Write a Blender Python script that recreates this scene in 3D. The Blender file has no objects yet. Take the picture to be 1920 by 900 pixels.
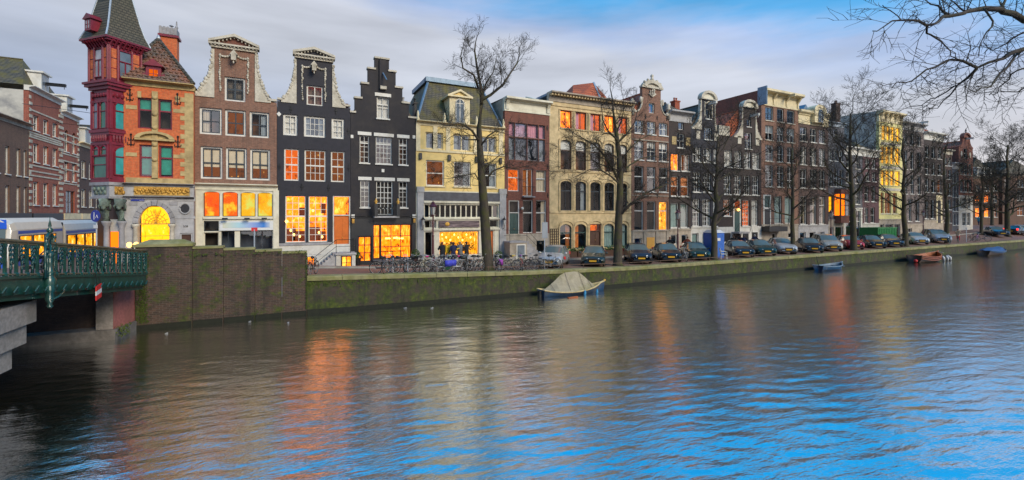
import bpy, math, random
import numpy as np
from mathutils import Vector, Matrix
random.seed(7)
rng = np.random.default_rng(11)
R = math.radians
SC = bpy.context.scene
COL = SC.collection

# ---------------------------------------------------------------- camera
CAMZ = 5.15
TH = math.atan2(.444, .896)
cT, sT = math.cos(TH), math.sin(TH)
cam_d = bpy.data.cameras.new('camera')
cam_d.lens = 16.0; cam_d.sensor_width = 36.0
cam_d.shift_y = -47 / 1920
cam_d.clip_end = 2000
cam = bpy.data.objects.new('camera', cam_d); COL.objects.link(cam)
cam.location = (0, 0, CAMZ); cam.rotation_euler = (R(90), 0, -TH)
SC.camera = cam
# ---------------------------------------------------------------- sky, sun, exposure
SUN_EL, SUN_AZ = R(40), R(-150)
w = bpy.data.worlds.new('World'); SC.world = w; w.use_nodes = True
nt = w.node_tree; N = nt.nodes; L = nt.links; N.clear()
def wn(t, **k):
    n = N.new(t)
    for a, b in k.items(): setattr(n, a, b)
    return n
tc = wn('ShaderNodeTexCoord'); sep = wn('ShaderNodeSeparateXYZ'); L.new(tc.outputs['Generated'], sep.inputs[0])
dotn = wn('ShaderNodeVectorMath', operation='DOT_PRODUCT'); L.new(tc.outputs['Generated'], dotn.inputs[0])
dotn.inputs[1].default_value = (.80, -.60, 0)
mp = wn('ShaderNodeMapping'); mp.inputs['Scale'].default_value = (1.3, 1.3, 5.5); L.new(tc.outputs['Generated'], mp.inputs[0])
no = wn('ShaderNodeTexNoise'); no.inputs['Scale'].default_value = 1.7; no.inputs['Detail'].default_value = 5; no.inputs['Roughness'].default_value = .55
L.new(mp.outputs[0], no.inputs['Vector'])
m1 = wn('ShaderNodeMath', operation='MULTIPLY_ADD'); L.new(dotn.outputs['Value'], m1.inputs[0]); m1.inputs[1].default_value = .20; L.new(sep.outputs['Z'], m1.inputs[2])
m2 = wn('ShaderNodeMath', operation='MULTIPLY_ADD'); L.new(no.outputs['Fac'], m2.inputs[0]); m2.inputs[1].default_value = .20; L.new(m1.outputs[0], m2.inputs[2])
m3 = wn('ShaderNodeMath', operation='SUBTRACT'); L.new(m2.outputs[0], m3.inputs[0]); m3.inputs[1].default_value = .10
cr = wn('ShaderNodeValToRGB'); L.new(m3.outputs[0], cr.inputs[0])
els = cr.color_ramp.elements
stops = [(0, (.42, .49, .65)), (.10, (.52, .58, .72)), (.20, (.68, .71, .79)), (.30, (.68, .71, .80)), (.37, (.47, .60, .88)), (.43, (.13, .50, .96)), (.49, (.0, .49, 1.10)), (1, (.0, .36, .9))]
while len(els) < len(stops): els.new(.5)
for e, (p, c) in zip(els, stops): e.position = p; e.color = (*c, 1)
# warm evening band low on the right-hand sky
wa = wn('ShaderNodeMapRange'); L.new(dotn.outputs['Value'], wa.inputs[0]); wa.inputs[1].default_value = .1; wa.inputs[2].default_value = .9; wa.inputs[3].default_value = 0; wa.inputs[4].default_value = 1
we = wn('ShaderNodeMapRange'); L.new(sep.outputs['Z'], we.inputs[0]); we.inputs[1].default_value = .02; we.inputs[2].default_value = .2; we.inputs[3].default_value = 1; we.inputs[4].default_value = 0
wm = wn('ShaderNodeMath', operation='MULTIPLY'); L.new(wa.outputs[0], wm.inputs[0]); L.new(we.outputs[0], wm.inputs[1])
mxw = wn('ShaderNodeMix', data_type='RGBA'); L.new(wm.outputs[0], mxw.inputs[0]); L.new(cr.outputs[0], mxw.inputs[6]); mxw.inputs[7].default_value = (.92, .78, .74, 1)
# brightness structure of the cloud layer
no2 = wn('ShaderNodeTexNoise'); no2.inputs['Scale'].default_value = 2.6; no2.inputs['Detail'].default_value = 6
mp2 = wn('ShaderNodeMapping'); mp2.inputs['Scale'].default_value = (1, 1, 6.5); mp2.inputs['Location'].default_value = (3.1, 1.2, .4); L.new(tc.outputs['Generated'], mp2.inputs[0]); L.new(mp2.outputs[0], no2.inputs['Vector'])
mr = wn('ShaderNodeMapRange'); L.new(no2.outputs['Fac'], mr.inputs[0]); mr.inputs[1].default_value = .3; mr.inputs[2].default_value = .7; mr.inputs[3].default_value = .82; mr.inputs[4].default_value = 1.14
hs = wn('ShaderNodeMix', data_type='RGBA', blend_type='MULTIPLY'); hs.inputs[0].default_value = 1; L.new(mxw.outputs[2], hs.inputs[6]); L.new(mr.outputs[0], hs.inputs[7])
sky = wn('ShaderNodeTexSky', sky_type='NISHITA'); sky.sun_disc = False; sky.sun_elevation = SUN_EL; sky.sun_rotation = SUN_AZ
skm = wn('ShaderNodeVectorMath', operation='SCALE'); L.new(sky.outputs[0], skm.inputs[0]); skm.inputs['Scale'].default_value = .1
mx = wn('ShaderNodeMix', data_type='RGBA'); mx.inputs[0].default_value = .12; L.new(hs.outputs[2], mx.inputs[6]); L.new(skm.outputs[0], mx.inputs[7])
bg = wn('ShaderNodeBackground'); bg.inputs[1].default_value = 1.0; L.new(mx.outputs[2], bg.inputs[0])
wo = wn('ShaderNodeOutputWorld'); L.new(bg.outputs[0], wo.inputs[0])
sun_d = bpy.data.lights.new('sun', 'SUN'); sun_d.energy = 3.2; sun_d.angle = R(26); sun_d.color = (1, .86, .65)
sun = bpy.data.objects.new('sun', sun_d); COL.objects.link(sun)
# soft light from behind the camera, upper left
sdir = Vector((-.34, .78, -.52)).normalized()
sun.rotation_euler = sdir.to_track_quat('-Z', 'Y').to_euler()
SC.view_settings.view_transform = 'Standard'; SC.view_settings.look = 'None'
SC.view_settings.exposure = .0; SC.view_settings.gamma = 1.0; SC.view_settings.use_curve_mapping = False
SC.cycles.use_denoising = True
SC.cycles.max_bounces = 6; SC.cycles.diffuse_bounces = 2; SC.cycles.glossy_bounces = 3; SC.cycles.transparent_max_bounces = 12
SC.cycles.sample_clamp_indirect = 4
SC.cycles.caustics_reflective = False; SC.cycles.caustics_refractive = False

# ---------------------------------------------------------------- from the photograph's measures to metres
F = 16 / 36 * 1920
VF = 33.6        # the facade line
VE = 25.9        # the quay edge
def U(x, V=VF):
    q = (x - 960) / F
    return V * (cT * q + sT) / (cT - sT * q)
def Dp(u, v): return sT * u + cT * v
def Zf(x, y, V=VF): return CAMZ + (403 - y) * Dp(U(x, V), V) / F
def P(x, y, V=VF): return (U(x, V), Zf(x, y, V))

# ---------------------------------------------------------------- materials
M = {}
def newmat(name):
    m = bpy.data.materials.new(name); m.use_nodes = True
    t = m.node_tree; t.nodes.clear()
    o = t.nodes.new('ShaderNodeOutputMaterial')
    M[name] = m
    return m, t, o
def nd(t, ty, ins=None, **k):
    n = t.nodes.new(ty)
    for a, b in k.items(): setattr(n, a, b)
    for a, b in (ins or {}).items():
        if hasattr(b, 'is_linked') or b.__class__.__name__.startswith('NodeSocket'): t.links.new(b, n.inputs[a])
        else: n.inputs[a].default_value = b
    return n
def c4(c): return (c[0], c[1], c[2], 1)
def mixc(t, f, a, b, blend='MIX'):
    n = t.nodes.new('ShaderNodeMix'); n.data_type = 'RGBA'; n.blend_type = blend
    for i, v in ((0, f), (6, a), (7, b)):
        if v.__class__.__name__.startswith('NodeSocket'): t.links.new(v, n.inputs[i])
        else: n.inputs[i].default_value = v
    return n.outputs[2]
def ramp(t, fac, pts):
    n = t.nodes.new('ShaderNodeValToRGB'); t.links.new(fac, n.inputs[0]); e = n.color_ramp.elements
    while len(e) < len(pts): e.new(.5)
    for q, (p, c) in zip(e, pts): q.position = p; q.color = c4(c) if hasattr(c, '__len__') else (c, c, c, 1)
    return n.outputs[0]
def objco(t): return nd(t, 'ShaderNodeTexCoord').outputs['Object']
def noise(t, sc, det=4, vec=None, rough=.55, out='Fac'):
    n = nd(t, 'ShaderNodeTexNoise', {'Scale': sc, 'Detail': det, 'Roughness': rough})
    t.links.new(vec if vec is not None else objco(t), n.inputs['Vector'])
    return n.outputs[out]
def plain(name, col, rough=.6, var=.15, sc=3., metal=0., bump=0., coat=0., dirt=None):
    m, t, o = newmat(name)
    b = nd(t, 'ShaderNodeBsdfPrincipled', {'Roughness': rough, 'Metallic': metal, 'Coat Weight': coat})
    co = objco(t)
    f = noise(t, sc, 6, co)
    d = tuple(max(0, x * (1 - var)) for x in col); l = tuple(min(1, x * (1 + var)) for x in col)
    c = ramp(t, f, [(.3, d), (.7, l)])
    if dirt:
        f2 = noise(t, .9, 5, co, .65)
        c = mixc(t, ramp(t, f2, [(.48, 0), (.68, .75)]), c, c4(dirt))
    t.links.new(c, b.inputs['Base Color'])
    if bump:
        bp = nd(t, 'ShaderNodeBump', {'Strength': bump, 'Distance': .03, 'Height': noise(t, sc * 6, 4, co)}); t.links.new(bp.outputs[0], b.inputs['Normal'])
    t.links.new(b.outputs[0], o.inputs[0]); return m
def brick(name, c1, c2, mortar, bw=.24, bh=.075, dirt=(.05, .04, .035), moss=0., rough=.85, stain=.5, bump=.5):
    m, t, o = newmat(name)
    co = objco(t)
    s = nd(t, 'ShaderNodeSeparateXYZ', {0: co})
    a = nd(t, 'ShaderNodeMath', {0: s.outputs[0], 1: s.outputs[1]}, operation='ADD')
    v = nd(t, 'ShaderNodeCombineXYZ', {0: a.outputs[0], 1: s.outputs[2]})
    bt = nd(t, 'ShaderNodeTexBrick', {'Vector': v.outputs[0], 'Color1': c4(c1), 'Color2': c4(c2), 'Mortar': c4(mortar), 'Scale': 1.0, 'Mortar Size': .009, 'Brick Width': bw, 'Row Height': bh, 'Bias': -.1})
    f1 = noise(t, 7, 6, co); c = mixc(t, 1, bt.outputs[0], ramp(t, f1, [(.25, (.68, .68, .7)), (.75, (1.25, 1.22, 1.18))]), 'MULTIPLY')
    mps = nd(t, 'ShaderNodeMapping', {0: co, 'Scale': (1.8, 1.8, .28)})
    f2 = noise(t, 1.1, 7, mps.outputs[0], .62)
    c = mixc(t, ramp(t, f2, [(.5, 0), (.72, stain)]), c, c4(dirt))
    if moss:
        f3 = noise(t, 1.5, 8, co, .7)
        mc = ramp(t, noise(t, 4.5, 6, co, .7), [(.35, (.018, .028, .005)), (.55, (.06, .085, .007)), (.72, (.14, .15, .014))])
        c = mixc(t, ramp(t, f3, [(.52 - .14 * moss, 0), (.64 - .06 * moss, .9)]), c, mc)
        if moss > .5: c = mixc(t, ramp(t, noise(t, 1.0, 6, mps.outputs[0], .7), [(.5, 0), (.66, .75)]), c, c4((.016, .015, .010)))
    b = nd(t, 'ShaderNodeBsdfPrincipled', {'Roughness': rough, 'Base Color': c})
    bp = nd(t, 'ShaderNodeBump', {'Strength': bump, 'Distance': .012, 'Height': bt.outputs['Fac']}, invert=True)
    t.links.new(bp.outputs[0], b.inputs['Normal']); t.links.new(b.outputs[0], o.inputs[0]); return m
def tiles(name, c1, c2, bw=.24, bh=.3, stain=(.05, .06, .03), st=.6):
    m, t, o = newmat(name)
    co = objco(t); s = nd(t, 'ShaderNodeSeparateXYZ', {0: co})
    a = nd(t, 'ShaderNodeMath', {0: s.outputs[0], 1: s.outputs[1]}, operation='ADD')
    v = nd(t, 'ShaderNodeCombineXYZ', {0: a.outputs[0], 1: s.outputs[2]})
    bt = nd(t, 'ShaderNodeTexBrick', {'Vector': v.outputs[0], 'Color1': c4(c1), 'Color2': c4(c2), 'Mortar': c4(tuple(x * .35 for x in c1)), 'Scale': 1.0, 'Mortar Size': .02, 'Brick Width': bw, 'Row Height': bh})
    f = noise(t, 1.3, 6, co); c = mixc(t, ramp(t, f, [(.42, 0), (.68, st)]), bt.outputs[0], c4(stain))
    b = nd(t, 'ShaderNodeBsdfPrincipled', {'Roughness': .7, 'Base Color': c})
    bp = nd(t, 'ShaderNodeBump', {'Strength': .8, 'Distance': .04, 'Height': bt.outputs['Fac']}, invert=True)
    t.links.new(bp.outputs[0], b.inputs['Normal']); t.links.new(b.outputs[0], o.inputs[0]); return m
def emit(name, lo, mid, hi, st, sc=2.2, hi_at=.72, stretch=(1, 1, .7)):
    """a lit room: wall tones, dark furniture and bright lamps; random per object"""
    m, t, o = newmat(name)
    co = objco(t); oi = nd(t, 'ShaderNodeObjectInfo')
    mp = nd(t, 'ShaderNodeMapping', {0: co, 'Scale': stretch})
    ad = nd(t, 'ShaderNodeVectorMath', {0: mp.outputs[0]}, operation='ADD')
    ml = nd(t, 'ShaderNodeMath', {0: oi.outputs['Random'], 1: 40.}, operation='MULTIPLY'); t.links.new(ml.outputs[0], ad.inputs[1])
    f = noise(t, sc, 5, ad.outputs[0], .6)
    c = ramp(t, f, [(.34, lo), (.47, mid), (hi_at - .1, mid), (hi_at, hi)])
    vo = nd(t, 'ShaderNodeTexVoronoi', {'Vector': ad.outputs[0], 'Scale': sc * 1.7}); g = ramp(t, vo.outputs['Distance'], [(.06, 1.), (.16, 0.)])
    c = mixc(t, g, c, c4(hi))
    e = nd(t, 'ShaderNodeEmission', {'Color': c, 'Strength': st}); t.links.new(e.outputs[0], o.inputs[0]); return m
def glow(name, col, st):
    m, t, o = newmat(name); e = nd(t, 'ShaderNodeEmission', {'Color': c4(col), 'Strength': st}); t.links.new(e.outputs[0], o.inputs[0]); return m
def glass(name, tint=(1, 1, 1), base=.10, grazing=.6):
    m, t, o = newmat(name)
    lw = nd(t, 'ShaderNodeLayerWeight', {'Blend': .35})
    mr = nd(t, 'ShaderNodeMapRange', {0: lw.outputs['Facing'], 1: 0., 2: 1., 3: base, 4: base + grazing})
    tr = nd(t, 'ShaderNodeBsdfTransparent', {0: c4(tint)})
    co = objco(t)
    bp = nd(t, 'ShaderNodeBump', {'Strength': .12, 'Distance': .05, 'Height': noise(t, 1.3, 2, co)})
    gl = nd(t, 'ShaderNodeBsdfGlossy', {0: (1, 1, 1, 1), 'Roughness': .03}); t.links.new(bp.outputs[0], gl.inputs['Normal'])
    mx = nd(t, 'ShaderNodeMixShader', {0: mr.outputs[0], 1: tr.outputs[0], 2: gl.outputs[0]}); t.links.new(mx.outputs[0], o.inputs[0]); return m

plain('white', (.72, .70, .64), .45, .08, 4, dirt=(.5, .47, .4))
plain('stone_white', (.57, .52, .42), .75, .2, 6, bump=.4, dirt=(.28, .24, .17))
plain('cream', (.76, .64, .39), .5, .1, 3, dirt=(.5, .42, .25))
plain('cream_shop', (.70, .66, .52), .5, .08, 3, dirt=(.45, .4, .28))
plain('yellow_wall', (.82, .60, .22), .6, .1, 2, dirt=(.55, .43, .18))
plain('cream_stone', (.64, .49, .27), .8, .2, 2.2, bump=.3, dirt=(.32, .24, .12))
plain('lit_cream_paint', (.74, .66, .28), .6, .12, 2.5)
plain('grey_stone', (.33, .32, .33), .8, .2, 4, bump=.4, dirt=(.17, .16, .15))
plain('pale_grey_stone', (.42, .41, .41), .8, .15, 4, bump=.3, dirt=(.25, .24, .23))
plain('tan_stone', (.50, .37, .17), .85, .22, 4, bump=.4, dirt=(.24, .17, .08))
plain('base_stone', (.40, .34, .27), .85, .22, 3, bump=.3, dirt=(.2, .17, .13))
plain('maroon', (.20, .012, .028), .45, .2, 5, coat=.2, dirt=(.12, .01, .02))
plain('dark_green', (.012, .05, .045), .4, .2, 5, coat=.3)
plain('bridge_green', (.009, .055, .044), .35, .35, 6, coat=.5, dirt=(.008, .03, .027))
plain('black_paint', (.014, .014, .017), .45, .2, 5, coat=.2)
plain('dark_sash', (.03, .04, .05), .4, .2, 5)
plain('brown_sash', (.07, .03, .018), .45, .2, 5)
plain('charcoal_wall', (.019, .018, .026), .75, .22, 3, bump=.3, dirt=(.03, .027, .032))
plain('ink_wall', (.017, .014, .017), .75, .25, 3, bump=.3, dirt=(.045, .036, .03))
plain('grey_render', (.50, .48, .43), .85, .12, 2, dirt=(.22, .22, .23))
plain('slate_wall', (.10, .10, .115), .8, .2, 3, bump=.3, dirt=(.07, .065, .07))
plain('plum_wall', (.105, .05, .055), .8, .2, 3, bump=.3, dirt=(.06, .035, .04))
plain('white_plaster', (.62, .60, .55), .7, .1, 2, dirt=(.42, .38, .3))
plain('lead', (.16, .23, .31), .45, .2, 4, metal=.3)
plain('zinc', (.40, .45, .50), .5, .15, 4, metal=.3)
plain('gold', (.62, .34, .06), .4, .35, 14, metal=.35, bump=.6, dirt=(.2, .1, .02))
plain('verdigris', (.20, .27, .22), .7, .4, 9, bump=.6, dirt=(.06, .06, .05))
plain('chimney_pot', (.30, .07, .035), .8, .2, 6)
plain('iron', (.015, .016, .018), .45, .2, 8, metal=.5)
plain('orange_paint', (.62, .14, .01), .5, .12, 4)
plain('ochre_panel', (.70, .36, .07), .55, .08, 4)
plain('blind', (.62, .52, .36), .8, .08, 3)
plain('white_curtain', (.66, .64, .58), .9, .1, 5)
plain('amber_curtain', (.55, .17, .03), .8, .3, 4)
plain('green_curtain', (.02, .26, .19), .8, .25, 3)
plain('teal_curtain', (.20, .30, .28), .8, .2, 3)
plain('pink_curtain', (.62, .28, .34), .8, .12, 4)
plain('grey_curtain', (.26, .30, .32), .9, .15, 4)
plain('dark_room', (.035, .028, .022), .9, .5, 1.5)
plain('brown_room', (.16, .07, .028), .9, .6, 1.8)
plain('blue_room', (.07, .09, .12), .9, .5, 1.5)
emit('room_orange', (.10, .008, .001), (1., .19, .005), (1., .40, .05), 2.6, 2.8, .64)
emit('room_red', (.15, .008, .001), (1., .09, .004), (1., .25, .03), 1.7)
emit('room_yellow', (.40, .13, .003), (1., .46, .008), (1., .62, .1), 2.0)
emit('room_amber', (.10, .012, .002), (.7, .11, .006), (1., .4, .07), 1.25)
emit('room_dim', (.05, .02, .01), (.22, .06, .012), (.9, .4, .08), .9, 1.6, .8)
emit('room_gold', (.08, .02, .002), (.9, .30, .008), (1., .62, .18), 1.8, 3.5, .66)
emit('art_fire', (.9, .015, .005), (1., .13, .005), (1., .6, .03), 1.05, 1.1, .62)
emit('art_gold', (1., .14, .005), (1., .48, .01), (.75, .75, .12), 1.05, 1.0, .62)
glow('bulb', (1, .45, .10), 6); glow('bulb_white', (1, .85, .6), 8); glow('tail_lamp', (1, .03, .02), 4)
glow('yellow_light', (1, .42, .008), 1.7); glow('orange_light', (1, .19, .006), 1.9)
glass('pane_glass', base=.03, grazing=.13); glass('shop_glass', base=.02, grazing=.15)
glass('sky_glass', base=.22, grazing=.35)
brick('brown_brick', (.21, .10, .066), (.28, .135, .09), (.28, .20, .15))
brick('redbrown_brick', (.18, .05, .033), (.25, .075, .048), (.20, .14, .11))
brick('dark_brick', (.075, .045, .04), (.11, .065, .055), (.12, .09, .08))
brick('black_brick', (.040, .028, .026), (.06, .04, .036), (.06, .05, .045))
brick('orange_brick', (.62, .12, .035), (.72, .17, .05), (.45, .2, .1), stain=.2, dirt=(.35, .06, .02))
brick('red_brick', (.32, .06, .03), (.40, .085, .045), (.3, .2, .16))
brick('grey_brick', (.15, .12, .115), (.2, .155, .145), (.2, .17, .16))
brick('far_brick', (.14, .075, .05), (.19, .10, .065), (.2, .15, .12))
tiles('dark_tiles', (.085, .07, .055), (.13, .10, .075), stain=(.05, .055, .02))
tiles('orange_tiles', (.46, .10, .035), (.58, .15, .05), stain=(.2, .06, .03))
tiles('slate_tiles', (.085, .075, .055), (.12, .10, .07), .3, .17, (.16, .13, .012), .75)
tiles('spire_tiles', (.085, .072, .048), (.12, .10, .065), .3, .16, (.06, .06, .035), .5)
tiles('old_pantiles', (.13, .105, .085), (.20, .13, .09), .22, .26, (.34, .10, .04), .55)

# ---------------------------------------------------------------- mesh builder
class MB:
    def __init__(s): s.v = []; s.f = []; s.mi = []
    def add(s, vs, fs, mi=0):
        o = len(s.v); s.v += [tuple(p) for p in vs]; s.f += [tuple(i + o for i in f) for f in fs]; s.mi += [mi] * len(fs); return s
    def quad(s, a, b, c, d, mi=0): return s.add([a, b, c, d], [(0, 1, 2, 3)], mi)
    def box(s, x0, x1, y0, y1, z0, z1, mi=0):
        return s.add([(x0, y0, z0), (x1, y0, z0), (x1, y1, z0), (x0, y1, z0), (x0, y0, z1), (x1, y0, z1), (x1, y1, z1), (x0, y1, z1)],
                     [(0, 3, 2, 1), (4, 5, 6, 7), (0, 1, 5, 4), (1, 2, 6, 5), (2, 3, 7, 6), (3, 0, 4, 7)], mi)
    def obox(s, c, size, rot=0., tilt=None, mi=0):
        m = Matrix.Rotation(rot, 4, 'Z')
        if tilt is not None: m = m @ tilt
        hx, hy, hz = size[0] / 2, size[1] / 2, size[2] / 2
        vs = [Vector(c) + (m @ Vector((a * hx, b * hy, d * hz))) for d in (-1, 1) for a, b in ((-1, -1), (1, -1), (1, 1), (-1, 1))]
        return s.add(vs, [(0, 3, 2, 1), (4, 5, 6, 7), (0, 1, 5, 4), (1, 2, 6, 5), (2, 3, 7, 6), (3, 0, 4, 7)], mi)
    def prism(s, poly, y0, y1, mi=0):
        n = len(poly)
        vs = [(p[0], y0, p[1]) for p in poly] + [(p[0], y1, p[1]) for p in poly]
        return s.add(vs, [tuple(range(n)), tuple(range(2 * n - 1, n - 1, -1))] + [(i, i + n, (i + 1) % n + n, (i + 1) % n) for i in range(n)], mi)
    def slab(s, poly, z0, z1, mi=0):
        n = len(poly)
        vs = [(p[0], p[1], z0) for p in poly] + [(p[0], p[1], z1) for p in poly]
        return s.add(vs, [tuple(range(n - 1, -1, -1)), tuple(range(n, 2 * n))] + [(i, (i + 1) % n, (i + 1) % n + n, i + n) for i in range(n)], mi)
    def path(s, pts, rad, n=6, mi=0, cap=True):
        pts = [Vector(p) for p in pts]; k = len(pts)
        if not hasattr(rad, '__len__'): rad = [rad] * k
        vs = []
        for i, p in enumerate(pts):
            d = (pts[min(i + 1, k - 1)] - pts[max(i - 1, 0)])
            d = d.normalized() if d.length > 1e-9 else Vector((0, 0, 1))
            a = d.orthogonal().normalized() if abs(d.z) > .99 else d.cross(Vector((0, 0, 1))).normalized()
            b = d.cross(a)
            for j in range(n):
                t = 2 * math.pi * j / n; vs.append(p + (a * math.cos(t) + b * math.sin(t)) * rad[i])
        fs = [(i * n + j, i * n + (j + 1) % n, (i + 1) * n + (j + 1) % n, (i + 1) * n + j) for i in range(k - 1) for j in range(n)]
        if cap: fs += [tuple(range(n - 1, -1, -1)), tuple((k - 1) * n + j for j in range(n))]
        return s.add(vs, fs, mi)
    def tube(s, a, b, r0, r1=None, n=6, mi=0): return s.path([a, b], [r0, r0 if r1 is None else r1], n, mi)
    def lathe(s, prof, c, n=10, mi=0, rot=0.):
        vs = []; k = len(prof)
        for r, z in prof:
            for j in range(n):
                t = 2 * math.pi * j / n + rot; vs.append((c[0] + r * math.cos(t), c[1] + r * math.sin(t), c[2] + z))
        fs = [(i * n + j, i * n + (j + 1) % n, (i + 1) * n + (j + 1) % n, (i + 1) * n + j) for i in range(k - 1) for j in range(n)]
        fs += [tuple(range(n - 1, -1, -1)), tuple((k - 1) * n + j for j in range(n))]
        return s.add(vs, fs, mi)
    def ball(s, c, r, n=7, mi=0):
        if not hasattr(r, '__len__'): r = (r, r, r)
        vs = [(c[0], c[1], c[2] - r[2])]; k = max(3, n // 2 + 1)
        for i in range(1, k):
            a = math.pi * i / k - math.pi / 2
            for j in range(n):
                t = 2 * math.pi * j / n; vs.append((c[0] + r[0] * math.cos(a) * math.cos(t), c[1] + r[1] * math.cos(a) * math.sin(t), c[2] + r[2] * math.sin(a)))
        vs.append((c[0], c[1], c[2] + r[2])); e = len(vs) - 1
        fs = [(0, 1 + (j + 1) % n, 1 + j) for j in range(n)]
        for i in range(k - 2):
            o = 1 + i * n
            fs += [(o + j, o + (j + 1) % n, o + n + (j + 1) % n, o + n + j) for j in range(n)]
        o = 1 + (k - 2) * n
        fs += [(o + j, o + (j + 1) % n, e) for j in range(n)]
        return s.add(vs, fs, mi)
    def build(s, name, mats, parent=None, smooth=False, kind=None):
        off = world_loc(parent) if parent is not None else Vector((0, 0, 0))
        ox, oy, oz = off
        me = bpy.data.meshes.new(name)
        me.from_pydata([(a - ox, b - oy, c - oz) for a, b, c in s.v], [], s.f)
        if not isinstance(mats, (list, tuple)): mats = [mats]
        for q in mats: me.materials.append(M[q] if isinstance(q, str) else q)
        if len(mats) > 1: me.polygons.foreach_set('material_index', s.mi)
        if smooth: me.polygons.foreach_set('use_smooth', [True] * len(s.f))
        me.update()
        o = bpy.data.objects.new(name, me); COL.objects.link(o)
        if parent is not None: o.parent = parent
        if kind: o['kind'] = kind
        return o
def world_loc(o):
    v = Vector(o.location)
    while o.parent is not None:
        o = o.parent; v = v + Vector(o.location)
    return v
def tag(o, label, cat, group=None):
    o['label'] = label; o['category'] = cat
    if group: o['group'] = group
    return o
def thing(name, label, cat, loc, group=None):
    o = bpy.data.objects.new(name, None); COL.objects.link(o); o.location = loc; o.empty_display_size = .3
    return tag(o, label, cat, group)
def struct(o): o['kind'] = 'structure'; return o
def interp(u, xs, ys): return float(np.interp(u, xs, ys))
def z_edge(u): return interp(u, [-60, -8, -.5, 1, 14, 23, 80, 130], [2.4, 2.5, 1.95, 1.95, 1.5, 1.33, 1.38, 1.4])
def z_fac(u): return interp(u, [-60, -8, 0, 6, 60, 75, 100, 130, 200], [2.1, 2.4, 1.75, 1.42, 1.4, 1.8, 2.7, 3.3, 3.3])
def v_edge(u): return interp(u, [-60, 20, 45, 80, 200], [25.9, 25.9, 26.2, 26.8, 28.0])
def zs(u, v):
    t = min(1, max(0, (v - v_edge(u)) / (VF - v_edge(u))))
    z = z_edge(u) * (1 - t) + z_fac(u) * t
    if u < -8 and v > VF: z -= min(.5, (v - VF) * .02)
    return z
# ================================================================ the setting
# ---- water
def water_material():
    m, t, o = newmat('canal_water')
    co = nd(t, 'ShaderNodeTexCoord').outputs['Object']
    mp = nd(t, 'ShaderNodeMapping', {0: co, 'Rotation': (0, 0, R(22)), 'Scale': (.55, 1.5, 1)})
    f1 = noise(t, 3.8, 4, mp.outputs[0], .55); f2 = noise(t, 11., 3, mp.outputs[0], .6)
    ad = nd(t, 'ShaderNodeMath', {0: f2, 1: .35, 2: f1}, operation='MULTIPLY_ADD')
    bp = nd(t, 'ShaderNodeBump', {'Strength': .34, 'Distance': .06, 'Height': ad.outputs[0]})
    df = nd(t, 'ShaderNodeBsdfDiffuse', {0: (.060, .046, .018, 1)})
    gl = nd(t, 'ShaderNodeBsdfGlossy', {0: (.92, .95, .96, 1), 'Roughness': .035})
    for n in (df, gl): t.links.new(bp.outputs[0], n.inputs['Normal'])
    fr = nd(t, 'ShaderNodeFresnel', {'IOR': 1.36}); t.links.new(bp.outputs[0], fr.inputs['Normal'])
    mr = nd(t, 'ShaderNodeMapRange', {0: fr.outputs[0], 1: .35, 2: .95, 3: .55, 4: .92})
    mx = nd(t, 'ShaderNodeMixShader', {0: mr.outputs[0], 1: df.outputs[0], 2: gl.outputs[0]})
    t.links.new(mx.outputs[0], o.inputs[0]); return m
water_material()
def make_water():
    fwd = math.pi / 2 - TH
    ang = np.concatenate([np.linspace(fwd - math.pi, fwd - 1.0, 40, endpoint=False), np.linspace(fwd - 1.0, fwd + 1.0, 620), np.linspace(fwd + 1.0, fwd + math.pi, 40)[1:]])
    rad = np.concatenate([[.5, 2., 4.], np.geomspace(5.5, 130, 560), [180, 260, 400]])
    A, Q = np.meshgrid(ang, rad)
    X = Q * np.cos(A); Y = Q * np.sin(A); Z = np.zeros_like(X)
    dr = np.gradient(rad)[:, None] * np.ones_like(X)
    base = R(72)          # wind across the canal, crests run roughly along the camera's right
    for i in range(64):
        lam = float(np.exp(rng.uniform(np.log(.20), np.log(1.0)))) if i < 58 else rng.uniform(1.2, 2.6)
        th = base + rng.normal(0, .36)
        k = 2 * math.pi / lam
        slope = .0140 * (1.0 if lam < .8 else .7)
        amp = slope / k
        ph = rng.uniform(0, 6.28)
        fade = np.clip((lam / dr - 2.2) / 2.5, 0, 1)
        # gusts: each train comes and goes along the canal
        mod = .65 + .35 * np.sin(X * rng.uniform(.1, .35) + Y * rng.uniform(-.35, .35) + rng.uniform(0, 6.28))
        Z += amp * fade * mod * np.sin(k * (X * math.cos(th) + Y * math.sin(th)) + ph)
    nr, na = X.shape
    vs = np.stack([X.ravel(), Y.ravel(), Z.ravel()], 1)
    idx = np.arange(nr * na).reshape(nr, na)
    q = np.stack([idx[:-1, :-1], idx[:-1, 1:], idx[1:, 1:], idx[1:, :-1]], -1).reshape(-1, 4)
    keep = ~((Y[:-1, :-1].ravel() > 32))
    q = q[keep]
    me = bpy.data.meshes.new('water')
    me.vertices.add(len(vs)); me.vertices.foreach_set('co', vs.ravel())
    me.loops.add(q.size); me.loops.foreach_set('vertex_index', q.ravel().astype(np.int32))
    me.polygons.add(len(q)); me.polygons.foreach_set('loop_start', np.arange(0, q.size, 4, dtype=np.int32)); me.polygons.foreach_set('loop_total', np.full(len(q), 4, dtype=np.int32))
    me.update(calc_edges=True); me.polygons.foreach_set('use_smooth', [True] * len(q))
    me.materials.append(M['canal_water'])
    o = bpy.data.objects.new('water', me); COL.objects.link(o); struct(o)
make_water()
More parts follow.
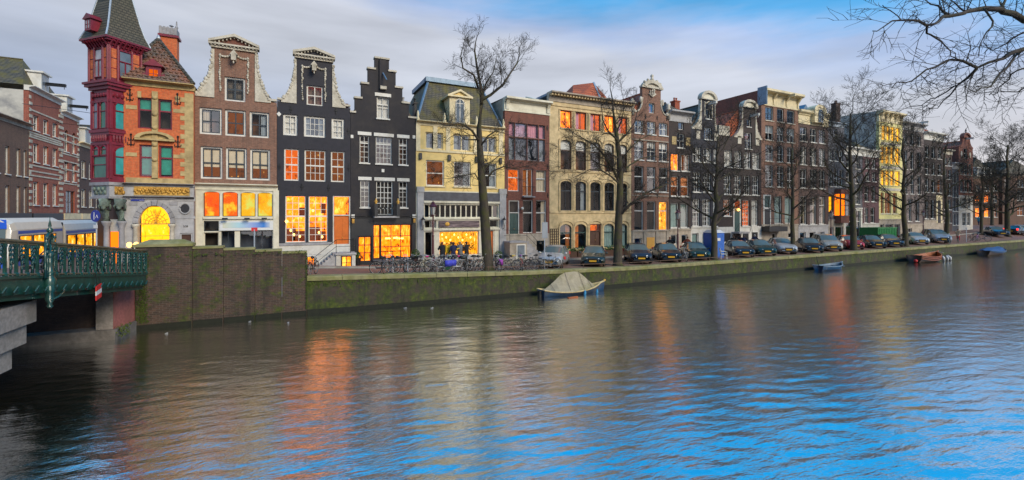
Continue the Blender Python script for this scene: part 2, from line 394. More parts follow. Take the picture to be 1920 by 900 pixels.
# ---- ground materials
def paving():
    m, t, o = newmat('street_brick')
    co = objco(t)
    bt = nd(t, 'ShaderNodeTexBrick', {'Vector': co, 'Color1': c4((.20, .095, .07)), 'Color2': c4((.27, .14, .10)), 'Mortar': c4((.08, .06, .05)), 'Scale': 1., 'Mortar Size': .01, 'Brick Width': .2, 'Row Height': .1})
    f = noise(t, .8, 6, co); c = mixc(t, ramp(t, f, [(.4, 0), (.7, .55)]), bt.outputs[0], c4((.13, .095, .08)))
    b = nd(t, 'ShaderNodeBsdfPrincipled', {'Base Color': c, 'Roughness': .75}); t.links.new(b.outputs[0], o.inputs[0])
paving()
plain('asphalt', (.06, .058, .058), .85, .2, 4, bump=.3)
plain('kerb_stone', (.30, .29, .26), .8, .2, 3, bump=.3, dirt=(.18, .17, .12))
plain('mossy_coping', (.25, .23, .11), .85, .3, 2.5, bump=.4, dirt=(.16, .165, .02))
brick('quay_brick', (.05, .036, .028), (.07, .048, .036), (.05, .045, .034), moss=.8, stain=.75, dirt=(.022, .02, .014))
brick('ramp_brick', (.052, .034, .025), (.105, .058, .04), (.13, .105, .08), bw=.25, bh=.085, moss=.06, stain=.92, dirt=(.022, .018, .014), bump=1.)
brick('vault_brick', (.06, .04, .036), (.085, .055, .045), (.06, .05, .045), stain=.7, dirt=(.02, .018, .016))
plain('moss', (.055, .08, .008), .95, .45, 9, bump=1.)
plain('wet_algae', (.012, .013, .006), .9, .4, 5, bump=.5)
plain('moss_dark', (.07, .10, .01), .95, .5, 7, bump=1.)
plain('granite_grey', (.30, .27, .25), .75, .25, 8, bump=.3, dirt=(.14, .13, .11))
plain('granite_pink', (.36, .13, .115), .6, .22, 9, bump=.2, dirt=(.24, .10, .085))
plain('granite_dark', (.17, .155, .145), .8, .25, 6, bump=.3, dirt=(.07, .065, .06))
# ---- street sheet
b = MB()
us = [-70, -40, -25, -14, -8, -4, -.5, 1, 3, 6, 10, 14, 18, 23, 30, 40, 50, 60, 68, 75, 85, 95, 105, 120, 140, 170, 220, 300]
ts = [0, .15, .3, .45, .6, .75, .9, 1, 1.35, 2.2, 4.5, 9, 20, 40]
vid = {}
for i, u in enumerate(us):
    for j, t in enumerate(ts):
        v = v_edge(u) + .35 + (VF - v_edge(u) - .35) * t
        vid[i, j] = len(b.v); b.v.append((u, v, zs(u, v)))
for i in range(len(us) - 1):
    for j in range(len(ts) - 1):
        b.f.append((vid[i, j], vid[i + 1, j], vid[i + 1, j + 1], vid[i, j + 1])); b.mi.append(0)
struct(b.build('street', 'street_brick'))
# pavement in front of the houses, a real step with a kerb
b = MB(); k = MB()
for i in range(len(us) - 1):
    u0, u1 = us[i], us[i + 1]
    if u0 < 1 or u0 > 100: continue
    v0 = VF - 1.9; h = .12
    za, zb_, zc, zd = zs(u0, v0) + h, zs(u1, v0) + h, zs(u0, VF) + h, zs(u1, VF) + h
    b.quad((u0, v0 + .16, za), (u1, v0 + .16, zb_), (u1, VF + .3, zd), (u0, VF + .3, zc))
    n = max(1, int((u1 - u0) / 1.1))
    for q in range(n):
        a0 = u0 + (u1 - u0) * q / n; a1 = u0 + (u1 - u0) * (q + 1) / n - .012
        z0, z1 = zs(a0, v0) + h + .004, zs(a1, v0) + h + .004
        k.add([(a0, v0, z0 - .3), (a1, v0, z1 - .3), (a1, v0, z1), (a0, v0, z0), (a0, v0 + .16, z0 - .3), (a1, v0 + .16, z1 - .3), (a1, v0 + .16, z1), (a0, v0 + .16, z0)],
              [(0, 1, 2, 3), (3, 2, 6, 7), (0, 3, 7, 4), (1, 5, 6, 2)])
pv = struct(b.build('pavement', 'street_brick'))
kb = k.build('kerb', 'kerb_stone', pv); kb['kind'] = 'stuff'
# ---- quay wall with coping stones
qw = thing('quay_wall', 'long low moss-covered brick quay wall along the parked cars and water', 'wall', (40, VE, 0))
b = MB(); U0, U1 = .96, 165
st = [U0] + list(np.arange(3, 60, 1.5)) + list(np.arange(60, U1 + .1, 5))
for i in range(len(st) - 1):
    a, c = st[i], st[i + 1]
    va, vc = v_edge(a), v_edge(c)
    ja, jc = .02 * math.sin(a * 1.7), .02 * math.sin(c * 1.7)
    b.quad((a, va + ja - .05, -1), (c, vc + jc - .05, -1), (c, vc + jc, z_edge(c) - .2), (a, va + ja, z_edge(a) - .2))
b.quad((U0, VE, -1), (U0, VE + .6, -1), (U0, VE + .6, z_edge(U0) - .2), (U0, VE, z_edge(U0) - .2))
b.build('wall_face', 'quay_brick', qw)
b = MB()
for a, c in zip(st[:-1], st[1:]): b.quad((a, v_edge(a) - .09, -.3), (c, v_edge(c) - .09, -.3), (c, v_edge(c) - .06, .2 + .05 * math.sin(c * 2.1)), (a, v_edge(a) - .06, .2 + .05 * math.sin(a * 2.1)))
b.build('algae_band', 'wet_algae', qw)
a = U0; i = 0
while a < 130:
    ln = 1.55 + .5 * random.random() + a * .02
    c = a + ln - .02; z0, z1 = z_edge(a), z_edge(c); d0 = random.uniform(-.012, .012); o0 = random.uniform(.05, .09)
    va, vc = v_edge(a) - o0, v_edge(c) - o0
    m = MB()
    m.add([(a, va, z0 - .22), (c, vc, z1 - .22), (c, vc + .62, z1 - .22), (a, va + .62, z0 - .22), (a, va, z0 - .02 + d0), (c, vc, z1 - .02 + d0), (c, vc + .62, z1 + .03), (a, va + .62, z0 + .03), (a, va + .03, z0 + .02 + d0), (c, vc + .03, z1 + .02 + d0)],
          [(0, 1, 5, 4), (4, 5, 9, 8), (8, 9, 6, 7), (0, 4, 8, 7, 3), (1, 2, 6, 9, 5), (2, 3, 7, 6)])
    m.build('coping_stone', 'mossy_coping', qw); a += ln; i += 1
# hanging moss tufts along the coping and the wall face
m = MB()
for q in range(1000):
    u = U0 + (rng.random() ** 1.5) * 95
    z = z_edge(u) - .24 - abs(rng.normal(0, .16))
    v = v_edge(u) + .02 * math.sin(u * 1.7) - .02
    s_ = rng.uniform(.015, .05)
    m.add([(u - s_, v, z), (u + s_, v, z), (u, v - .04, z - s_ * rng.uniform(1, 3.2))], [(0, 1, 2)])
m.build('moss', 'moss', qw, kind='stuff')
# mooring rail on the quay, on thin posts
for ur0, ur1, lab in ((11.2, 40, 'low rusty pipe rail on the quay edge before the parked cars'), ):
    rl = thing('quay_rail', lab, 'rail', (ur0, v_edge(ur0) + .25, z_edge(ur0)))
    pts = [(u, v_edge(u) + .25, z_edge(u) + .3) for u in np.linspace(ur0, ur1, 22)]
    plain('rust', (.13, .075, .05), .8, .4, 8)
    MB().path(pts, .022, 6).build('rail_pipe', 'rust', rl)
    for u in np.arange(ur0 + .1, ur1, 1.8):
        MB().tube((u, v_edge(u) + .25, z_edge(u)), (u, v_edge(u) + .25, z_edge(u) + .34), .02, n=5).build('post', 'rust', rl)
# near-side quay under the camera's own bank
b = MB(); b.box(-4, 60, -9, -1.2, -1, 1.6); struct(b.build('near_quay', 'street_brick'))
# ---- ramp wall (stepped retaining wall beside the bridge)
rw = thing('ramp_wall', 'tall stained brick retaining wall stepping down beside the bridge', 'wall', (-2.5, VE, 0))
segs = [(-6.06, -3.95, 3.80, -.16), (-3.95, -2.72, 3.66, -.10), (-2.72, -1.40, 3.54, -.05), (-1.40, -.20, 3.42, -.02), (-.20, .96, 3.28, .0)]
for i, (a, c, z, dv) in enumerate(segs):
    m = MB(); m.box(a, c - .012, VE + dv - .03, VE + .5, -1, z - .1); m.build('wall_section', 'ramp_brick', rw)
    m = MB()
    if i == 0:
        m.slab([(a - .08, VE + dv - .1), (c + .03, VE + dv - .1), (c + .03, VE + .62), (a - .08, VE + .62)], z - .1, z + .02)
        m.add([(a - .04, VE + dv - .06, z + .02), (c, VE + dv - .06, z + .02), (c, VE + .6, z + .02), (a - .04, VE + .6, z + .02), (a + .4, VE + .15, z + .2), (c - .4, VE + .15, z + .2), (c - .4, VE + .4, z + .2), (a + .4, VE + .4, z + .2)],
              [(0, 1, 5, 4), (1, 2, 6, 5), (2, 3, 7, 6), (3, 0, 4, 7), (4, 5, 6, 7)])
    else: m.box(a + .004, c - .004, VE + dv - .07, VE + .56, z - .1, z + .0)
    m.build('coping_stone', 'mossy_coping', rw)
    m = MB()
    m.box(a + .02, c - .03, VE + dv - .06, VE + .4, -1, .2); m.build('footing', 'wet_algae', rw)
m = MB()
def tufts(m, n, uf, vf, zf, s0=.03, s1=.09):
    for q in range(n):
        u, v, z = uf(), vf(), zf(); s_ = rng.uniform(s0, s1)
        m.add([(u - s_, v, z), (u + s_, v - .02, z), (u + rng.uniform(-.03, .03), v - .06, z - s_ * rng.uniform(1, 2.4))], [(0, 1, 2)])
tufts(m, 650, lambda: -5.78 + rng.normal(0, .09), lambda: VE - .2, lambda: rng.uniform(.3, 3.55), .015, .045)
tufts(m, 160, lambda: .93 + rng.normal(0, .02), lambda: VE - .05, lambda: rng.uniform(.3, 3.15), .015, .04)
tufts(m, 90, lambda: rng.uniform(-6, .95), lambda: VE - .19, lambda: 3.3 + rng.normal(0, .05), .02, .05)
m.build('moss', 'moss', rw, kind='stuff')

# ================================================================ the bridge
bridge = thing('bridge', 'dark green iron canal bridge with ornate railing and granite abutment', 'bridge', (-6.2, 20, 0))
def bl(v): return -5.4 + (v - 24.3) * .187          # edge line of the bridge
def bz(v): return interp(v, [-10, 2, 8, 16.8, 24.3, 26], [2.6, 3.4, 3.62, 3.47, 2.6, 2.5])   # top of the edge girder
VB0, VB1 = -1.0, 24.6
m = MB(); vv = np.linspace(VB0, VB1, 24)
for a, c in zip(vv[:-1], vv[1:]):
    m.add([(bl(a) - .15, a, bz(a) - .02), (bl(c) - .15, c, bz(c) - .02), (bl(c) - 13.5, c, bz(c) - .02), (bl(a) - 13.5, a, bz(a) - .02)], [(0, 1, 2, 3)])
m.build('deck', 'asphalt', bridge)
m = MB(); vv = np.linspace(VB0, 24.4, 40)
for a, c in zip(vv[:-1], vv[1:]):
    for du0, du1, z0, z1 in ((0, -.12, -.46, .0), (-.12, -13.5, -.62, -.25)):
        m.add([(bl(a) + du0, a, bz(a) + z0), (bl(c) + du0, c, bz(c) + z0), (bl(c) + du1, c, bz(c) + z0), (bl(a) + du1, a, bz(a) + z0),
               (bl(a) + du0, a, bz(a) + z1), (bl(c) + du0, c, bz(c) + z1), (bl(c) + du1, c, bz(c) + z1), (bl(a) + du1, a, bz(a) + z1)], [(0, 3, 2, 1), (4, 5, 6, 7), (0, 1, 5, 4), (2, 3, 7, 6)])
m.build('girder', 'bridge_green', bridge)
# mouldings: top band and a chevron fringe along the girder's lower edge
m = MB()
for a, c in zip(vv[:-1], vv[1:]):
    m.add([(bl(a) + .05, a, bz(a) - .02), (bl(c) + .05, c, bz(c) - .02), (bl(c) + .05, c, bz(c) + .06), (bl(a) + .05, a, bz(a) + .06), (bl(a) - .1, a, bz(a) + .06), (bl(c) - .1, c, bz(c) + .06)], [(0, 1, 2, 3), (3, 2, 5, 4)])
m.build('girder_band', 'bridge_green', bridge)
PITCH = .39
vs_ = [24.35 - PITCH * i for i in range(44)]
vs_ = [v for v in vs_ if v > 7.5]
PIL = 18.55
for v in vs_:
    m = MB(); z = bz(v); u = bl(v) + .02
    # chevron bracket below the rail
    m.path([(u + .02, v - PITCH * .48, z - .38), (u + .06, v - PITCH * .24, z - .24), (u + .02, v, z - .38)], .022, 5)
    m.add([(u + .01, v - PITCH * .46, z - .46), (u + .01, v - .02, z - .46), (u + .05, v - PITCH * .24, z - .28)], [(0, 1, 2)])
    m.build('chevron', 'bridge_green', bridge)
    if abs(v - PIL) < .2: continue
    m = MB()
    m.box(u - .032, u + .032, v - .032, v + .032, z + .05, z + .99)
    m.lathe([(.06, .05), (.06, .12), (.035, .16), (.03, .8), (.06, .86), (.06, .93)], (u, v, z), 6)
    m.build('baluster', 'bridge_green', bridge)
    # cast leaf between the balusters: stem with three pairs of curling leaves
    w_ = v - PITCH / 2
    if abs(w_ - PIL) < .3: continue
    z = bz(w_); u = bl(w_) + .02
    m = MB(); m.tube((u, w_, z + .05), (u, w_, z + .92), .026, n=5)
    for lv, (zz, sp) in enumerate(((.86, .15), (.74, .13), (.62, .10), (.48, .06))):
        for sg in (-1, 1):
            m.path([(u, w_, z + zz - .02), (u + .03, w_ + sg * sp * .5, z + zz + .04), (u + .035, w_ + sg * sp, z + zz - .05), (u + .02, w_ + sg * sp * .92, z + zz - .13)], [.028, .03, .026, .01], 5)
    m.ball((u + .01, w_, z + .3), (.035, .06, .1), 6)
    m.build('leaf_ornament', 'bridge_green', bridge, True)
m = MB(); vv2 = np.linspace(6, 24.45, 30)
m.path([(bl(v) + .02, v, bz(v) + 1.02) for v in vv2], .05, 8); m.path([(bl(v) + .02, v, bz(v) + .95) for v in vv2], .028, 6); m.path([(bl(v) + .02, v, bz(v) + .1) for v in vv2], .03, 6)
plain('worn_rail', (.10, .085, .05), .5, .3, 6)
m.build('handrail', 'worn_rail', bridge, True)
# ornate pillar with arch, finial and pendant
z = bz(PIL); u = bl(PIL) + .06
m = MB()
m.lathe([(.03, -.95), (.09, -.88), (.05, -.80), (.12, -.66), (.10, -.45), (.15, -.40), (.15, -.05), (.11, 0), (.10, .10), (.13, .14), (.085, .2), (.085, .62), (.12, .66), (.12, .72), (.05, .76), (.03, 1.0)], (u, PIL, z), 8)
m.lathe([(.03, 1.0), (.035, 1.34), (.08, 1.38), (.09, 1.44), (.03, 1.5), (.045, 1.56), (.012, 1.72), (.005, 1.84)], (u, PIL, z), 8)
arc = [(u, PIL + .24 * math.cos(t), z + .98 + .36 * math.sin(t)) for t in np.linspace(-.5, math.pi + .5, 15)]
m.path(arc, .045, 6)
arc = [(u, PIL + .13 * math.cos(t), z + 1.0 + .2 * math.sin(t)) for t in np.linspace(-.9, math.pi + .9, 12)]
m.path(arc, .026, 6)
for sg in (-1, 1):
    for zz in (.78, 1.0, 1.2): m.ball((u + .02, PIL + sg * .25, z + zz), .055, 6)
    m.tube((u, PIL + sg * .16, z), (u, PIL + sg * .16, z + .78), .028, n=5); m.tube((u, PIL + sg * .3, z), (u, PIL + sg * .3, z + 1.05), .035, n=6)
m.path([(u + .05, PIL - .1, z - .68), (u + .16, PIL + .1, z - .62), (u + .18, PIL + .38, z - .52)], [.02, .03, .035], 6)
m.build('pillar', 'bridge_green', bridge, True)
# abutment on the quay side
m = MB(); m.box(-21, -7.0, 25.0, 27, -1, 2.3); m.build('abutment_wall', 'vault_brick', bridge)
m = MB(); m.slab([(-7.02, 24.35), (-6.43, 24.2), (-6.43, 25.2), (-7.02, 25.2)], .42, 2.02); m.build('grey_quoin', 'granite_grey', bridge)
m = MB(); m.slab([(-6.42, 24.21), (-6.06, 25.9), (-6.6, 26.2), (-6.9, 24.6)], .42, 2.02); m.build('pink_block', 'granite_pink', bridge)
m = MB(); m.slab([(-7.5, 24.3), (-6.38, 24.14), (-5.98, 25.95), (-6.8, 26.2)], 2.03, 2.28); m.build('cap_stone', 'granite_grey', bridge)
m = MB(); m.slab([(-11, 24.4), (-7.0, 24.2), (-6.33, 24.05), (-5.95, 26.0), (-11, 26)], -1, .41); m.build('plinth', 'granite_dark', bridge)
m = MB(); tufts(m, 160, lambda: -6.36 + rng.uniform(0, .35), lambda: 24.1 + rng.uniform(0, 1.), lambda: rng.uniform(.1, .55), .012, .04); m.build('moss', 'moss_dark', bridge, kind='stuff')
# mid pier with stepped corbels under the girder
for du, z0, z1, ve in ((0, 1.90, 2.56, 18.95), (-.13, 1.31, 1.89, 18.7), (-.27, .70, 1.30, 18.25)):
    m = MB(); e = 0.0
    m.slab([(-6.9 + du + (12.5 - 18.9) * .187 * .3, 12.5), (-6.86 + du, ve), (-7.3 + du, ve + .1), (-12, ve + .1), (-12, 12.5)], z0, z1)
    m.build('corbel_block', 'granite_grey', bridge)
m = MB(); m.slab([(-7.6, 12.9), (-7.35, 17.6), (-12, 17.8), (-12, 12.9)], -1, .71); m.build('pier', 'granite_dark', bridge)
# hanging red-white navigation board on the girder
sb = thing('navigation_board', 'red board with a white bar hanging below the bridge railing', 'sign', (bl(20.9) + .12, 20.9, bz(20.9) - .6))
plain('sign_red', (.62, .03, .03), .5, .08); plain('sign_white', (.7, .7, .7), .5, .05)
z = bz(20.9) - .34; u = bl(20.9) + .11
for k_, (z0, z1, mt) in enumerate(((-.17, 0, 'sign_red'), (-.32, -.172, 'sign_white'), (-.49, -.322, 'sign_red'))):
    m = MB(); m.add([(u, 20.62, z + z0), (u, 21.12, z + z0 + .06), (u, 21.12, z + z1 + .06), (u, 20.62, z + z1), (u - .03, 20.62, z + z0), (u - .03, 21.12, z + z0 + .06), (u - .03, 21.12, z + z1 + .06), (u - .03, 20.62, z + z1)],
          [(0, 1, 2, 3), (7, 6, 5, 4), (3, 2, 6, 7), (0, 4, 5, 1), (0, 3, 7, 4), (1, 5, 6, 2)]); m.build('stripe', mt, sb)
m = MB()
for v in (20.7, 21.05): m.tube((u - .015, v, z + .02), (u - .05, v, z + .5), .012, n=4)
m.build('hanger', 'iron', sb)
# ================================================================ house kit
def fold_curtain(m, u0, u1, v, z0, z1, n=10):
    us_ = np.linspace(u0, u1, n)
    for i in range(n - 1):
        d0, d1 = (.03 if i % 2 else 0), (0 if i % 2 else .03)
        m.quad((us_[i], v + d0, z0), (us_[i + 1], v + d1, z0), (us_[i + 1], v + d1, z1), (us_[i], v + d0, z1))
WR = random.Random(5)
class House:
    def __init__(s, name, label, u0, u1, zb, V=VF, cat='house', group=None):
        s.u0, s.u1, s.zb, s.V = u0, u1, zb, V
        s.root = thing(name, label, cat, ((u0 + u1) / 2, V, zb), group)
        s.holes = []; s.spand = MB()
    def win(s, u0, u1, z0, z1, fr='white', fw=.09, nx=2, ny=2, mw=.032, bk='dark_room', glass='pane_glass', curt=None, sill=None, head=None, arch=0., split=None, name='window', dv=.12, depth=.7, proud=0., hole=True, room=True, sash=None):
        V = s.V; f = V + dv - proud
        if glass == 'pane_glass' and WR.random() < .3 and bk in ('dark_room', 'blue_room', 'brown_room'): glass = 'sky_glass'
        #                      # front plane of the frame
        if hole: s.holes.append((u0, u1, z0, z1))
        m = MB(); t = .07
        m.box(u0, u0 + fw, f, f + t, z0, z1); m.box(u1 - fw, u1, f, f + t, z0, z1)
        m.box(u0 + fw, u1 - fw, f + .002, f + t, z0, z0 + fw); m.box(u0 + fw, u1 - fw, f + .002, f + t, z1 - fw, z1)
        a0, a1, b0, b1 = u0 + fw, u1 - fw, z0 + fw, z1 - fw
        if split is not None:                             # a heavy transom rail
            zt = b0 + (b1 - b0) * split; m.box(a0, a1, f + .008, f + t, zt - .045, zt + .045)
        k = MB() if sash else m
        if sash: k.box(a0, a0 + .055, f + .012, f + t, b0, b1); k.box(a1 - .055, a1, f + .012, f + t, b0, b1); k.box(a0, a1, f + .013, f + t, b0, b0 + .055); k.box(a0, a1, f + .013, f + t, b1 - .055, b1)
        for i in range(1, nx):
            x = a0 + (a1 - a0) * i / nx; k.box(x - mw / 2, x + mw / 2, f + .016, f + t - .01, b0, b1)
        for j in range(1, ny):
            z = b0 + (b1 - b0) * j / ny; k.box(a0, a1, f + .02, f + t - .01, z - mw / 2, z + mw / 2)
        o = m.build(name, fr, s.root)
        if sash: k.build('sash', sash, o)
        pxm = F / Dp(u0, V) if V > 1 else 0; big = min((a1 - a0) / nx, (b1 - b0) / ny) * pxm >= 9.5 and not arch
        ex, ey = (nx, ny) if big else (1, 1)
        for i in range(ex):
            for j in range(ey):
                c0, c1, d0, d1 = a0 + (a1 - a0) * i / ex, a0 + (a1 - a0) * (i + 1) / ex, b0 + (b1 - b0) * j / ey, b0 + (b1 - b0) * (j + 1) / ey; q = .05 + (WR.uniform(-.006, .006) if big else 0); q1 = q + (WR.uniform(-.006, .006) if big else 0)
                MB().quad((c0, f + q, d0), (c1, f + q1, d0), (c1, f + q1, d1), (c0, f + q, d1)).build('pane', glass, o)
        if curt:
            kinds = curt if isinstance(curt, (list, tuple)) else [curt]
            for c in kinds:
                mt, mode = c.split(':') if ':' in c else (c, 'full')
                k = MB(); w_ = a1 - a0; h_ = b1 - b0
                if mode == 'full': fold_curtain(k, a0, a1, f + .12, b0, b1)
                elif mode == 'sides': fold_curtain(k, a0, a0 + w_ * .27, f + .12, b0, b1, 6); fold_curtain(k, a1 - w_ * .27, a1, f + .12, b0, b1, 6)
                elif mode == 'left': fold_curtain(k, a0, a0 + w_ * .4, f + .12, b0, b1, 7)
                elif mode == 'right': fold_curtain(k, a1 - w_ * .4, a1, f + .12, b0, b1, 7)
                else:
                    q = float(mode)                       # a roller blind drawn down over the top part
                    k.quad((a0, f + .1, b1 - h_ * q), (a1, f + .1, b1 - h_ * q), (a1, f + .1, b1), (a0, f + .1, b1)); k.box(a0, a1, f + .1, f + .12, b1 - h_ * q - .03, b1 - h_ * q)
                k.build('curtain' if mode in ('full', 'sides', 'left', 'right') else 'blind', mt, o)
        if room:
            r = MB(); d = f + depth; q = f + t
            r.quad((a0 - .05, d, b0 - .05), (a1 + .05, d, b0 - .05), (a1 + .05, d, b1 + .05), (a0 - .05, d, b1 + .05))
            r.quad((a0 - .05, q, b0 - .05), (a0 - .05, d, b0 - .05), (a0 - .05, d, b1 + .05), (a0 - .05, q, b1 + .05)); r.quad((a1 + .05, q, b0 - .05), (a1 + .05, d, b0 - .05), (a1 + .05, d, b1 + .05), (a1 + .05, q, b1 + .05))
            r.quad((a0 - .05, q, b0 - .05), (a1 + .05, q, b0 - .05), (a1 + .05, d, b0 - .05), (a0 - .05, d, b0 - .05)); r.quad((a0 - .05, q, b1 + .05), (a1 + .05, q, b1 + .05), (a1 + .05, d, b1 + .05), (a0 - .05, d, b1 + .05))
            r.build('room', bk, o)
        if sill:
            k = MB(); k.box(u0 - .06, u1 + .06, V - .09, V + dv + .01, z0 - .09, z0 - .003); k.build('sill', sill, o)
        if head:
            k = MB(); k.box(u0 - .14, u1 + .14, V - .045, V + .05, z1 + .003, z1 + .24); k.build('lintel', head, o)
        if arch:                                          # spandrels turn the opening's top into an arch
            c = (u0 + u1) / 2; hw = (u1 - u0) / 2
            pts = [(c + hw * math.cos(t_), z1 - arch + arch * math.sin(t_)) for t_ in np.linspace(0, math.pi, 15)]
            for sg, pp in ((1, pts[:8]), (-1, pts[7:])):
                corner = (c + sg * hw, z1)
                for p, q_ in zip(pp[:-1], pp[1:]):
                    s.spand.add([(p[0], V, p[1]), (q_[0], V, q_[1]), (corner[0], V, corner[1])], [(0, 1, 2)])
                    s.spand.quad((p[0], V, p[1]), (q_[0], V, q_[1]), (q_[0], V + dv + .06, q_[1]), (p[0], V + dv + .06, p[1]))
                    s.spand.add([(p[0], V + dv - .004, p[1]), (q_[0], V + dv - .004, q_[1]), (corner[0], V + dv - .004, corner[1])], [(0, 1, 2)])
        return o
    def row(s, x_ref, yt, yb, cols, **k):
        """a row of windows measured at column x_ref; cols = (x0, x1[, overrides])"""
        z1, z0 = Zf(x_ref, yt, s.V), Zf(x_ref, yb, s.V); out = []
        for c in cols:
            kk = dict(k)
            if len(c) > 2: kk.update(c[2])
            out.append(s.win(U(c[0], s.V), U(c[1], s.V), z0, z1, **kk))
        return out
    def wall(s, rects, mat, name='wall', thick=.35, body=True, depth=9., bodymat=None):
        V = s.V
        us_ = sorted({round(x, 4) for r in rects + s.holes for x in r[:2]}); zz = sorted({round(x, 4) for r in rects + s.holes for x in r[2:]})
        def ins(u, z): return any(r[0] < u < r[1] and r[2] < z < r[3] for r in rects)
        def hol(u, z): return any(r[0] < u < r[1] and r[2] < z < r[3] for r in s.holes)
        m = MB(); m.v += s.spand.v; m.f += s.spand.f; m.mi += s.spand.mi
        nu, nz = len(us_) - 1, len(zz) - 1
        solid = [[ins((us_[i] + us_[i + 1]) / 2, (zz[j] + zz[j + 1]) / 2) for j in range(nz)] for i in range(nu)]
        hole = [[hol((us_[i] + us_[i + 1]) / 2, (zz[j] + zz[j + 1]) / 2) for j in range(nz)] for i in range(nu)]
        full = [[solid[i][j] and not hole[i][j] for j in range(nz)] for i in range(nu)]
        for i in range(nu):
            j = 0
            while j < nz:
                if not full[i][j]: j += 1; continue
                k = j
                while k < nz and full[i][k]: k += 1
                a, b, c, d = us_[i], us_[i + 1], zz[j], zz[k]
                m.quad((a, V, c), (b, V, c), (b, V, d), (a, V, d)); m.quad((a, V + thick, c), (b, V + thick, c), (b, V + thick, d), (a, V + thick, d)); j = k
        for i in range(nu):
            for j in range(nz):
                if not full[i][j]: continue
                a, b, c, d = us_[i], us_[i + 1], zz[j], zz[j + 1]
                for di, dj, p, q in ((-1, 0, (a, c), (a, d)), (1, 0, (b, c), (b, d)), (0, -1, (a, c), (b, c)), (0, 1, (a, d), (b, d))):
                    ii, jj = i + di, j + dj
                    if 0 <= ii < nu and 0 <= jj < nz and full[ii][jj]: continue
                    m.quad((p[0], V, p[1]), (q[0], V, q[1]), (q[0], V + thick, q[1]), (p[0], V + thick, p[1]))
        o = m.build(name, mat, s.root)
        if body:
            zt = body if not isinstance(body, bool) else rects[0][3]
            k = MB(); e = .012
            for u in (s.u0 + e, s.u1 - e): k.quad((u, V + thick, s.zb), (u, V + depth, s.zb), (u, V + depth, zt), (u, V + thick, zt))
            k.quad((s.u0 + e, V + depth, s.zb), (s.u1 - e, V + depth, s.zb), (s.u1 - e, V + depth, zt), (s.u0 + e, V + depth, zt))
            k.quad((s.u0 + e, V + thick, zt - .05), (s.u1 - e, V + thick, zt - .05), (s.u1 - e, V + depth, zt - .05), (s.u0 + e, V + depth, zt - .05))
            k.build('side_wall', bodymat or mat, s.root)
        return o
    def box(s, name, mat, *a): return MB().box(*a).build(name, mat, s.root)
    def px(s, name, mat, x0, y0, x1, y1, d0=-.06, d1=.05, xr=None):
        """a flat member on the facade given by its picture measures, d0..d1 out of / into the wall"""
        V = s.V; xr = xr or (x0 + x1) / 2
        return MB().box(U(x0, V), U(x1, V), V + d0, V + d1, Zf(xr, y1, V), Zf(xr, y0, V)).build(name, mat, s.root)
def cornice(h, u0, u1, z0, z1, mat, out=.45, name='cornice', dent=0, dmat=None, frieze=True):
    V = h.V; m = MB(); H_ = z1 - z0
    prof = [(0, z0), (-.06, z0), (-.06, z0 + H_ * .12), (-.03, z0 + H_ * .14), (-.03, z0 + H_ * .62), (-.12, z0 + H_ * .66), (-.16, z0 + H_ * .74), (-out * .8, z0 + H_ * .8), (-out, z0 + H_ * .86), (-out, z1), (.3, z1), (.3, z0)]
    n = len(prof); vs = [(u0, V + p, z) for p, z in prof] + [(u1, V + p, z) for p, z in prof]
    m.add(vs, [tuple(range(n)), tuple(range(2 * n - 1, n - 1, -1))] + [(i, i + n, (i + 1) % n + n, (i + 1) % n) for i in range(n)])
    o = m.build(name, mat, h.root)
    if dent:
        k = MB()
        for i in range(dent):
            u = u0 + (u1 - u0) * (i + .5) / dent; w_ = (u1 - u0) / dent * .27
            k.box(u - w_, u + w_, V - out * .72, V - .13, z0 + H_ * .60, z0 + H_ * .79)
        k.build('dentil_band', dmat or mat, o)
    return o
def brackets(h, us_, z0, z1, mat, w_=.13, out=.35):
    for u in us_:
        V = h.V; m = MB()
        n = [(V - .02, z0), (V - .12, z0 + .05), (V - .14, z0 + (z1 - z0) * .5), (V - out, z1 - .06), (V - out, z1), (V + .05, z1), (V + .05, z0)]
        k = len(n); m.add([(u - w_, a, z) for a, z in n] + [(u + w_, a, z) for a, z in n], [tuple(range(k)), tuple(range(2 * k - 1, k - 1, -1))] + [(i, i + k, (i + 1) % k + k, (i + 1) % k) for i in range(k)])
        m.build('bracket', mat, h.root)
def flank(h, side, ue, uo, z0, z1, mat, bump=9, cs=1.):
    """carved stone scroll that leads from the neck of a gable down to its shoulder"""
    V = h.V; pts = [(ue, z0), (ue, z1)]; ex = 3. if cs == 1 else 5.
    for t in np.linspace(0, 1, 26):
        f = t ** ex * .82 + t * .18
        rip = .035 * abs(math.sin(t * math.pi * bump))
        pts.append((ue + (uo - ue) * (.10 * cs + (1 - .10 * cs) * f) + side * rip * cs, z1 + (z0 + .12 - z1) * t))
    pts.append((uo, z0))
    m = MB(); m.prism(pts, V - .06, V + .28)
    k = MB()
    for t in np.linspace(.04, .98, 21):
        t = min(.99, t + WR.uniform(-.02, .02)); f = t ** ex * .82 + t * .18; r_ = WR.uniform(.05, .11)
        k.ball((ue + (uo - ue) * (.10 + .88 * f + WR.uniform(-.06, .04)), V - .05, z1 + (z0 + .14 - z1) * t), (r_ * (.8 + .7 * t) * cs, .06, r_ * 1.3 * cs), 6)
    o = m.build('scroll', mat, h.root); k.build('carving', mat, o, True)
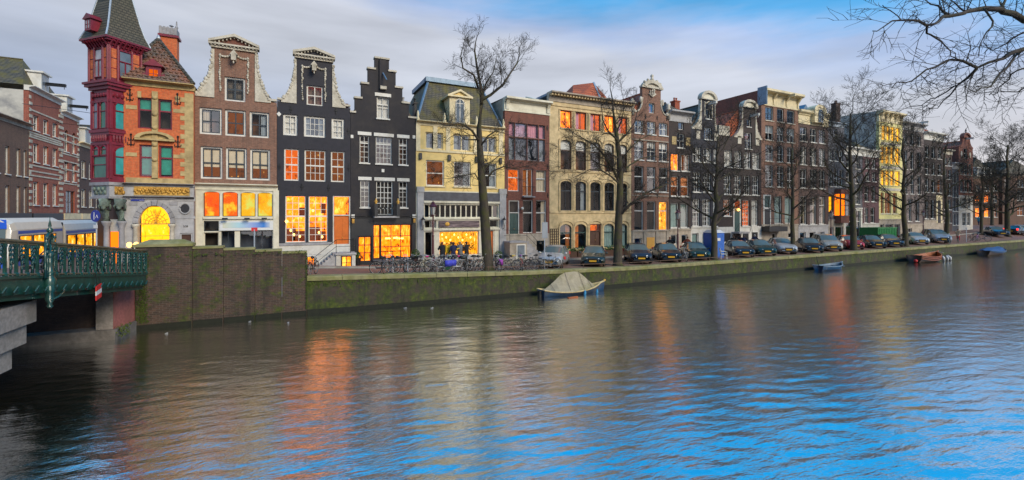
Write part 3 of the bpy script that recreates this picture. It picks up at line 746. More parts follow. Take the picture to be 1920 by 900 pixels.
def tri_pediment(h, u0, u1, z0, zt, mat, wallmat):
    V = h.V; c = (u0 + u1) / 2; th = .15
    m = MB(); m.box(u0 + .1, u1 - .1, V - .12, V + .3, z0 - .24, z0 - .07); m.box(u0, u1, V - .26, V + .3, z0 - .07, z0 + .03)
    for sg, ue in ((1, u0), (-1, u1)):
        m.prism([(ue, z0 + .03), (ue, z0 + .03 + th), (c, zt), (c, zt - th * 1.2)] if sg == 1 else [(c, zt - th * 1.2), (c, zt), (ue, z0 + .03 + th), (ue, z0 + .03)], V - .3, V + .3)
    o = m.build('pediment', mat, h.root)
    k = MB(); k.prism([(u0 + .1, z0 + .031), (u1 - .1, z0 + .031), (c, zt - .12)], V - .05, V + .25); k.build('tympanum', wallmat, o)
    k = MB(); n = 13
    for i in range(n):
        u = u0 + .15 + (u1 - u0 - .3) * i / (n - 1); k.box(u - .035, u + .035, V - .22, V - .1, z0 - .135, z0 - .072)
        f = 1 - abs(2 * i / (n - 1) - 1); zc = z0 + .03 + (zt - th * 1.2 - z0 - .03) * f
        k.box(u - .035, u + .035, V - .2, V - .04, zc - .1, zc - .0)
    k.build('dentil_band', mat, o)
def round_pediment(h, u0, u1, z0, zt, mat, wallmat):
    V = h.V; c = (u0 + u1) / 2; hw = (u1 - u0) / 2
    m = MB(); m.box(u0, u1, V - .22, V + .3, z0 - .1, z0)
    out = [(c + hw * math.cos(t), z0 + (zt - z0) * math.sin(t)) for t in np.linspace(0, math.pi, 17)]
    inn = [(c + hw * .74 * math.cos(t), z0 + (zt - z0) * .70 * math.sin(t)) for t in np.linspace(0, math.pi, 17)]
    for i in range(16): m.prism([out[i], out[i + 1], inn[i + 1], inn[i]], V - .25, V + .3)
    o = m.build('pediment', mat, h.root)
    k = MB(); k.prism(inn, V - .06, V + .25); k.build('tympanum', wallmat, o)
def garland(h, uc, hw, zt, zb, mat, beam=True):
    V = h.V; m = MB()
    for sg in (-1, 1):
        for i, z in enumerate(np.linspace(zt - .1, zb, 17)):
            r_ = WR.uniform(.04, .085); m.ball((uc + sg * hw + WR.uniform(-.03, .03), V - .03, z), (r_, .06, r_ * 1.5), 6)
        for t in np.linspace(.12, 1, 6):
            m.ball((uc + sg * hw * t, V - .04, zt - .12 + .22 * (1 - t) ** 1.5 - .1 * math.sin(t * math.pi)), (.09, .07, .075), 6)
    m.build('garland', mat, h.root, True)
    if beam:
        k = MB(); k.prism([(uc - .22, zt + .0), (uc + .22, zt + .0), (uc, zt + .3)], V - .28, V); k.box(uc - .13, uc + .13, V - .5, V, zt - .42, zt + .02); k.lathe([(.02, -.2), (.05, -.14), (.03, 0)], (uc, V - .4, zt - .42), 6)
        k.build('hoist_beam', mat, h.root)
def hoist(h, u, z, mat='white', ln=.9):
    m = MB(); V = h.V; m.box(u - .11, u + .11, V - ln, V, z, z + .22); m.box(u - .16, u + .16, V - ln, V, z + .221, z + .27); m.tube((u, V - ln + .12, z), (u, V - ln + .12, z - .22), .025, n=5)
    m.build('hoist_beam', mat, h.root)
def gable_roof(h, zs_, zr, mat, V0=None, depth=9., hip=0, name='roof', inset=0.):
    V = (h.V if V0 is None else V0) + .36; c = (h.u0 + h.u1) / 2; a, b = h.u0 + inset, h.u1 - inset; e = V + depth
    m = MB()
    m.quad((a, V, zs_), (c, V + hip, zr), (c, e, zr), (a, e, zs_)); m.quad((b, V, zs_), (c, V + hip, zr), (c, e, zr), (b, e, zs_))
    m.add([(a, e, zs_), (b, e, zs_), (c, e, zr)], [(0, 1, 2)])
    m.add([(a, V, zs_), (b, V, zs_), (c, V + hip, zr)], [(0, 1, 2)])
    o = m.build(name, mat, h.root)
    k = MB(); k.path([(c, V + hip, zr + .02), (c, e, zr + .02)], .08, 6); k.build('ridge_tiles', mat, o)
    return o
def anchors(h, pts, mat='iron'):
    for u, z in pts:
        m = MB(); m.box(u - .025, u + .025, h.V - .05, h.V, z - .22, z + .22); m.box(u - .09, u + .09, h.V - .06, h.V - .01, z - .03, z + .03); m.build('wall_anchor', mat, h.root)
def stairs(h, u0, u1, z0, z1, vd, mat, n=6, side=1, name='stair'):
    """steps rising along the facade from the outer end to a landing"""
    for i in range(n):
        f0 = i / n; a = u0 + (u1 - u0) * f0
        m = MB(); lo, hi = sorted((a, u1)); m.box(lo, hi, h.V - vd, h.V - .02, z0 + (z1 - z0) * i / n + .001, z0 + (z1 - z0) * (i + 1) / n)
        m.build('step', mat, h.root)
def railing(h, pts, mat='iron', posts=True, hgt=.9, r=.018):
    m = MB(); m.path([(p[0], p[1], p[2] + hgt) for p in pts], r, 5); m.path([(p[0], p[1], p[2] + hgt * .5) for p in pts], r * .8, 5)
    for p in pts: m.tube((p[0], p[1], p[2]), (p[0], p[1], p[2] + hgt), r, n=5)
    m.build('railing', mat, h.root)
def chimney(h, u, v, z0, z1, mat='chimney_pot', w_=.35, pots=2):
    m = MB(); m.box(u - w_, u + w_, v - .3, v + .3, z0, z1); m.box(u - w_ - .06, u + w_ + .06, v - .36, v + .36, z1 + .001, z1 + .13)
    for i in range(pots): m.lathe([(.09, .13), (.08, .4), (.11, .42), (.11, .47)], (u + (i - (pots - 1) / 2) * .3, v, z1), 7)
    m.build('chimney', mat, h.root)
def door(h, x0, y0, x1, y1, mat, fr='white', xr=None, panels=2, transom=None, bk='dark_room'):
    V = h.V; xr = xr or (x0 + x1) / 2; u0, u1, z0, z1 = U(x0, V), U(x1, V), Zf(xr, y1, V), Zf(xr, y0, V)
    h.holes.append((u0, u1, z0, z1)); fw = .08
    m = MB(); m.box(u0, u0 + fw, V + .05, V + .2, z0, z1); m.box(u1 - fw, u1, V + .05, V + .2, z0, z1); m.box(u0 + fw, u1 - fw, V + .052, V + .2, z1 - fw, z1)
    zt = z1 - fw
    if transom: zt = z0 + (z1 - z0) * transom; m.box(u0 + fw, u1 - fw, V + .052, V + .2, zt, zt + .07)
    o = m.build('door', fr, h.root)
    k = MB(); k.box(u0 + fw, u1 - fw, V + .14, V + .2, z0, zt)
    for i in range(panels):
        a = u0 + fw + (u1 - u0 - 2 * fw) * i / panels + .06; b = u0 + fw + (u1 - u0 - 2 * fw) * (i + 1) / panels - .06
        for f0, f1 in ((.06, .36), (.42, .92)): k.box(a, b, V + .115, V + .14, z0 + (zt - z0) * f0, z0 + (zt - z0) * f1)
    k.build('leaf', mat, o)
    k = MB(); k.ball(((u0 + u1) / 2 + .06, V + .1, z0 + .95), .04, 6); k.build('knob', 'gold', o)
    if transom:
        g = MB(); g.quad((u0 + fw, V + .12, zt + .07), (u1 - fw, V + .12, zt + .07), (u1 - fw, V + .12, z1 - fw), (u0 + fw, V + .12, z1 - fw)); g.build('pane', 'pane_glass', o)
        g = MB(); g.quad((u0 + fw, V + .5, zt), (u1 - fw, V + .5, zt), (u1 - fw, V + .5, z1), (u0 + fw, V + .5, z1)); g.build('room', bk, o)
    return o
def text_mesh(name, s_, size, loc, parent, mat, rot=(R(90), 0, 0), ext=.004):
    cu = bpy.data.curves.new(name, 'FONT'); cu.body = s_; cu.size = size; cu.extrude = ext; cu.align_x = 'CENTER'; cu.align_y = 'CENTER'
    t = bpy.data.objects.new(name, cu); COL.objects.link(t)
    dg = bpy.context.evaluated_depsgraph_get(); me = bpy.data.meshes.new_from_object(t.evaluated_get(dg))
    bpy.data.objects.remove(t); me.materials.clear(); me.materials.append(M[mat])
    o = bpy.data.objects.new(name, me); COL.objects.link(o); o.rotation_euler = rot
    o.location = Vector(loc) - world_loc(parent); o.parent = parent
    return o
# ================================================================ the row of canal houses
def reset(h): h.holes = []; h.spand = MB()
LIT = dict(bk='room_orange', glass='shop_glass')
# ---- red corner house with tower
def red_house():
    V = 33.0; u0, u1 = -8.3, U(363, V); zb = 2.3
    h = House('corner_house', 'red brick corner house with crimson pointed tower beside the bridge', u0, u1, zb, V)
    zc = Zf(300, 346, V); zt = Zf(300, 165, V)
    for yt, yb in ((184.5, 242), (272, 332)):
        for a, b in ((258, 285.5), (296.5, 322.5)) if yt < 200 else ((261, 287.5), (298, 324.5)):
            h.row(290, yt, yb, [(a, b)], fr='maroon', fw=.08, nx=1, ny=1, split=.62, bk='dark_room', curt=['green_curtain:.40'] if yt < 200 else ['green_curtain:.93'], glass='pane_glass')
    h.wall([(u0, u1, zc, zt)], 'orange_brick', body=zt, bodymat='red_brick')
    # stone dressings: quoins, bands, mullion, pediment
    m = MB(); z = zc; i = 0
    while z < zt - .3:
        w_ = .34 if i % 2 else .55
        m.box(u1 - w_ - .1, u1 - .005, V - .03, V + .1, z, z + .27); z += .275; i += 1
    m.build('quoin', 'tan_stone', h.root)
    for y0, y1 in ((201, 208), (288, 295), (334, 345.5)):
        h.px('stone_band', 'tan_stone', 236, y0, 257 if y1 < 330 else 362, y1, -.025, .05, 290)
        if y1 < 330: h.px('stone_band', 'tan_stone', 325, y0, 352, y1, -.025, .05, 290)
    h.px('mullion', 'tan_stone', 285.5, 172, 296.5, 334, -.12, .1, 290)
    for y in (184, 215, 240, 272, 300): MB().ball((U(291, V), V - .13, Zf(291, y, V)), (.15, .08, .12), 7).build('mullion_carving', 'tan_stone', h.root, True)
    pu0, pu1 = U(254, V), U(328, V); pz = Zf(291, 261, V)
    round_pediment(h, pu0, pu1, pz, pz + .42, 'tan_stone', 'tan_stone')
    for x, y in ((262, 177), (333, 186)): h.px('keystone', 'tan_stone', x - 4, y - 6, x + 3, y + 6, -.04, .03)
    for x, y in ((244, 178), (333, 186), (246, 262), (334, 266)):
        u, z = P(x, y, V); m = MB(); m.box(u - .025, u + .025, V - .06, V, z - .35, z + .28)
        for sg in (-1, 1): m.path([(u, V - .04, z - .25), (u + sg * .14, V - .05, z - .3), (u + sg * .16, V - .05, z - .16)], .022, 5); m.path([(u, V - .04, z + .02), (u + sg * .1, V - .05, z - .02), (u + sg * .12, V - .05, z + .1)], .02, 5)
        m.ball((u, V - .05, z + .3), .06, 6); m.build('wall_anchor', 'iron', h.root)
    cornice(h, u0, u1 + .05, zt, zt + .34, 'tan_stone', .4)
    # hipped pantile roof
    ap = Vector((U(297, 35.6), 35.6, Zf(297, 74, 35.6))); z = zt + .34; m = MB()
    A, B = (u0 - .3, V - .25, z), (u1 + .05, V - .25, z)
    C, D = (u1 + .05, V + 9, z), (u0 - 1.4, V + 9, z)
    apb = (ap.x, V + 6, ap.z)
    m.add([A, B, ap, C, D, apb], [(0, 1, 2), (1, 3, 5, 2), (4, 0, 2, 5), (3, 4, 5)])
    rf = m.build('roof', 'old_pantiles', h.root)
    k = MB()
    n = 14
    for E in (A, B):
        for i in range(n):
            p = Vector(E).lerp(ap, (i + .1) / n); q = Vector(E).lerp(ap, (i + 1) / n); k.tube(p + Vector((0, 0, .03)), q + Vector((0, 0, .05)), .11, .085, 6)
    k.build('hip_tiles', 'dark_tiles', rf)
    # rows of pantiles standing proud
    for r in range(1, 13):
        t = r / 13.; p = Vector(A).lerp(ap, t); q = Vector(B).lerp(ap, t)
        n = max(2, int((q - p).length / .26)); k = MB()
        for i in range(n):
            c = p.lerp(q, (i + .5) / n); k.ball((c.x, c.y - .03, c.z), (.115, .10, .06), 5)
        k.build('tile_row', 'old_pantiles', rf, True)
    MB().lathe([(.12, 0), (.1, .2), (.03, .34)], (ap.x, ap.y, ap.z - .05), 8).build('roof_finial', 'zinc', rf)
    # dormer
    du, dz = P(289, 139, 33.2); m = MB(); m.box(du - .36, du + .36, 33.05, 35.2, dz - .5, dz + .42)
    m.prism([(du - .5, dz + .42), (du + .5, dz + .42), (du, dz + .82)], 32.9, 35.2); m.box(du - .52, du - .36, 33.1, 34.2, dz - .5, dz + .05); m.box(du + .36, du + .52, 33.1, 34.2, dz - .5, dz + .05)
    do = m.build('dormer', 'maroon', h.root)
    MB().box(du - .2, du + .2, 33.03, 33.06, dz - .28, dz + .22).build('pane', 'room_amber', do)
    k = MB(); k.box(du - .015, du + .015, 33.01, 33.04, dz - .28, dz + .22); k.box(du - .2, du + .2, 33.012, 33.038, dz - .045, dz - .015); k.build('glazing_bar', 'maroon', do)
    # chimney behind the hip
    cu, cz = P(318, 108, 37.0); m = MB(); m.box(cu - .45, cu + .45, 36.7, 37.4, cz - 2.2, cz + 1.25); m.build('chimney', 'orange_brick', h.root)
    m = MB(); m.box(cu - .56, cu + .56, 36.6, 37.5, cz + 1.25, cz + 1.4); m.build('chimney_band', 'maroon', h.root)
    m = MB(); m.box(cu - .5, cu + .46, 36.62, 37.45, cz + 1.401, cz + 1.85)
    for i in range(5): m.box(cu - .48 + i * .2, cu - .36 + i * .2, 36.6, 36.64, cz + 1.42, cz + 1.9)
    m.lathe([(.05, 0), (.05, .22), (.14, .24), (.02, .34)], (cu + .1, 37, cz + 1.85), 7); m.lathe([(.05, 0), (.1, .2), (.05, .3), (.03, .6)], (cu + .38, 37, cz + 1.85), 7)
    m.build('chimney_cap', 'grey_stone', h.root)
    # ---- stone ground floor with the big lit arch
    reset(h)
    zf0, zf1 = Zf(300, 370, V), zc
    z_spr = Zf(289, 419, V); z_top = Zf(289, 385.5, V); ua, ub = U(259.5, V), U(319, V)
    h.win(ua, ub, zb + .9, z_top, fr='brown_sash', fw=.06, nx=1, ny=1, bk='room_yellow', glass='shop_glass', arch=(z_top - z_spr), depth=1.6, name='arch_window', dv=.3)
    m = MB()   # fan tracery in the arch
    cu = (ua + ub) / 2; m.box(ua, ub, V + .26, V + .3, z_spr - .06, z_spr)
    for t in np.linspace(.3, math.pi - .3, 7): m.tube((cu, V + .29, z_spr), (cu + .8 * math.cos(t) * (ub - ua) / 2, V + .29, z_spr + .8 * math.sin(t) * (z_top - z_spr)), .015, n=4)
    for rr in (.2, .34, .5): m.path([(cu + rr * math.cos(t), V + .29, z_spr + rr * math.sin(t)) for t in np.linspace(0, math.pi, 11)], .016, 4)
    m.box(ua, ub, V + .26, V + .3, z_spr - .75, z_spr - .72)
    m.build('tracery', 'gold', h.root)
    door(h, 337, 437, 361, 489, 'brown_sash', 'pale_grey_stone', panels=2)
    h.wall([(u0, u1, zb, zf1)], 'pale_grey_stone', name='stone_front', body=False)
    rad = (ub - ua) / 2
    for i, t in enumerate(np.linspace(0, math.pi, 12)[:-1]):     # voussoirs, each its own block
        t1 = t + math.pi / 11 - .025; r1 = .34 if i == 5 else .26; e = (z_top - z_spr) / rad
        pts = [(cu + (rad + .01) * math.cos(a), z_spr + (rad + .01) * e * math.sin(a)) for a in (t, t1)] + [(cu + (rad + r1) * math.cos(a), z_spr + (rad * e + r1) * math.sin(a)) for a in (t1, t)]
        MB().prism(pts, V - .07 - (.06 if i == 5 else 0), V + .04).build('voussoir', 'grey_stone', h.root)
    for x in (255, 323):
        c = U(x, V); MB().lathe([(.2, 0), (.2, .12), (.13, .2), (.12, 1.5), (.19, 1.6), (.2, 1.72)], (c, V - .08, z_spr - 1.75), 10).build('column', 'stone_white', h.root, True)
        h.box('column_base', 'pale_grey_stone', c - .2, c + .2, V - .2, V, zb, z_spr - 1.75)
    ou, oz = P(347, 391, V)
    m = MB(); m.path([(ou + .26 * math.cos(t), V - .02, oz + .31 * math.sin(t)) for t in np.linspace(0, 2 * math.pi, 17)], .05, 6); m.box(ou - .5, ou + .5, V - .03, V + .01, oz + .45, oz + .62); m.box(ou - .5, ou + .5, V - .03, V + .01, oz - .6, oz - .45)
    m.build('oculus', 'pale_grey_stone', h.root)
    m = MB(); m.prism([(ou + .24 * math.cos(t), oz + .29 * math.sin(t)) for t in np.linspace(0, 2 * math.pi, 17)[:-1]], V - .012, V + .01); m.build('oculus_grille', 'black_paint', h.root)
    for x0, x1 in ((242, 257.5), (317.5, 333)): h.px('relief_plaque', 'grey_stone', x0, 378, x1, 384.5, -.03, .02)
    cornice(h, u0, u1 + .03, zf0 - .1, zf0 + .06, 'pale_grey_stone', .25)
    cornice(h, u0, u1 + .03, zf1 - .12, zf1 + .06, 'grey_stone', .28, name='string_course')
    h.px('frieze_frame', 'tan_stone', 251, 349.5, 356, 367, -.04, .02, 303); h.px('gold_frieze', 'gold', 253, 351, 354, 365.5, -.06, .0, 303)
    k = MB()
    for i in range(34): k.ball((U(254 + i * 3, V), V - .07, Zf(303, 358.5 + 3.2 * math.sin(i * 1.9), V)), (.09, .05, .10), 5)
    k.build('frieze_relief', 'gold', h.root, True)
    text_mesh('house_number', '508', .17, (U(348, V), V - .012, Zf(348, 424.5, V)), h.root, 'black_paint')
    # ---- crimson tower, a square set on its corner
    tc_ = Vector((-8.8, 33.6)); D4 = lambda r: [(tc_.x, tc_.y - r), (tc_.x + r, tc_.y), (tc_.x, tc_.y + r), (tc_.x - r, tc_.y)]
    zl = lambda y: CAMZ + (403 - y) / 33.85
    def lvl(name, mat, r, y0, y1, parent=None): return MB().slab(D4(r), zl(y1), zl(y0)).build(name, mat, parent or h.root)
    lvl('oriel_base', 'pale_grey_stone', 1.08, 347, 368); lvl('oriel_moulding', 'grey_stone', 1.18, 341, 347); lvl('oriel_moulding', 'grey_stone', 1.16, 367.9, 372)
    tw = MB()
    for r, y0, y1 in ((1.05, 241, 340.9), (1.05, 152, 240.9)): tw.slab(D4(r), zl(y1), zl(y0))
    tb = tw.build('tower_wall', 'maroon', h.root)
    for r, y0, y1 in ((1.12, 332, 341), (1.2, 241, 247), (1.13, 247.1, 252), (1.12, 265, 270), (1.14, 186, 190)): lvl('moulding', 'maroon', r, y0, y1, None)
    n1 = Vector((-1, -1)).normalized(); n2 = Vector((1, -1)).normalized()
    def face_pt(side, s_, z, out): # side -1 left face, +1 right face; s_ in 0..1 from near corner
        r = 1.05; p0 = Vector((tc_.x, tc_.y - r)); p1 = Vector((tc_.x + side * r, tc_.y)); n = n1 if side < 0 else n2
        p = p0.lerp(p1, s_) + n * out; return (p.x, p.y, z)
    def face_win(side, s0, s1, y0, y1, arch, mats, bars=1, r_out=.0, rr=None):
        z0, z1 = zl(y1), zl(y0); zs_ = z1 - arch
        def ring(o): 
            a, b = s0, s1; pts = [(a, z0), (b, z0)]
            if arch: pts += [((a + b) / 2 + (b - a) / 2 * math.cos(t), zs_ + arch * math.sin(t)) for t in np.linspace(0, math.pi, 11)]
            else: pts += [(b, z1), (a, z1)]
            return pts
        pts = ring(0); m = MB()
        loop = [face_pt(side, p[0], p[1], .03) for p in pts]; m.path(loop + [loop[0]], .045, 5)
        zm = z0 + (z1 - z0) * .62; m.tube(face_pt(side, s0, zm, .03), face_pt(side, s1, zm, .03), .035, n=5)
        for i in range(1, bars): m.tube(face_pt(side, s0 + (s1 - s0) * i / bars, z0, .03), face_pt(side, s0 + (s1 - s0) * i / bars, zm, .03), .03, n=5)
        o = m.build('window', 'maroon', h.root)
        m = MB(); m.add([face_pt(side, p[0], p[1], .012) for p in pts], [tuple(range(len(pts)))]); m.build('pane', mats, o)
        return o
    win_glass('teal_pane', (.03, .30, .30)); win_glass('green_pane', (.03, .16, .09)); win_glass('grey_pane', (.16, .19, .22)); win_glass('white_pane', (.42, .40, .40))
    face_win(-1, .62, .9, 186, 239, .3, 'grey_pane'); face_win(-1, .14, .5, 187, 239, .3, 'green_pane')
    face_win(1, .16, .86, 184, 240, .4, 'teal_pane', 1)
    face_win(-1, .12, .88, 292, 334, 0, 'green_pane'); face_win(-1, .58, .9, 272, 290, .25, 'green_pane'); face_win(-1, .12, .46, 272, 290, .25, 'green_pane')
    face_win(1, .16, .86, 271, 327, .4, 'teal_pane')
    for side in (-1, 1):                                   # pilasters, balusters, friezes
        m = MB()
        for s_ in (.03, .97):
            m.tube(face_pt(side, s_, zl(334), .04), face_pt(side, s_, zl(270), .04), .07, n=6); m.tube(face_pt(side, s_, zl(240), .04), face_pt(side, s_, zl(168), .04), .07, n=6)
        for i in range(9): s_ = .1 + .1 * i; m.path([face_pt(side, s_, zl(264), .1), face_pt(side, s_, zl(258), .1), face_pt(side, s_, zl(252), .1)], [.025, .045, .025], 5)
        for i in range(6):
            s_ = .1 + .16 * i; c = face_pt(side, s_, zl(176), .03); m.ball(c, (.1, .1, .13), 6)
        m.build('pilaster', 'maroon', h.root)
        m = MB(); m.add([face_pt(side, a, z, .035) for a, z in ((.15, zl(364.5)), (.85, zl(364.5)), (.85, zl(349)), (.15, zl(349)))], [(0, 1, 2, 3)])
        for i in range(6): c = face_pt(side, .2 + .12 * i, zl(357 + 3 * (-1) ** i), .04); m.ball(c, (.09, .09, .13), 6)
        m.build('oriel_relief', 'verdigris' if side < 0 else 'gold', h.root, True)
    # cornice, upper storey, roof cornice
    for r, y0, y1 in ((1.5, 151, 155), (1.4, 155.1, 160), (1.22, 160.1, 166)): lvl('tower_cornice', 'maroon', r, y0, y1)
    R2 = 1.17
    MB().slab(D4(R2), zl(150.9), zl(78)).build('upper_storey', 'maroon', h.root)
    zu0, zu1 = zl(146), zl(90)
    for side in (-1, 1):
        n = n1 if side < 0 else n2; p0 = Vector((tc_.x, tc_.y - R2)); p1 = Vector((tc_.x + side * R2, tc_.y))
        fp = lambda s_, z, o_: ((p0.lerp(p1, s_) + n * o_).x, (p0.lerp(p1, s_) + n * o_).y, z)
        def panel(s0, s1, z0, z1, mat, name, o_=.02): return MB().add([fp(s0, z0, o_), fp(s1, z0, o_), fp(s1, z1, o_), fp(s0, z1, o_), fp(s0, z0, -.05), fp(s1, z0, -.05), fp(s1, z1, -.05), fp(s0, z1, -.05)], [(0, 1, 2, 3), (0, 4, 5, 1), (3, 2, 6, 7), (0, 3, 7, 4), (1, 5, 6, 2)]).build(name, mat, h.root)
        for s0, s1 in ((.07, .22), (.72, .92)):
            for i in range(3): panel(s0, s1, zu0 + .05 + i * .56, zu0 + .56 + i * .56, 'orange_brick', 'brick_panel')
        wpan = panel(.3, .66, zu0 + .12, zu1 - .04, 'white_pane' if side < 0 else 'grey_pane', 'pane', .025)
        m = MB(); lp = [fp(s_, z, .04) for s_, z in ((.29, zu0 + .1), (.67, zu0 + .1), (.67, zu1), (.29, zu1), (.29, zu0 + .1))]; m.path(lp, .05, 5)
        zm = zu0 + 1.05; m.tube(fp(.29, zm, .04), fp(.67, zm, .04), .04, n=5); m.tube(fp(.48, zm, .04), fp(.48, zu0 + .1, .04), .035, n=5); m.build('window_frame', 'maroon', h.root)
        m = MB()
        for s_ in (.02, .98, .26, .69): m.tube(fp(s_, zl(150), .03), fp(s_, zl(80), .03), .06, n=5)
        m.build('pilaster', 'maroon', h.root)
        for i in range(8):
            s_ = .03 + i * .134; a = fp(s_, zl(80), .02); b = fp(s_, zl(75), .3); MB().path([fp(s_, zl(86), .03), fp(s_, zl(80), .14), b], [.05, .06, .06], 5).build('bracket', 'maroon', h.root)
    for r, y0, y1 in ((1.62, 70, 73.5), (1.5, 73.6, 77), (1.28, 77.1, 83)): lvl('roof_cornice', 'maroon', r, y0, y1)
    # flared slate spire with lead hips
    zsp = zl(69.9); prof = [(1.60, 0), (1.33, .55), (1.12, 1.2), (.84, 2.3), (.42, 4.1), (.06, 5.9)]
    m = MB(); rings = [[(x, y, zsp + z) for x, y in D4(r)] for r, z in prof]
    for a, b in zip(rings[:-1], rings[1:]):
        for i in range(4): m.quad(a[i], a[(i + 1) % 4], b[(i + 1) % 4], b[i])
    sp = m.build('spire', 'spire_tiles', h.root)
    m = MB()
    for i in range(4): m.path([rings[k][i] for k in range(len(rings))], .045, 6)
    m.build('hip_flashing', 'zinc', sp)
    MB().lathe([(.09, 0), (.12, .12), (.03, .3), (.03, .9), (.09, 1.0), (.02, 1.1)], (tc_.x, tc_.y, zsp + 5.8), 7).build('spire_finial', 'zinc', sp)
    # little dormer on the spire's left slope
    c = Vector((tc_.x, tc_.y)) + n1 * 1.0 ; zd = zl(50); rot = math.atan2(n1.y, n1.x) + math.pi / 2
    m = MB(); m.obox((c.x, c.y, zd), (.52, .7, .62), rot); 
    tr = Matrix.Rotation(rot, 4, 'Z')
    pr = [Vector((-.36, -.42, .31)), Vector((.36, -.42, .31)), Vector((0, -.42, .62)), Vector((-.36, .4, .31)), Vector((.36, .4, .31)), Vector((0, .4, .62))]
    m.add([Vector((c.x, c.y, zd)) + tr @ p for p in pr], [(0, 1, 2), (5, 4, 3), (0, 3, 4, 1), (1, 4, 5, 2), (2, 5, 3, 0)])
    dm = m.build('spire_dormer', 'maroon', h.root)
    m = MB(); q = [Vector((c.x, c.y, zd)) + tr @ Vector(p) for p in ((-.15, -.36, -.2), (.15, -.36, -.2), (.15, -.36, .22), (-.15, -.36, .22))]; m.add(q, [(0, 1, 2, 3)]); m.build('pane', 'white_pane', dm)
    m = MB(); m.tube((q[0] + q[1]) / 2, (q[2] + q[3]) / 2, .025, n=4); m.tube((q[0] + q[3]) / 2, (q[1] + q[2]) / 2, .02, n=4); m.build('glazing_bar', 'maroon', dm)
    # under the oriel: chamfered corner, columns, corbel figures and lit doorway
    z1 = zl(372)
    MB().slab([(-8.3, 33.02), (-8.3, 34.6), (-9.85, 34.6), (-9.85, 34.3), (-8.85, 33.35)], zb, z1).build('corner_wall', 'brown_sash', h.root)
    for cx, cy in ((-8.35, 32.85), (-9.05, 33.0)):
        MB().lathe([(.22, 0), (.22, .3), (.14, .4), (.13, 2.2), (.22, 2.4), (.24, 2.5)], (cx, cy, zb), 10).build('column', 'grey_stone', h.root, True)
        m = MB(); zc_ = zb + 2.5
        m.path([(cx, cy, zc_ - .02), (cx - .02, cy - .04, zc_ + .3), (cx - .04, cy - .16, zc_ + .55), (cx - .02, cy - .28, zc_ + .85), (cx, cy - .2, zc_ + 1.2)], [.2, .15, .2, .22, .3], 8)
        m.ball((cx - .03, cy - .36, zc_ + .78), (.12, .13, .16), 7)
        for sg in (-1, 1): m.path([(cx + sg * .18, cy - .15, zc_ + .6), (cx + sg * .24, cy - .3, zc_ + .85), (cx + sg * .14, cy - .25, zc_ + 1.15)], [.07, .06, .05], 5)
        m.build('corbel_figure', 'verdigris', h.root, True)
    a, b = Vector((-8.42, 33.0)), Vector((-8.98, 33.3))
    MB().add([(-8.48, 32.98, zb), (-8.95, 33.28, zb), (-8.95, 33.28, zb + 1.9), (-8.48, 32.98, zb + 1.9)], [(0, 1, 2, 3)]).build('lit_doorway', 'orange_light', h.root)
    MB().add([(-8.47, 32.96, zb + 1.901), (-8.96, 33.26, zb + 1.901), (-8.96, 33.26, zb + 2.6), (-8.47, 32.96, zb + 2.6)], [(0, 1, 2, 3)]).build('door_panel', 'white_plaster', h.root)
    # blue enamel street sign
    sg = thing('street_sign', 'small blue enamel street name sign on the grey stone front', 'sign', (U(258, V), V - .02, Zf(258, 374, V)))
    plain('sign_blue', (.02, .035, .28), .3, .05)
    MB().box(U(245.5, V), U(271, V), V - .035, V - .008, Zf(258, 377, V), Zf(258, 370.6, V)).build('plate', 'sign_blue', sg)
    text_mesh('lettering', 'KEIZERSGRACHT', .098, (U(258, V), V - .037, Zf(258, 372.6, V)), sg, 'sign_white', ext=.002)
    text_mesh('lettering', 'CENTRUM', .05, (U(266, V), V - .037, Zf(266, 375.5, V)), sg, 'sign_white', ext=.002)
def win_glass(name, col):
    m, t, o = newmat(name)
    f = noise(t, 1.5, 4); c = ramp(t, f, [(.3, tuple(x * .6 for x in col)), (.7, tuple(min(1, x * 1.25) for x in col))])
    b = nd(t, 'ShaderNodeBsdfPrincipled', {'Roughness': .08, 'Base Color': c, 'Coat Weight': .6, 'Coat Roughness': .03}); t.links.new(b.outputs[0], o.inputs[0])
plain('sign_white', (.7, .7, .7), .5, .05)
red_house()

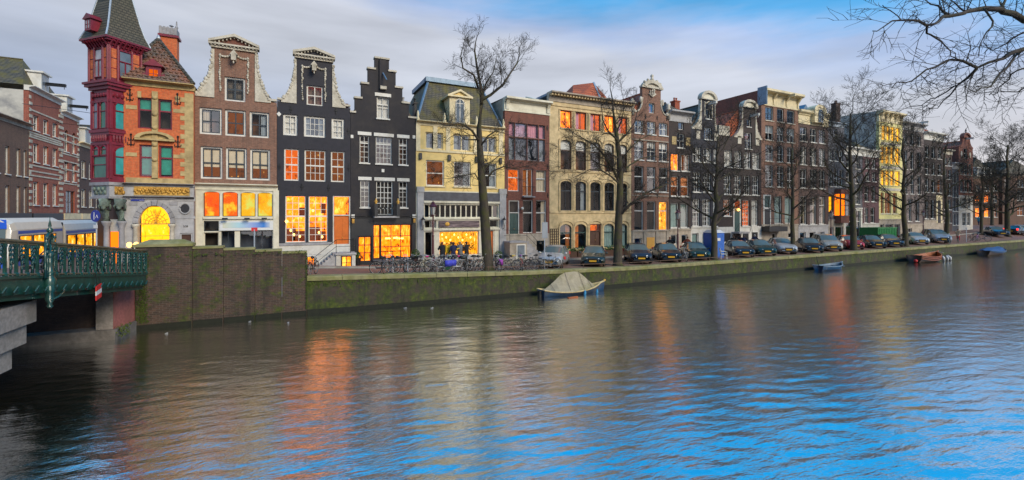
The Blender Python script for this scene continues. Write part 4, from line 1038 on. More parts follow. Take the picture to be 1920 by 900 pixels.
# ---- brown neck gable
def brown_house():
    u0, u1 = U(364), U(519); zb = z_fac((u0 + u1) / 2) - .2
    h = House('neck_gable_house', 'brown brick house with white-scrolled neck gable above orange art panels', u0, u1, zb)
    zsh = Zf(366, 178); nl, nr = U(402), U(478); zn = Zf(440, 86); zc = Zf(440, 347)
    h.row(441, 145, 190, [(421, 460)], fr='white', fw=.1, nx=2, ny=2, mw=.10, bk='dark_room', sash='dark_sash')
    h.row(441, 206, 255, [(374, 416, dict(bk='brown_room', curt='blind:left')), (422, 461, dict(bk='room_dim')), (468, 504.5, dict(bk='brown_room', curt='grey_curtain:right'))], fr='white', fw=.11, nx=2, ny=2, mw=.07, sash='dark_sash')
    h.row(441, 277, 336.5, [(376, 417), (423.5, 462.6), (469, 506.5)], fr='white', fw=.10, nx=2, ny=2, mw=.07, bk='room_dim', curt='blind:.62', sash='dark_sash')
    h.wall([(u0, u1, zc, zsh), (nl, nr, zsh - .01, zn)], 'brown_brick', body=zsh)
    flank(h, -1, nl, U(364.5), zsh - .05, Zf(402, 92), 'stone_white'); flank(h, 1, nr, U(508), zsh - .05, Zf(478, 98), 'stone_white')
    tri_pediment(h, U(391.5), U(486.5), Zf(440, 87), Zf(440, 66), 'stone_white', 'redbrown_brick')
    garland(h, U(439), (U(465) - U(413)) / 2, Zf(439, 104), Zf(439, 172), 'stone_white')
    gable_roof(h, zsh - .1, Zf(440, 100), 'dark_tiles')
    h.px('coping', 'stone_white', 506, 186, 519, 190, -.08, .3); h.px('coping', 'stone_white', 364, 176, 368, 179, -.08, .3)
    # shop front
    reset(h)
    zl_ = lambda y: Zf(445, y)
    h.row(445, 360, 406, [(381.5, 412, dict(bk='art_fire')), (417, 446, dict(bk='art_fire')), (451, 479, dict(bk='art_gold')), (483, 511, dict(bk='art_gold'))], fr='black_paint', fw=.04, nx=1, ny=1, glass='shop_glass', arch=.14, name='art_panel', depth=.12)
    h.row(445, 414, 433, [(382, 410)], fr='dark_sash', fw=.04, nx=1, ny=1); h.row(445, 435, 480, [(382, 410)], fr='cream_shop', fw=.05, nx=1, ny=1)
    h.row(445, 433, 478, [(415, 440), (450, 511)], fr='dark_sash', fw=.05, nx=2, ny=1, bk='blue_room')
    h.wall([(u0, u1, zb, zc)], 'cream_shop', name='shopfront', body=False)
    cornice(h, u0 + .02, u1 + .06, zl_(357), zl_(345), 'cream_shop', .3, 'shop_cornice')
    for a, b in ((367, 380), (512.5, 523)): h.px('pilaster', 'cream_shop', a, 357, b, 478, -.08, .02)
    h.px('ledge', 'cream_shop', 381, 407, 512, 410.5, -.12, .02)
    sg = thing('shop_sign', 'white sign board with a blurred blue band above a dark shop window', 'sign', (U(462), VF - .1, zl_(431)))
    plain('board_white', (.66, .68, .68), .5, .05); 
    m, t, o = newmat('board_band'); co = objco(t); sx = nd(t, 'ShaderNodeSeparateXYZ', {0: co})
    f = nd(t, 'ShaderNodeMapRange', {0: sx.outputs[0], 1: -1.4, 2: 1.4}); 
    c = ramp(t, f.outputs[0], [(0, (.66, .62, .45)), (.35, (.40, .62, .70)), (.6, (.30, .40, .72)), (.85, (.03, .20, .62)), (1, (.55, .62, .68))]); bs = nd(t, 'ShaderNodeBsdfPrincipled', {'Base Color': c, 'Roughness': .5}); t.links.new(bs.outputs[0], o.inputs[0])
    MB().box(U(411.5), U(512.4), VF - .09, VF - .02, zl_(432), zl_(414)).build('board', 'board_white', sg)
    MB().box(U(418), U(506), VF - .1, VF - .091, zl_(427), zl_(417)).build('printed_band', 'board_band', sg)
    for x in (423, 464, 496):
        lp = thing('sign_spotlight', 'small black spotlight above the white sign board', 'lamp', (U(x), VF - .1, zl_(411)), 'sign spotlights'); m = MB(); m.tube((U(x), VF, zl_(410)), (U(x), VF - .35, zl_(409)), .02, n=5); m.obox((U(x), VF - .38, zl_(410)), (.3, .12, .12)); m.build('spot_head', 'black_paint', lp)
brown_house()

# ---- charcoal neck gable with orange rooms
def charcoal_house():
    u0, u1 = U(519.6), U(657); zb = z_fac((u0 + u1) / 2) - .05
    h = House('neck_gable_house', 'charcoal house with white-scrolled neck gable, orange-lit rooms and stoop', u0, u1, zb)
    zsh = Zf(590, 196); nl, nr = U(556), U(623); zn = Zf(590, 107); zpl = Zf(590, 459)
    h.row(590, 160.5, 197.5, [(575, 605.6)], fr='white', fw=.09, nx=2, ny=2, mw=.06, bk='room_red')
    h.row(590, 218, 257, [(531, 557.7, dict(curt='white_curtain:full')), (570, 610, dict(nx=4, curt='grey_curtain:sides')), (621.8, 645.5, dict(curt='white_curtain:full'))], fr='white', fw=.13, nx=2, ny=3, bk='blue_room')
    h.row(590, 281, 340, [(532.7, 561, dict(bk='room_amber')), (571, 611, dict(nx=4, bk='room_dim')), (620.5, 646.5, dict(bk='room_dim'))], fr='white', fw=.09, nx=2, ny=4, split=.5, glass='shop_glass')
    h.row(590, 367, 454, [(535, 573.7), (578.6, 615)], fr='white', fw=.07, nx=3, ny=7, split=.56, depth=2.0, **LIT)
    door(h, 624, 367, 657, 471, 'orange_paint', 'white_plaster', panels=2, transom=.64, bk='room_orange')
    h.wall([(u0, u1, zpl, zsh), (nl, nr, zsh - .01, zn)], 'charcoal_wall', body=zsh)
    flank(h, -1, nl, U(527), zsh - .05, Zf(556, 112), 'stone_white'); flank(h, 1, nr, U(648), zsh - .05, Zf(623, 122), 'stone_white')
    tri_pediment(h, U(549), U(628), Zf(590, 106.5), Zf(590, 90), 'stone_white', 'charcoal_wall')
    garland(h, U(588.5), (U(611) - U(568)) / 2, Zf(588, 124), Zf(588, 188), 'stone_white')
    gable_roof(h, zsh - .1, Zf(590, 118), 'dark_tiles')
    for a, b in ((519.7, 528), (647, 656.8)): h.px('coping', 'stone_white', a, 187, b, 190.5, -.08, .3, 560)
    m = MB(); m.lathe([(.14, 0), (.14, .16), (.09, .18), (.09, .3), (.13, .33)], (U(651), VF + .3, zsh), 7); m.build('chimney', 'chimney_pot', h.root)
    u, z = P(523, 214); MB().prism([(u - .14, z), (u, z - .16), (u + .14, z), (u, z + .16)], VF - .05, VF).build('plaque', 'white', h.root)
    anchors(h, [P(545, 205), P(630, 208), P(653, 245), P(566, 350), P(616, 352), P(654, 315), P(524, 312)])
    # plinth, cellar windows and the stoop
    reset(h)
    h.row(583, 481, 497, [(576, 590)], fr='black_paint', fw=.05, nx=3, ny=2, **LIT)
    h.wall([(u0, u1, zb, zpl)], 'white_plaster', name='plinth', body=False)
    h.px('plinth_band', 'grey_stone', 520, 455, 624, 459.5, -.05, .03, 575)
    zl_ = Zf(640, 472); ul, ur = U(627), U(662) ; vd = 1.25
    zg = z_fac(U(640)) + .0
    m = MB(); m.box(ul, ur, VF - vd, VF - .005, zg - .2, zl_ - .12); ob = m.build('stoop', 'white_plaster', h.root)
    MB().box(ul - .06, ur + .06, VF - vd - .08, VF - .004, zl_ - .119, zl_).build('landing', 'pale_grey_stone', h.root)
    stairs(h, U(592), ul - .001, zg, zl_ - .01, vd - .1, 'pale_grey_stone', 7)
    # cellar door in the stoop's front, a framed lit panel set just proud of the stone
    s0 = MB(); a, b = U(639.5, VF - vd), U(659.5, VF - vd); z0, z1 = Zf(650, 505, VF - vd) + .05, Zf(650, 481.5, VF - vd); f = VF - vd
    s0.box(a, a + .07, f - .04, f + .01, z0, z1); s0.box(b - .07, b, f - .04, f + .01, z0, z1); s0.box(a, b, f - .042, f + .01, z1, z1 + .07); s0.box((a + b) / 2 - .025, (a + b) / 2 + .025, f - .035, f + .01, z0, z1); s0.box(a, b, f - .036, f + .01, (z0 + z1) / 2 - .02, (z0 + z1) / 2 + .02)
    so = s0.build('cellar_window', 'black_paint', h.root); MB().quad((a, f - .01, z0), (b, f - .01, z0), (b, f - .01, z1), (a, f - .01, z1)).build('lit_pane', 'room_orange', so)
    railing(h, [(U(590), VF - vd - .02, zg), (ul, VF - vd - .02, zl_), (ul + .9, VF - vd - .02, zl_), (ur, VF - vd - .02, zl_), (ur, VF - .1, zl_)])
    wl = thing('wall_lamp', 'glowing round lamp on the charcoal wall beside the tall windows', 'lamp', (U(537.5), VF - .05, Zf(537.5, 416)))
    MB().tube((U(537.5), VF, Zf(537.5, 414)), (U(537.5), VF - .18, Zf(537.5, 414)), .02, n=5).build('arm', 'iron', wl); MB().ball((U(537.5), VF - .25, Zf(537.5, 415)), .10, 8).build('globe', 'bulb', wl, True)
charcoal_house()
plain('dark_wood', (.06, .026, .014), .5, .3, 6)
for x, y in ((545, 432), (551, 440), (562, 443), (587, 395), (598, 436), (604, 444)):
    v = VF + 1.0; u = U(x, v); zz = Zf(x, y, v); r = thing('room_lamp', 'small glowing lamp inside the orange-lit front rooms', 'lamp', (u, v, zz), 'lamps in the orange front rooms'); MB().ball((u, v, zz), (.07, .07, .10), 7).build('shade', 'bulb', r, True); MB().tube((u, v, zz), (u, v, zz + .7), .012, n=4).build('cord', 'iron', r)
for x, y, w_, hh in ((543, 452, .8, .9), (560, 452, .9, .7), (567, 405, .4, .6), (590, 452, .7, 1.0), (606, 452, .7, .7), (609, 400, .5, .7)):
    v = VF + 1.6; u = U(x, v); zz = Zf(x, y, v); r = thing('room_cabinet', 'dark wooden furniture inside the orange-lit front rooms', 'furniture', (u, v, zz), 'furniture in the orange front rooms'); MB().box(u - w_ / 2, u + w_ / 2, v, v + .3, zz, zz + hh).box(u - w_ / 2 + .05, u + w_ / 2 - .05, v - .03, v, zz + .06, zz + hh - .06).build('case', 'dark_wood', r)

# ---- black step gable with restaurant
def step_house():
    u0, u1 = U(657.5), U(779.5); zb = z_fac((u0 + u1) / 2)
    h = House('step_gable_house', 'black step-gabled house above a black restaurant front with glowing window', u0, u1, zb)
    xr = 716; z = lambda y: Zf(xr, y)
    steps = [(702.8, 729.5, 111), (690, 742, 132.5), (677.5, 754.5, 161.5), (665.5, 767, 189.5), (657.5, 779.5, 216.5)]
    zc = Zf(xr, 406)
    h.row(xr, 181, 222, [(706.5, 729.5)], fr='white', fw=.07, nx=2, ny=2, split=.66, head='white', sill='white', bk='dark_room', curt='white_curtain:full')
    h.row(xr, 256, 307, [(674.5, 692.4), (704.7, 734.6, dict(nx=4)), (748, 764)], fr='white', fw=.06, nx=2, ny=5, split=.74, head='white', sill='white', bk='brown_room', glass='pane_glass')
    h.row(xr, 339, 389, [(675.5, 692.8), (748, 764)], fr='white', fw=.06, nx=2, ny=5, split=.74, head='white', sill='white', bk='dark_room')
    h.row(xr, 339, 403, [(705.5, 736.5)], fr='white', fw=.07, nx=4, ny=6, mw=.045, head='white', bk='dark_room', name='balcony_door')
    rects = [(u0, u1, zc, z(steps[4][2]))]
    for a, b, y in steps[:4]: rects.append((U(a), U(b), z(y + 60) if y < 150 else z(217) - .02, z(y)))
    rects[1] = (U(702.8), U(729.5), z(140), z(111)); rects[2] = (U(690), U(742), z(170), z(132.5)); rects[3] = (U(677.5), U(754.5), z(195), z(161.5)); rects[4] = (U(665.5), U(767), z(217) - .02, z(189.5))
    h.wall(rects, 'ink_wall', body=z(216.5))
    for i, (a, b, y) in enumerate(steps):
        zz = z(y)
        if i == 0: spans = [(a - 1, b + 1)]
        else: spans = [(a - 1.5, steps[i - 1][0] + 2), (steps[i - 1][1] - 2, b + 1.5)]
        for p, q in spans:
            MB().box(U(p), U(q), VF - .09, VF + .42, zz + .002, zz + .13).build('step_coping', 'stone_white', h.root)
    h.px('buttress', 'ink_wall', 711, 113, 724, 168, -.14, .0); h.px('beam_corbel', 'stone_white', 712, 163, 723.5, 168.5, -.3, .0)
    m = MB(); a = P(717, 138); m.tube((a[0], VF - .2, a[1]), (U(721.5), VF - .75, Zf(721, 155)), .05, n=6); m.build('hoist_beam', 'lead', h.root)
    gable_roof(h, z(218), z(140), 'dark_tiles')
    chimney(h, U(760.5), VF + .8, z(196), z(185), 'pale_grey_stone', .17, 1)
    for a, y in ((660, 256), (776, 257), (718, 320)): h.px('wall_stone', 'white', a - 2.5, y - 3, a + 2.5, y + 3, -.04, .01)
    # balcony
    zb2 = z(405); ua, ub = U(699), U(745); m = MB(); m.box(ua, ub, VF - .75, VF - .003, zb2 - .12, zb2); m.build('balcony_slab', 'pale_grey_stone', h.root)
    m = MB(); f = VF - .7; m.path([(ua + .1, VF - .05, zb2 + .85), (ua + .1, f, zb2 + .85), (ub - .1, f, zb2 + .85), (ub - .1, VF - .05, zb2 + .85)], .02, 5)
    for q in np.linspace(ua + .25, ub - .25, 13): m.tube((q, f, zb2), (q, f, zb2 + .85), .013, n=4)
    for q in np.linspace(ua + .45, ub - .45, 4): m.box(q - .08, q + .08, f - .01, f + .01, zb2 + .48, zb2 + .64)
    for q in (ua + .1, ub - .1): m.tube((q, VF - .05, zb2 + .5), (q, f, zb2 + .5), .013, n=4)
    m.build('balcony_railing', 'iron', h.root)
    for q in (ua + .1, ub - .1):
        m = MB(); m.box(q - .11, q + .11, f - .11, f + .11, zb2, zb2 + .85); m.build('balcony_post', 'black_paint', h.root); MB().lathe([(.1, 0), (.07, .06), (.13, .18), (.05, .3), (.02, .42)], (q, f, zb2 + .85), 8).build('urn', 'gold', h.root, True)
    # restaurant front
    reset(h)
    h.row(xr, 421, 485, [(700, 713, dict(nx=1)), (714, 771, dict(nx=3))], fr='black_paint', fw=.06, nx=2, ny=3, mw=.05, bk='room_orange', glass='shop_glass', depth=2.6, name='shop_window')
    h.row(xr, 442, 490, [(671, 697)], fr='black_paint', fw=.09, nx=2, ny=3, mw=.06, bk='room_orange', glass='shop_glass', depth=1.6, name='shop_door')
    h.wall([(u0, u1, zb, zc)], 'black_paint', name='shopfront', body=False)
    cornice(h, u0, u1, z(409), z(405), 'black_paint', .22, 'shop_cornice')
    h.px('fascia', 'black_paint', 700, 409.5, 771, 419.5, -.05, .02); h.px('plinth_ledge', 'slate_wall', 699, 485.5, 772, 490, -.16, .02)
    for x in (661.5, 775.5):
        h.px('pilaster', 'black_paint', x - 3.5, 410, x + 3.5, 500, -.1, .01); h.px('pilaster_cap', 'white', x - 3, 402, x + 3, 408, -.16, .01)
        lp = thing('wall_lantern', 'small square gilt lantern on the black restaurant front', 'lantern', (U(x), VF - .14, z(416)), 'restaurant lanterns')
        m = MB(); m.box(U(x) - .08, U(x) + .08, VF - .28, VF - .12, z(418), z(410)); m.build('lantern_glass', 'yellow_light' if x < 0 else 'gold', lp)
        m = MB(); m.box(U(x) - .1, U(x) + .1, VF - .3, VF - .1, z(409.9), z(408.5)); m.tube((U(x), VF - .1, z(412)), (U(x), VF - .02, z(412)), .02, n=5); m.build('lantern_cap', 'iron', lp)
    # inside the window: chandeliers, shelves and tables
    for x, y in ((742, 446), (727, 447), (752, 447)):
        u, v = U(x, VF + 1.2), VF + 1.2; zz = Zf(x, y, v)
        ch = thing('pendant_lamp', 'glowing glass chandelier hanging inside the restaurant window', 'lamp', (u, v, zz), 'restaurant chandeliers')
        m = MB(); m.tube((u, v, zz + .1), (u, v, z(419)), .012, n=4); m.build('cord', 'iron', ch)
        m = MB()
        for a in np.linspace(0, 6.28, 7)[:-1]: m.ball((u + .14 * math.cos(a), v + .14 * math.sin(a), zz), .06, 6)
        m.build('glass_cluster', 'bulb', ch, True)
    plain('dark_wood', (.06, .026, .014), .5, .3, 6)
    for i, x in enumerate((722, 736, 752)):
        u, v = U(x, VF + .9), VF + .9; tb = thing('cafe_table', 'small round wooden table inside the restaurant window', 'table', (u, v, zb + .1), 'restaurant tables')
        MB().lathe([(.3, .70), (.3, .74)], (u, v, zb + .3), 12).build('table_top', 'dark_wood', tb); MB().lathe([(.2, -.2), (.18, -.17), (.03, -.14), (.03, .7)], (u, v, zb + .3), 8).build('pedestal', 'iron', tb)
step_house()
# ---- yellow mansard house with flower shop
def yellow_house():
    u0, u1 = U(780), U(946); zb = z_fac((u0 + u1) / 2); xr = 862; z = lambda y: Zf(xr, y)
    h = House('mansard_house', 'yellow plastered house with mossy mansard roof above the flower shop', u0, u1, zb)
    ze = z(235); zc = z(359)
    h.row(xr, 252, 282.5, [(798, 831), (850, 882), (901, 931)], fr='cream', fw=.09, nx=2, ny=1, mw=.09, bk='blue_room', curt='grey_curtain:sides', glass='sky_glass')
    h.row(xr, 303, 350, [(799, 833, dict(bk='room_dim')), (851, 882.6, dict(curt='grey_curtain:right')), (903, 931, dict(curt='grey_curtain:right'))], fr='white', fw=.09, nx=1, ny=2, mw=.07, bk='brown_room', sill='cream')
    h.wall([(u0, u1, zc, ze)], 'yellow_wall', body=ze)
    cornice(h, u0, u1, z(241), z(233), 'cream', .35)
    h.px('string_course', 'cream', 780, 284, 946, 288, -.07, .02, xr)
    for x in (784, 816, 840, 892, 939): h.px('pilaster_strip', 'cream', x - 4, 241, x + 4, 284, -.05, .01, xr)
    for x in (788, 842, 893, 938):
        u, zz = U(x), z(297); lp = MB(); lp.box(u - .1, u + .1, VF - .16, VF, zz - .25, zz + .22); lp.build('shutter_box', 'black_paint', h.root)
    # mansard roof with lead hips
    m = MB(); A, B = (u0 + .05, VF + .1, ze), (u1 - .05, VF + .1, ze); vb = VF + 2.6
    zt = Zf(850, 158, vb); C, D = (U(803, vb), vb, zt), (U(902, vb), vb, zt)
    bk = VF + 9; A2, B2 = (u0 + .05, bk, ze), (u1 - .05, bk, ze); C2, D2 = (C[0], bk - 2, zt), (D[0], bk - 2, zt)
    m.add([A, B, D, C, A2, B2, D2, C2], [(0, 1, 2, 3), (1, 5, 6, 2), (4, 0, 3, 7), (3, 2, 6, 7), (5, 4, 7, 6)])
    rf = m.build('roof', 'slate_tiles', h.root)
    m = MB(); m.path([A, C], .1, 5); m.path([B, D], .1, 5); m.build('hip_flashing', 'lead', rf)
    m = MB(); m.box(C[0] - .25, D[0] + .25, vb - .25, vb + .2, zt - .08, zt + .28); m.box(C[0] - .25, C[0] + .1, vb, bk - 2, zt - .08, zt + .27); m.build('ridge_box', 'lead', rf)
    # dormer with arched window and pediment
    du = U(862); dz0 = ze; dz1 = Zf(862, 184, VF + .1); V2 = VF - .02; w2 = (U(881) - U(843)) / 2
    m = MB(); m.box(du - w2, du + w2, V2, VF + 2.3, dz0 + .02, dz1); do = m.build('dormer', 'cream', h.root)
    m = MB(); m.box(du - w2 - .2, du + w2 + .2, V2 - .2, VF + 2.2, dz1 + .001, dz1 + .12)
    for sg in (-1, 1): m.prism([(du + sg * (w2 + .2), dz1 + .12), (du, dz1 + .62), (du, dz1 + .46), (du + sg * (w2 - .15), dz1 + .12)][::sg], V2 - .2, VF + 2.2)
    m.build('dormer_pediment', 'cream', do); MB().prism([(du - w2, dz1 + .121), (du + w2, dz1 + .121), (du, dz1 + .5)], V2 - .05, V2 + .05).build('tympanum', 'yellow_wall', do)
    aw = .34; az0, az1 = dz0 + .2, dz1 - .12
    pts = [(du - aw, az0), (du + aw, az0)] + [(du + aw * math.cos(t), az1 - aw + aw * math.sin(t)) for t in np.linspace(0, math.pi, 11)]
    MB().prism(pts, V2 - .02, V2 + .05).build('pane', 'grey_pane', do)
    m = MB(); lp = [(p[0], V2 - .03, p[1]) for p in pts]; m.path(lp + [lp[0]], .05, 5); m.box(du - .03, du + .03, V2 - .05, V2 - .01, az0, az1); m.box(du - aw, du + aw, V2 - .048, V2 - .012, az1 - aw - .03, az1 - aw + .03); m.build('window_frame', 'white', do)
    for x in (783, 833, 893, 943): MB().lathe([(.12, 0), (.14, .2), (.07, .3), (.1, .5), (.03, .8)], (U(x), VF - .1, ze + .02), 7).build('finial', 'cream', h.root, True)
    chimney(h, U(787), VF + 1.5, ze, ze + 1.6, 'iron', .1, 1)
    # shop front
    reset(h)
    for a, b in ((782, 794), (936, 948)): h.px('pilaster', 'pale_grey_stone', a, 356, b, 488, -.12, .0, xr); h.px('pilaster_cap', 'pale_grey_stone', a - 1, 352, b + 1, 362, -.16, .0, xr)
    n = 14
    for i in range(n):
        a = 796 + (934 - 796) * i / n; b = 796 + (934 - 796) * (i + 1) / n
        h.row(xr, 384, 408, [(a, b)], fr='cream_shop', fw=.05, nx=1, ny=1, bk='dark_room' if i % 5 else 'blue_room', name='transom_window', room=True, depth=.5)
    h.row(xr, 413, 427, [(796, 818), (905, 934)], fr='cream_shop', fw=.05, nx=2, ny=1, bk='dark_room')
    h.row(xr, 433.6, 479, [(824, 898)], fr='cream_shop', fw=.05, nx=1, ny=1, bk='room_gold', glass='shop_glass', depth=2.4, name='shop_window')
    h.row(xr, 434, 479, [(797, 811)], fr='cream_shop', fw=.05, nx=1, ny=1, bk='dark_room', glass='shop_glass')
    door(h, 906, 432, 927, 488, 'orange_paint', 'cream_shop', xr=xr, panels=1)
    h.wall([(u0, u1, zb, zc)], 'cream_shop', name='shopfront', body=False)
    h.px('fascia', 'slate_wall', 794, 361, 936, 377, -.06, .02, xr); h.px('ledge', 'cream_shop', 794, 377.2, 936, 381, -.14, .02, xr); h.px('ledge', 'cream_shop', 794, 409, 936, 411.5, -.1, .02, xr); h.px('ledge', 'cream_shop', 794, 428.5, 936, 431.5, -.12, .02, xr)
    h.px('stall_riser', 'pale_grey_stone', 812, 480, 905, 489, -.05, .02, xr)
    sg = thing('shop_sign', 'dark shop sign board with blurred lettering above the flower shop', 'sign', (U(860), VF - .08, z(420)))
    m, t, o = newmat('sign_blur'); co = objco(t); mp = nd(t, 'ShaderNodeMapping', {0: co, 'Scale': (.7, 1, 7)}); c = ramp(t, noise(t, 1.3, 3, mp.outputs[0]), [(.4, (.05, .03, .035)), (.6, (.20, .14, .15)), (.75, (.4, .3, .3))]); bs = nd(t, 'ShaderNodeBsdfPrincipled', {'Base Color': c}); t.links.new(bs.outputs[0], o.inputs[0])
    MB().box(U(822.6), U(898), VF - .1, VF - .02, z(426), z(414)).build('board', 'sign_blur', sg); MB().ball((U(838), VF - .11, z(420)), (.2, .02, .16), 10).build('emblem', 'gold', sg, True)
    for i in range(9):
        x = 829 + i * 7.6; v = VF + .5 + .5 * (i % 3); u = U(x, v); zz = Zf(x, 440 + 5 * (i % 3), v)
        lp = thing('pendant_bulb', 'bare glowing bulb hanging inside the flower shop window', 'lamp', (u, v, zz), 'flower shop bulbs')
        MB().tube((u, v, zz), (u, v, z(431)), .012, n=4).build('cord', 'iron', lp); MB().ball((u, v, zz), (.06, .06, .09), 6).build('bulb', 'bulb', lp, True)
    plain('leaf_mass', (.03, .07, .015), .7, .5, 8)
    for i in range(7):
        x = 828 + i * 10.5; v = VF + 1.0 + .3 * (i % 2); u = U(x, v); pl = thing('cut_flowers', 'bucket of leafy cut flowers inside the flower shop window', 'flowers', (u, v, zb + .3), 'flower shop buckets')
        m = MB()
        for q in range(60):
            p = (u + rng.normal(0, .16), v + rng.normal(0, .12), zb + 1.0 + rng.uniform(-.1, .5)); a = rng.uniform(0, 6.28); s_ = .09
            m.add([p, (p[0] + s_ * math.cos(a), p[1] + s_ * .5, p[2] + s_ * math.sin(a)), (p[0] + s_ * math.cos(a + 1), p[1], p[2] + s_ * math.sin(a + 1))], [(0, 1, 2)])
        m.build('foliage', 'leaf_mass', pl, kind='stuff'); MB().lathe([(.14, .3), (.19, .65)], (u, v, zb), 8).build('bucket', 'zinc', pl)
yellow_house()

# ---- red-brown brick house with studio window
def studio_house():
    u0, u1 = U(946.5), U(1030); zb = z_fac((u0 + u1) / 2); xr = 988; z = lambda y: Zf(xr, y)
    h = House('studio_house', 'narrow red-brown brick house with a large studio window under white cornice', u0, u1, zb)
    zt = z(212); zs_ = z(438)
    for x0, x1, nx in ((954, 965, 1), (966, 988, 1), (989, 1009, 1), (1010.5, 1022, 1)):
        h.row(xr, 232, 258, [(x0, x1)], fr='grey_stone', fw=.05, nx=1, ny=1, bk='blue_room', curt='pink_curtain:full', glass='pane_glass', name='studio_window')
        h.row(xr, 260, 301, [(x0, x1)], fr='grey_stone', fw=.05, nx=1, ny=1, bk='blue_room', curt='grey_curtain:full' if x0 in (954, 1010.5) else None, glass='sky_glass', name='studio_window')
    h.row(xr, 318, 359, [(952.6, 973.6, dict(bk='room_amber')), (1005, 1024, dict(curt='blind:full'))], fr='white', fw=.07, nx=1, ny=1, split=.62, bk='brown_room')
    h.row(xr, 316.5, 368, [(980, 999)], fr='white', fw=.07, nx=2, ny=1, mw=.09, bk='room_dim', curt='amber_curtain:left', name='balcony_door')
    h.row(xr, 375, 437, [(980.6, 999.5), (1005, 1024.5, dict(curt='blind:right'))], fr='white', fw=.07, nx=1, ny=1, split=.62, bk='dark_room')
    door(h, 954, 376, 974, 450, 'dark_green', 'white', panels=2, transom=.68, xr=xr)
    h.wall([(u0, u1, zs_, zt)], 'redbrown_brick', body=z(188), bodymat='base_stone')
    cornice(h, u0 - .05, u1 + .08, z(212), z(187), 'cream_shop', .5); brackets(h, [u0 + .2, u1 - .15], z(210), z(190), 'cream_shop')
    m = MB(); m.quad((u0, VF + .3, z(187)), (u1, VF + .3, z(187)), (u1, VF + 8, z(187) + .3), (u0, VF + 8, z(187) + .3)); m.build('roof', 'zinc', h.root)
    m = MB(); u = U(1001, VF + .6); m.obox((u, VF + .9, z(178)), (.5, 1.6, .14), 0, Matrix.Rotation(.35, 4, 'X')); m.box(u - .2, u + .2, VF + .5, VF + 1.3, z(187), z(181)); m.build('roof_hatch', 'cream_shop', h.root)
    m = MB(); zz = z(368); ua, ub = U(979), U(1000); m.box(ua, ub, VF - .35, VF - .003, zz - .1, zz); m.build('balcony_slab', 'grey_stone', h.root)
    m = MB(); m.path([(ua, VF - .05, zz + .8), (ua, VF - .32, zz + .8), (ub, VF - .32, zz + .8), (ub, VF - .05, zz + .8)], .016, 5)
    for q in np.linspace(ua, ub, 9): m.tube((q, VF - .32, zz), (q, VF - .32, zz + .8), .012, n=4)
    m.build('balcony_railing', 'iron', h.root)
    anchors(h, [P(950, 312), P(1027, 312), P(950, 366), P(1027, 366), P(1026, 240)])
    reset(h)
    h.row(xr, 452, 474, [(1006, 1022)], fr='dark_green', fw=.05, nx=1, ny=1)
    h.wall([(u0, u1, zb, zs_ - .001)], 'base_stone', name='plinth', body=False)
    vd = 1.2; zl_ = Zf(966, 451); ul, ur = U(956, VF - vd) , U(988, VF - vd)
    zg = z_fac(u0)
    MB().box(ul, ur, VF - vd, VF - .005, zg - .1, zl_ - .12).build('stoop', 'base_stone', h.root); MB().box(ul - .05, ur + .05, VF - vd - .06, VF - .004, zl_ - .119, zl_).build('landing', 'grey_stone', h.root)
    for i in range(6): MB().box(ur + .001, ur + .001 + 1.6 * (i + 1) / 6, VF - vd + .1, VF - .02, zl_ - .02 - (i + 1) * (zl_ - zg) / 6.5, zl_ - .02 - (i) * (zl_ - zg) / 6.5 - .001).build('step', 'grey_stone', h.root)
    f = VF - vd; a, b = U(968, f), U(985, f); z0, z1 = zg + .1, Zf(976, 458, f)
    m = MB(); m.box(a, a + .08, f - .04, f, z0, z1); m.box(b - .08, b, f - .04, f, z0, z1); m.box(a, b, f - .042, f, z1 - .08, z1); so = m.build('cellar_window', 'white', h.root); MB().box(a + .08, b - .08, f - .012, f - .004, z0, z1 - .08).build('pane', 'grey_pane', so)
    railing(h, [(ul, VF - .1, zl_), (ul, f, zl_), (ur, f, zl_), (ur + 1.5, f, zg + .2)])
    wl = thing('wall_lamp', 'white globe lamp beside the dark green house door', 'lamp', (U(977), VF - .1, z(392))); MB().tube((U(977), VF, z(400)), (U(977), VF - .2, z(396)), .02, n=5).build('arm', 'iron', wl); MB().ball((U(977), VF - .24, z(391)), .13, 8).build('globe', 'white', wl, True)
studio_house()

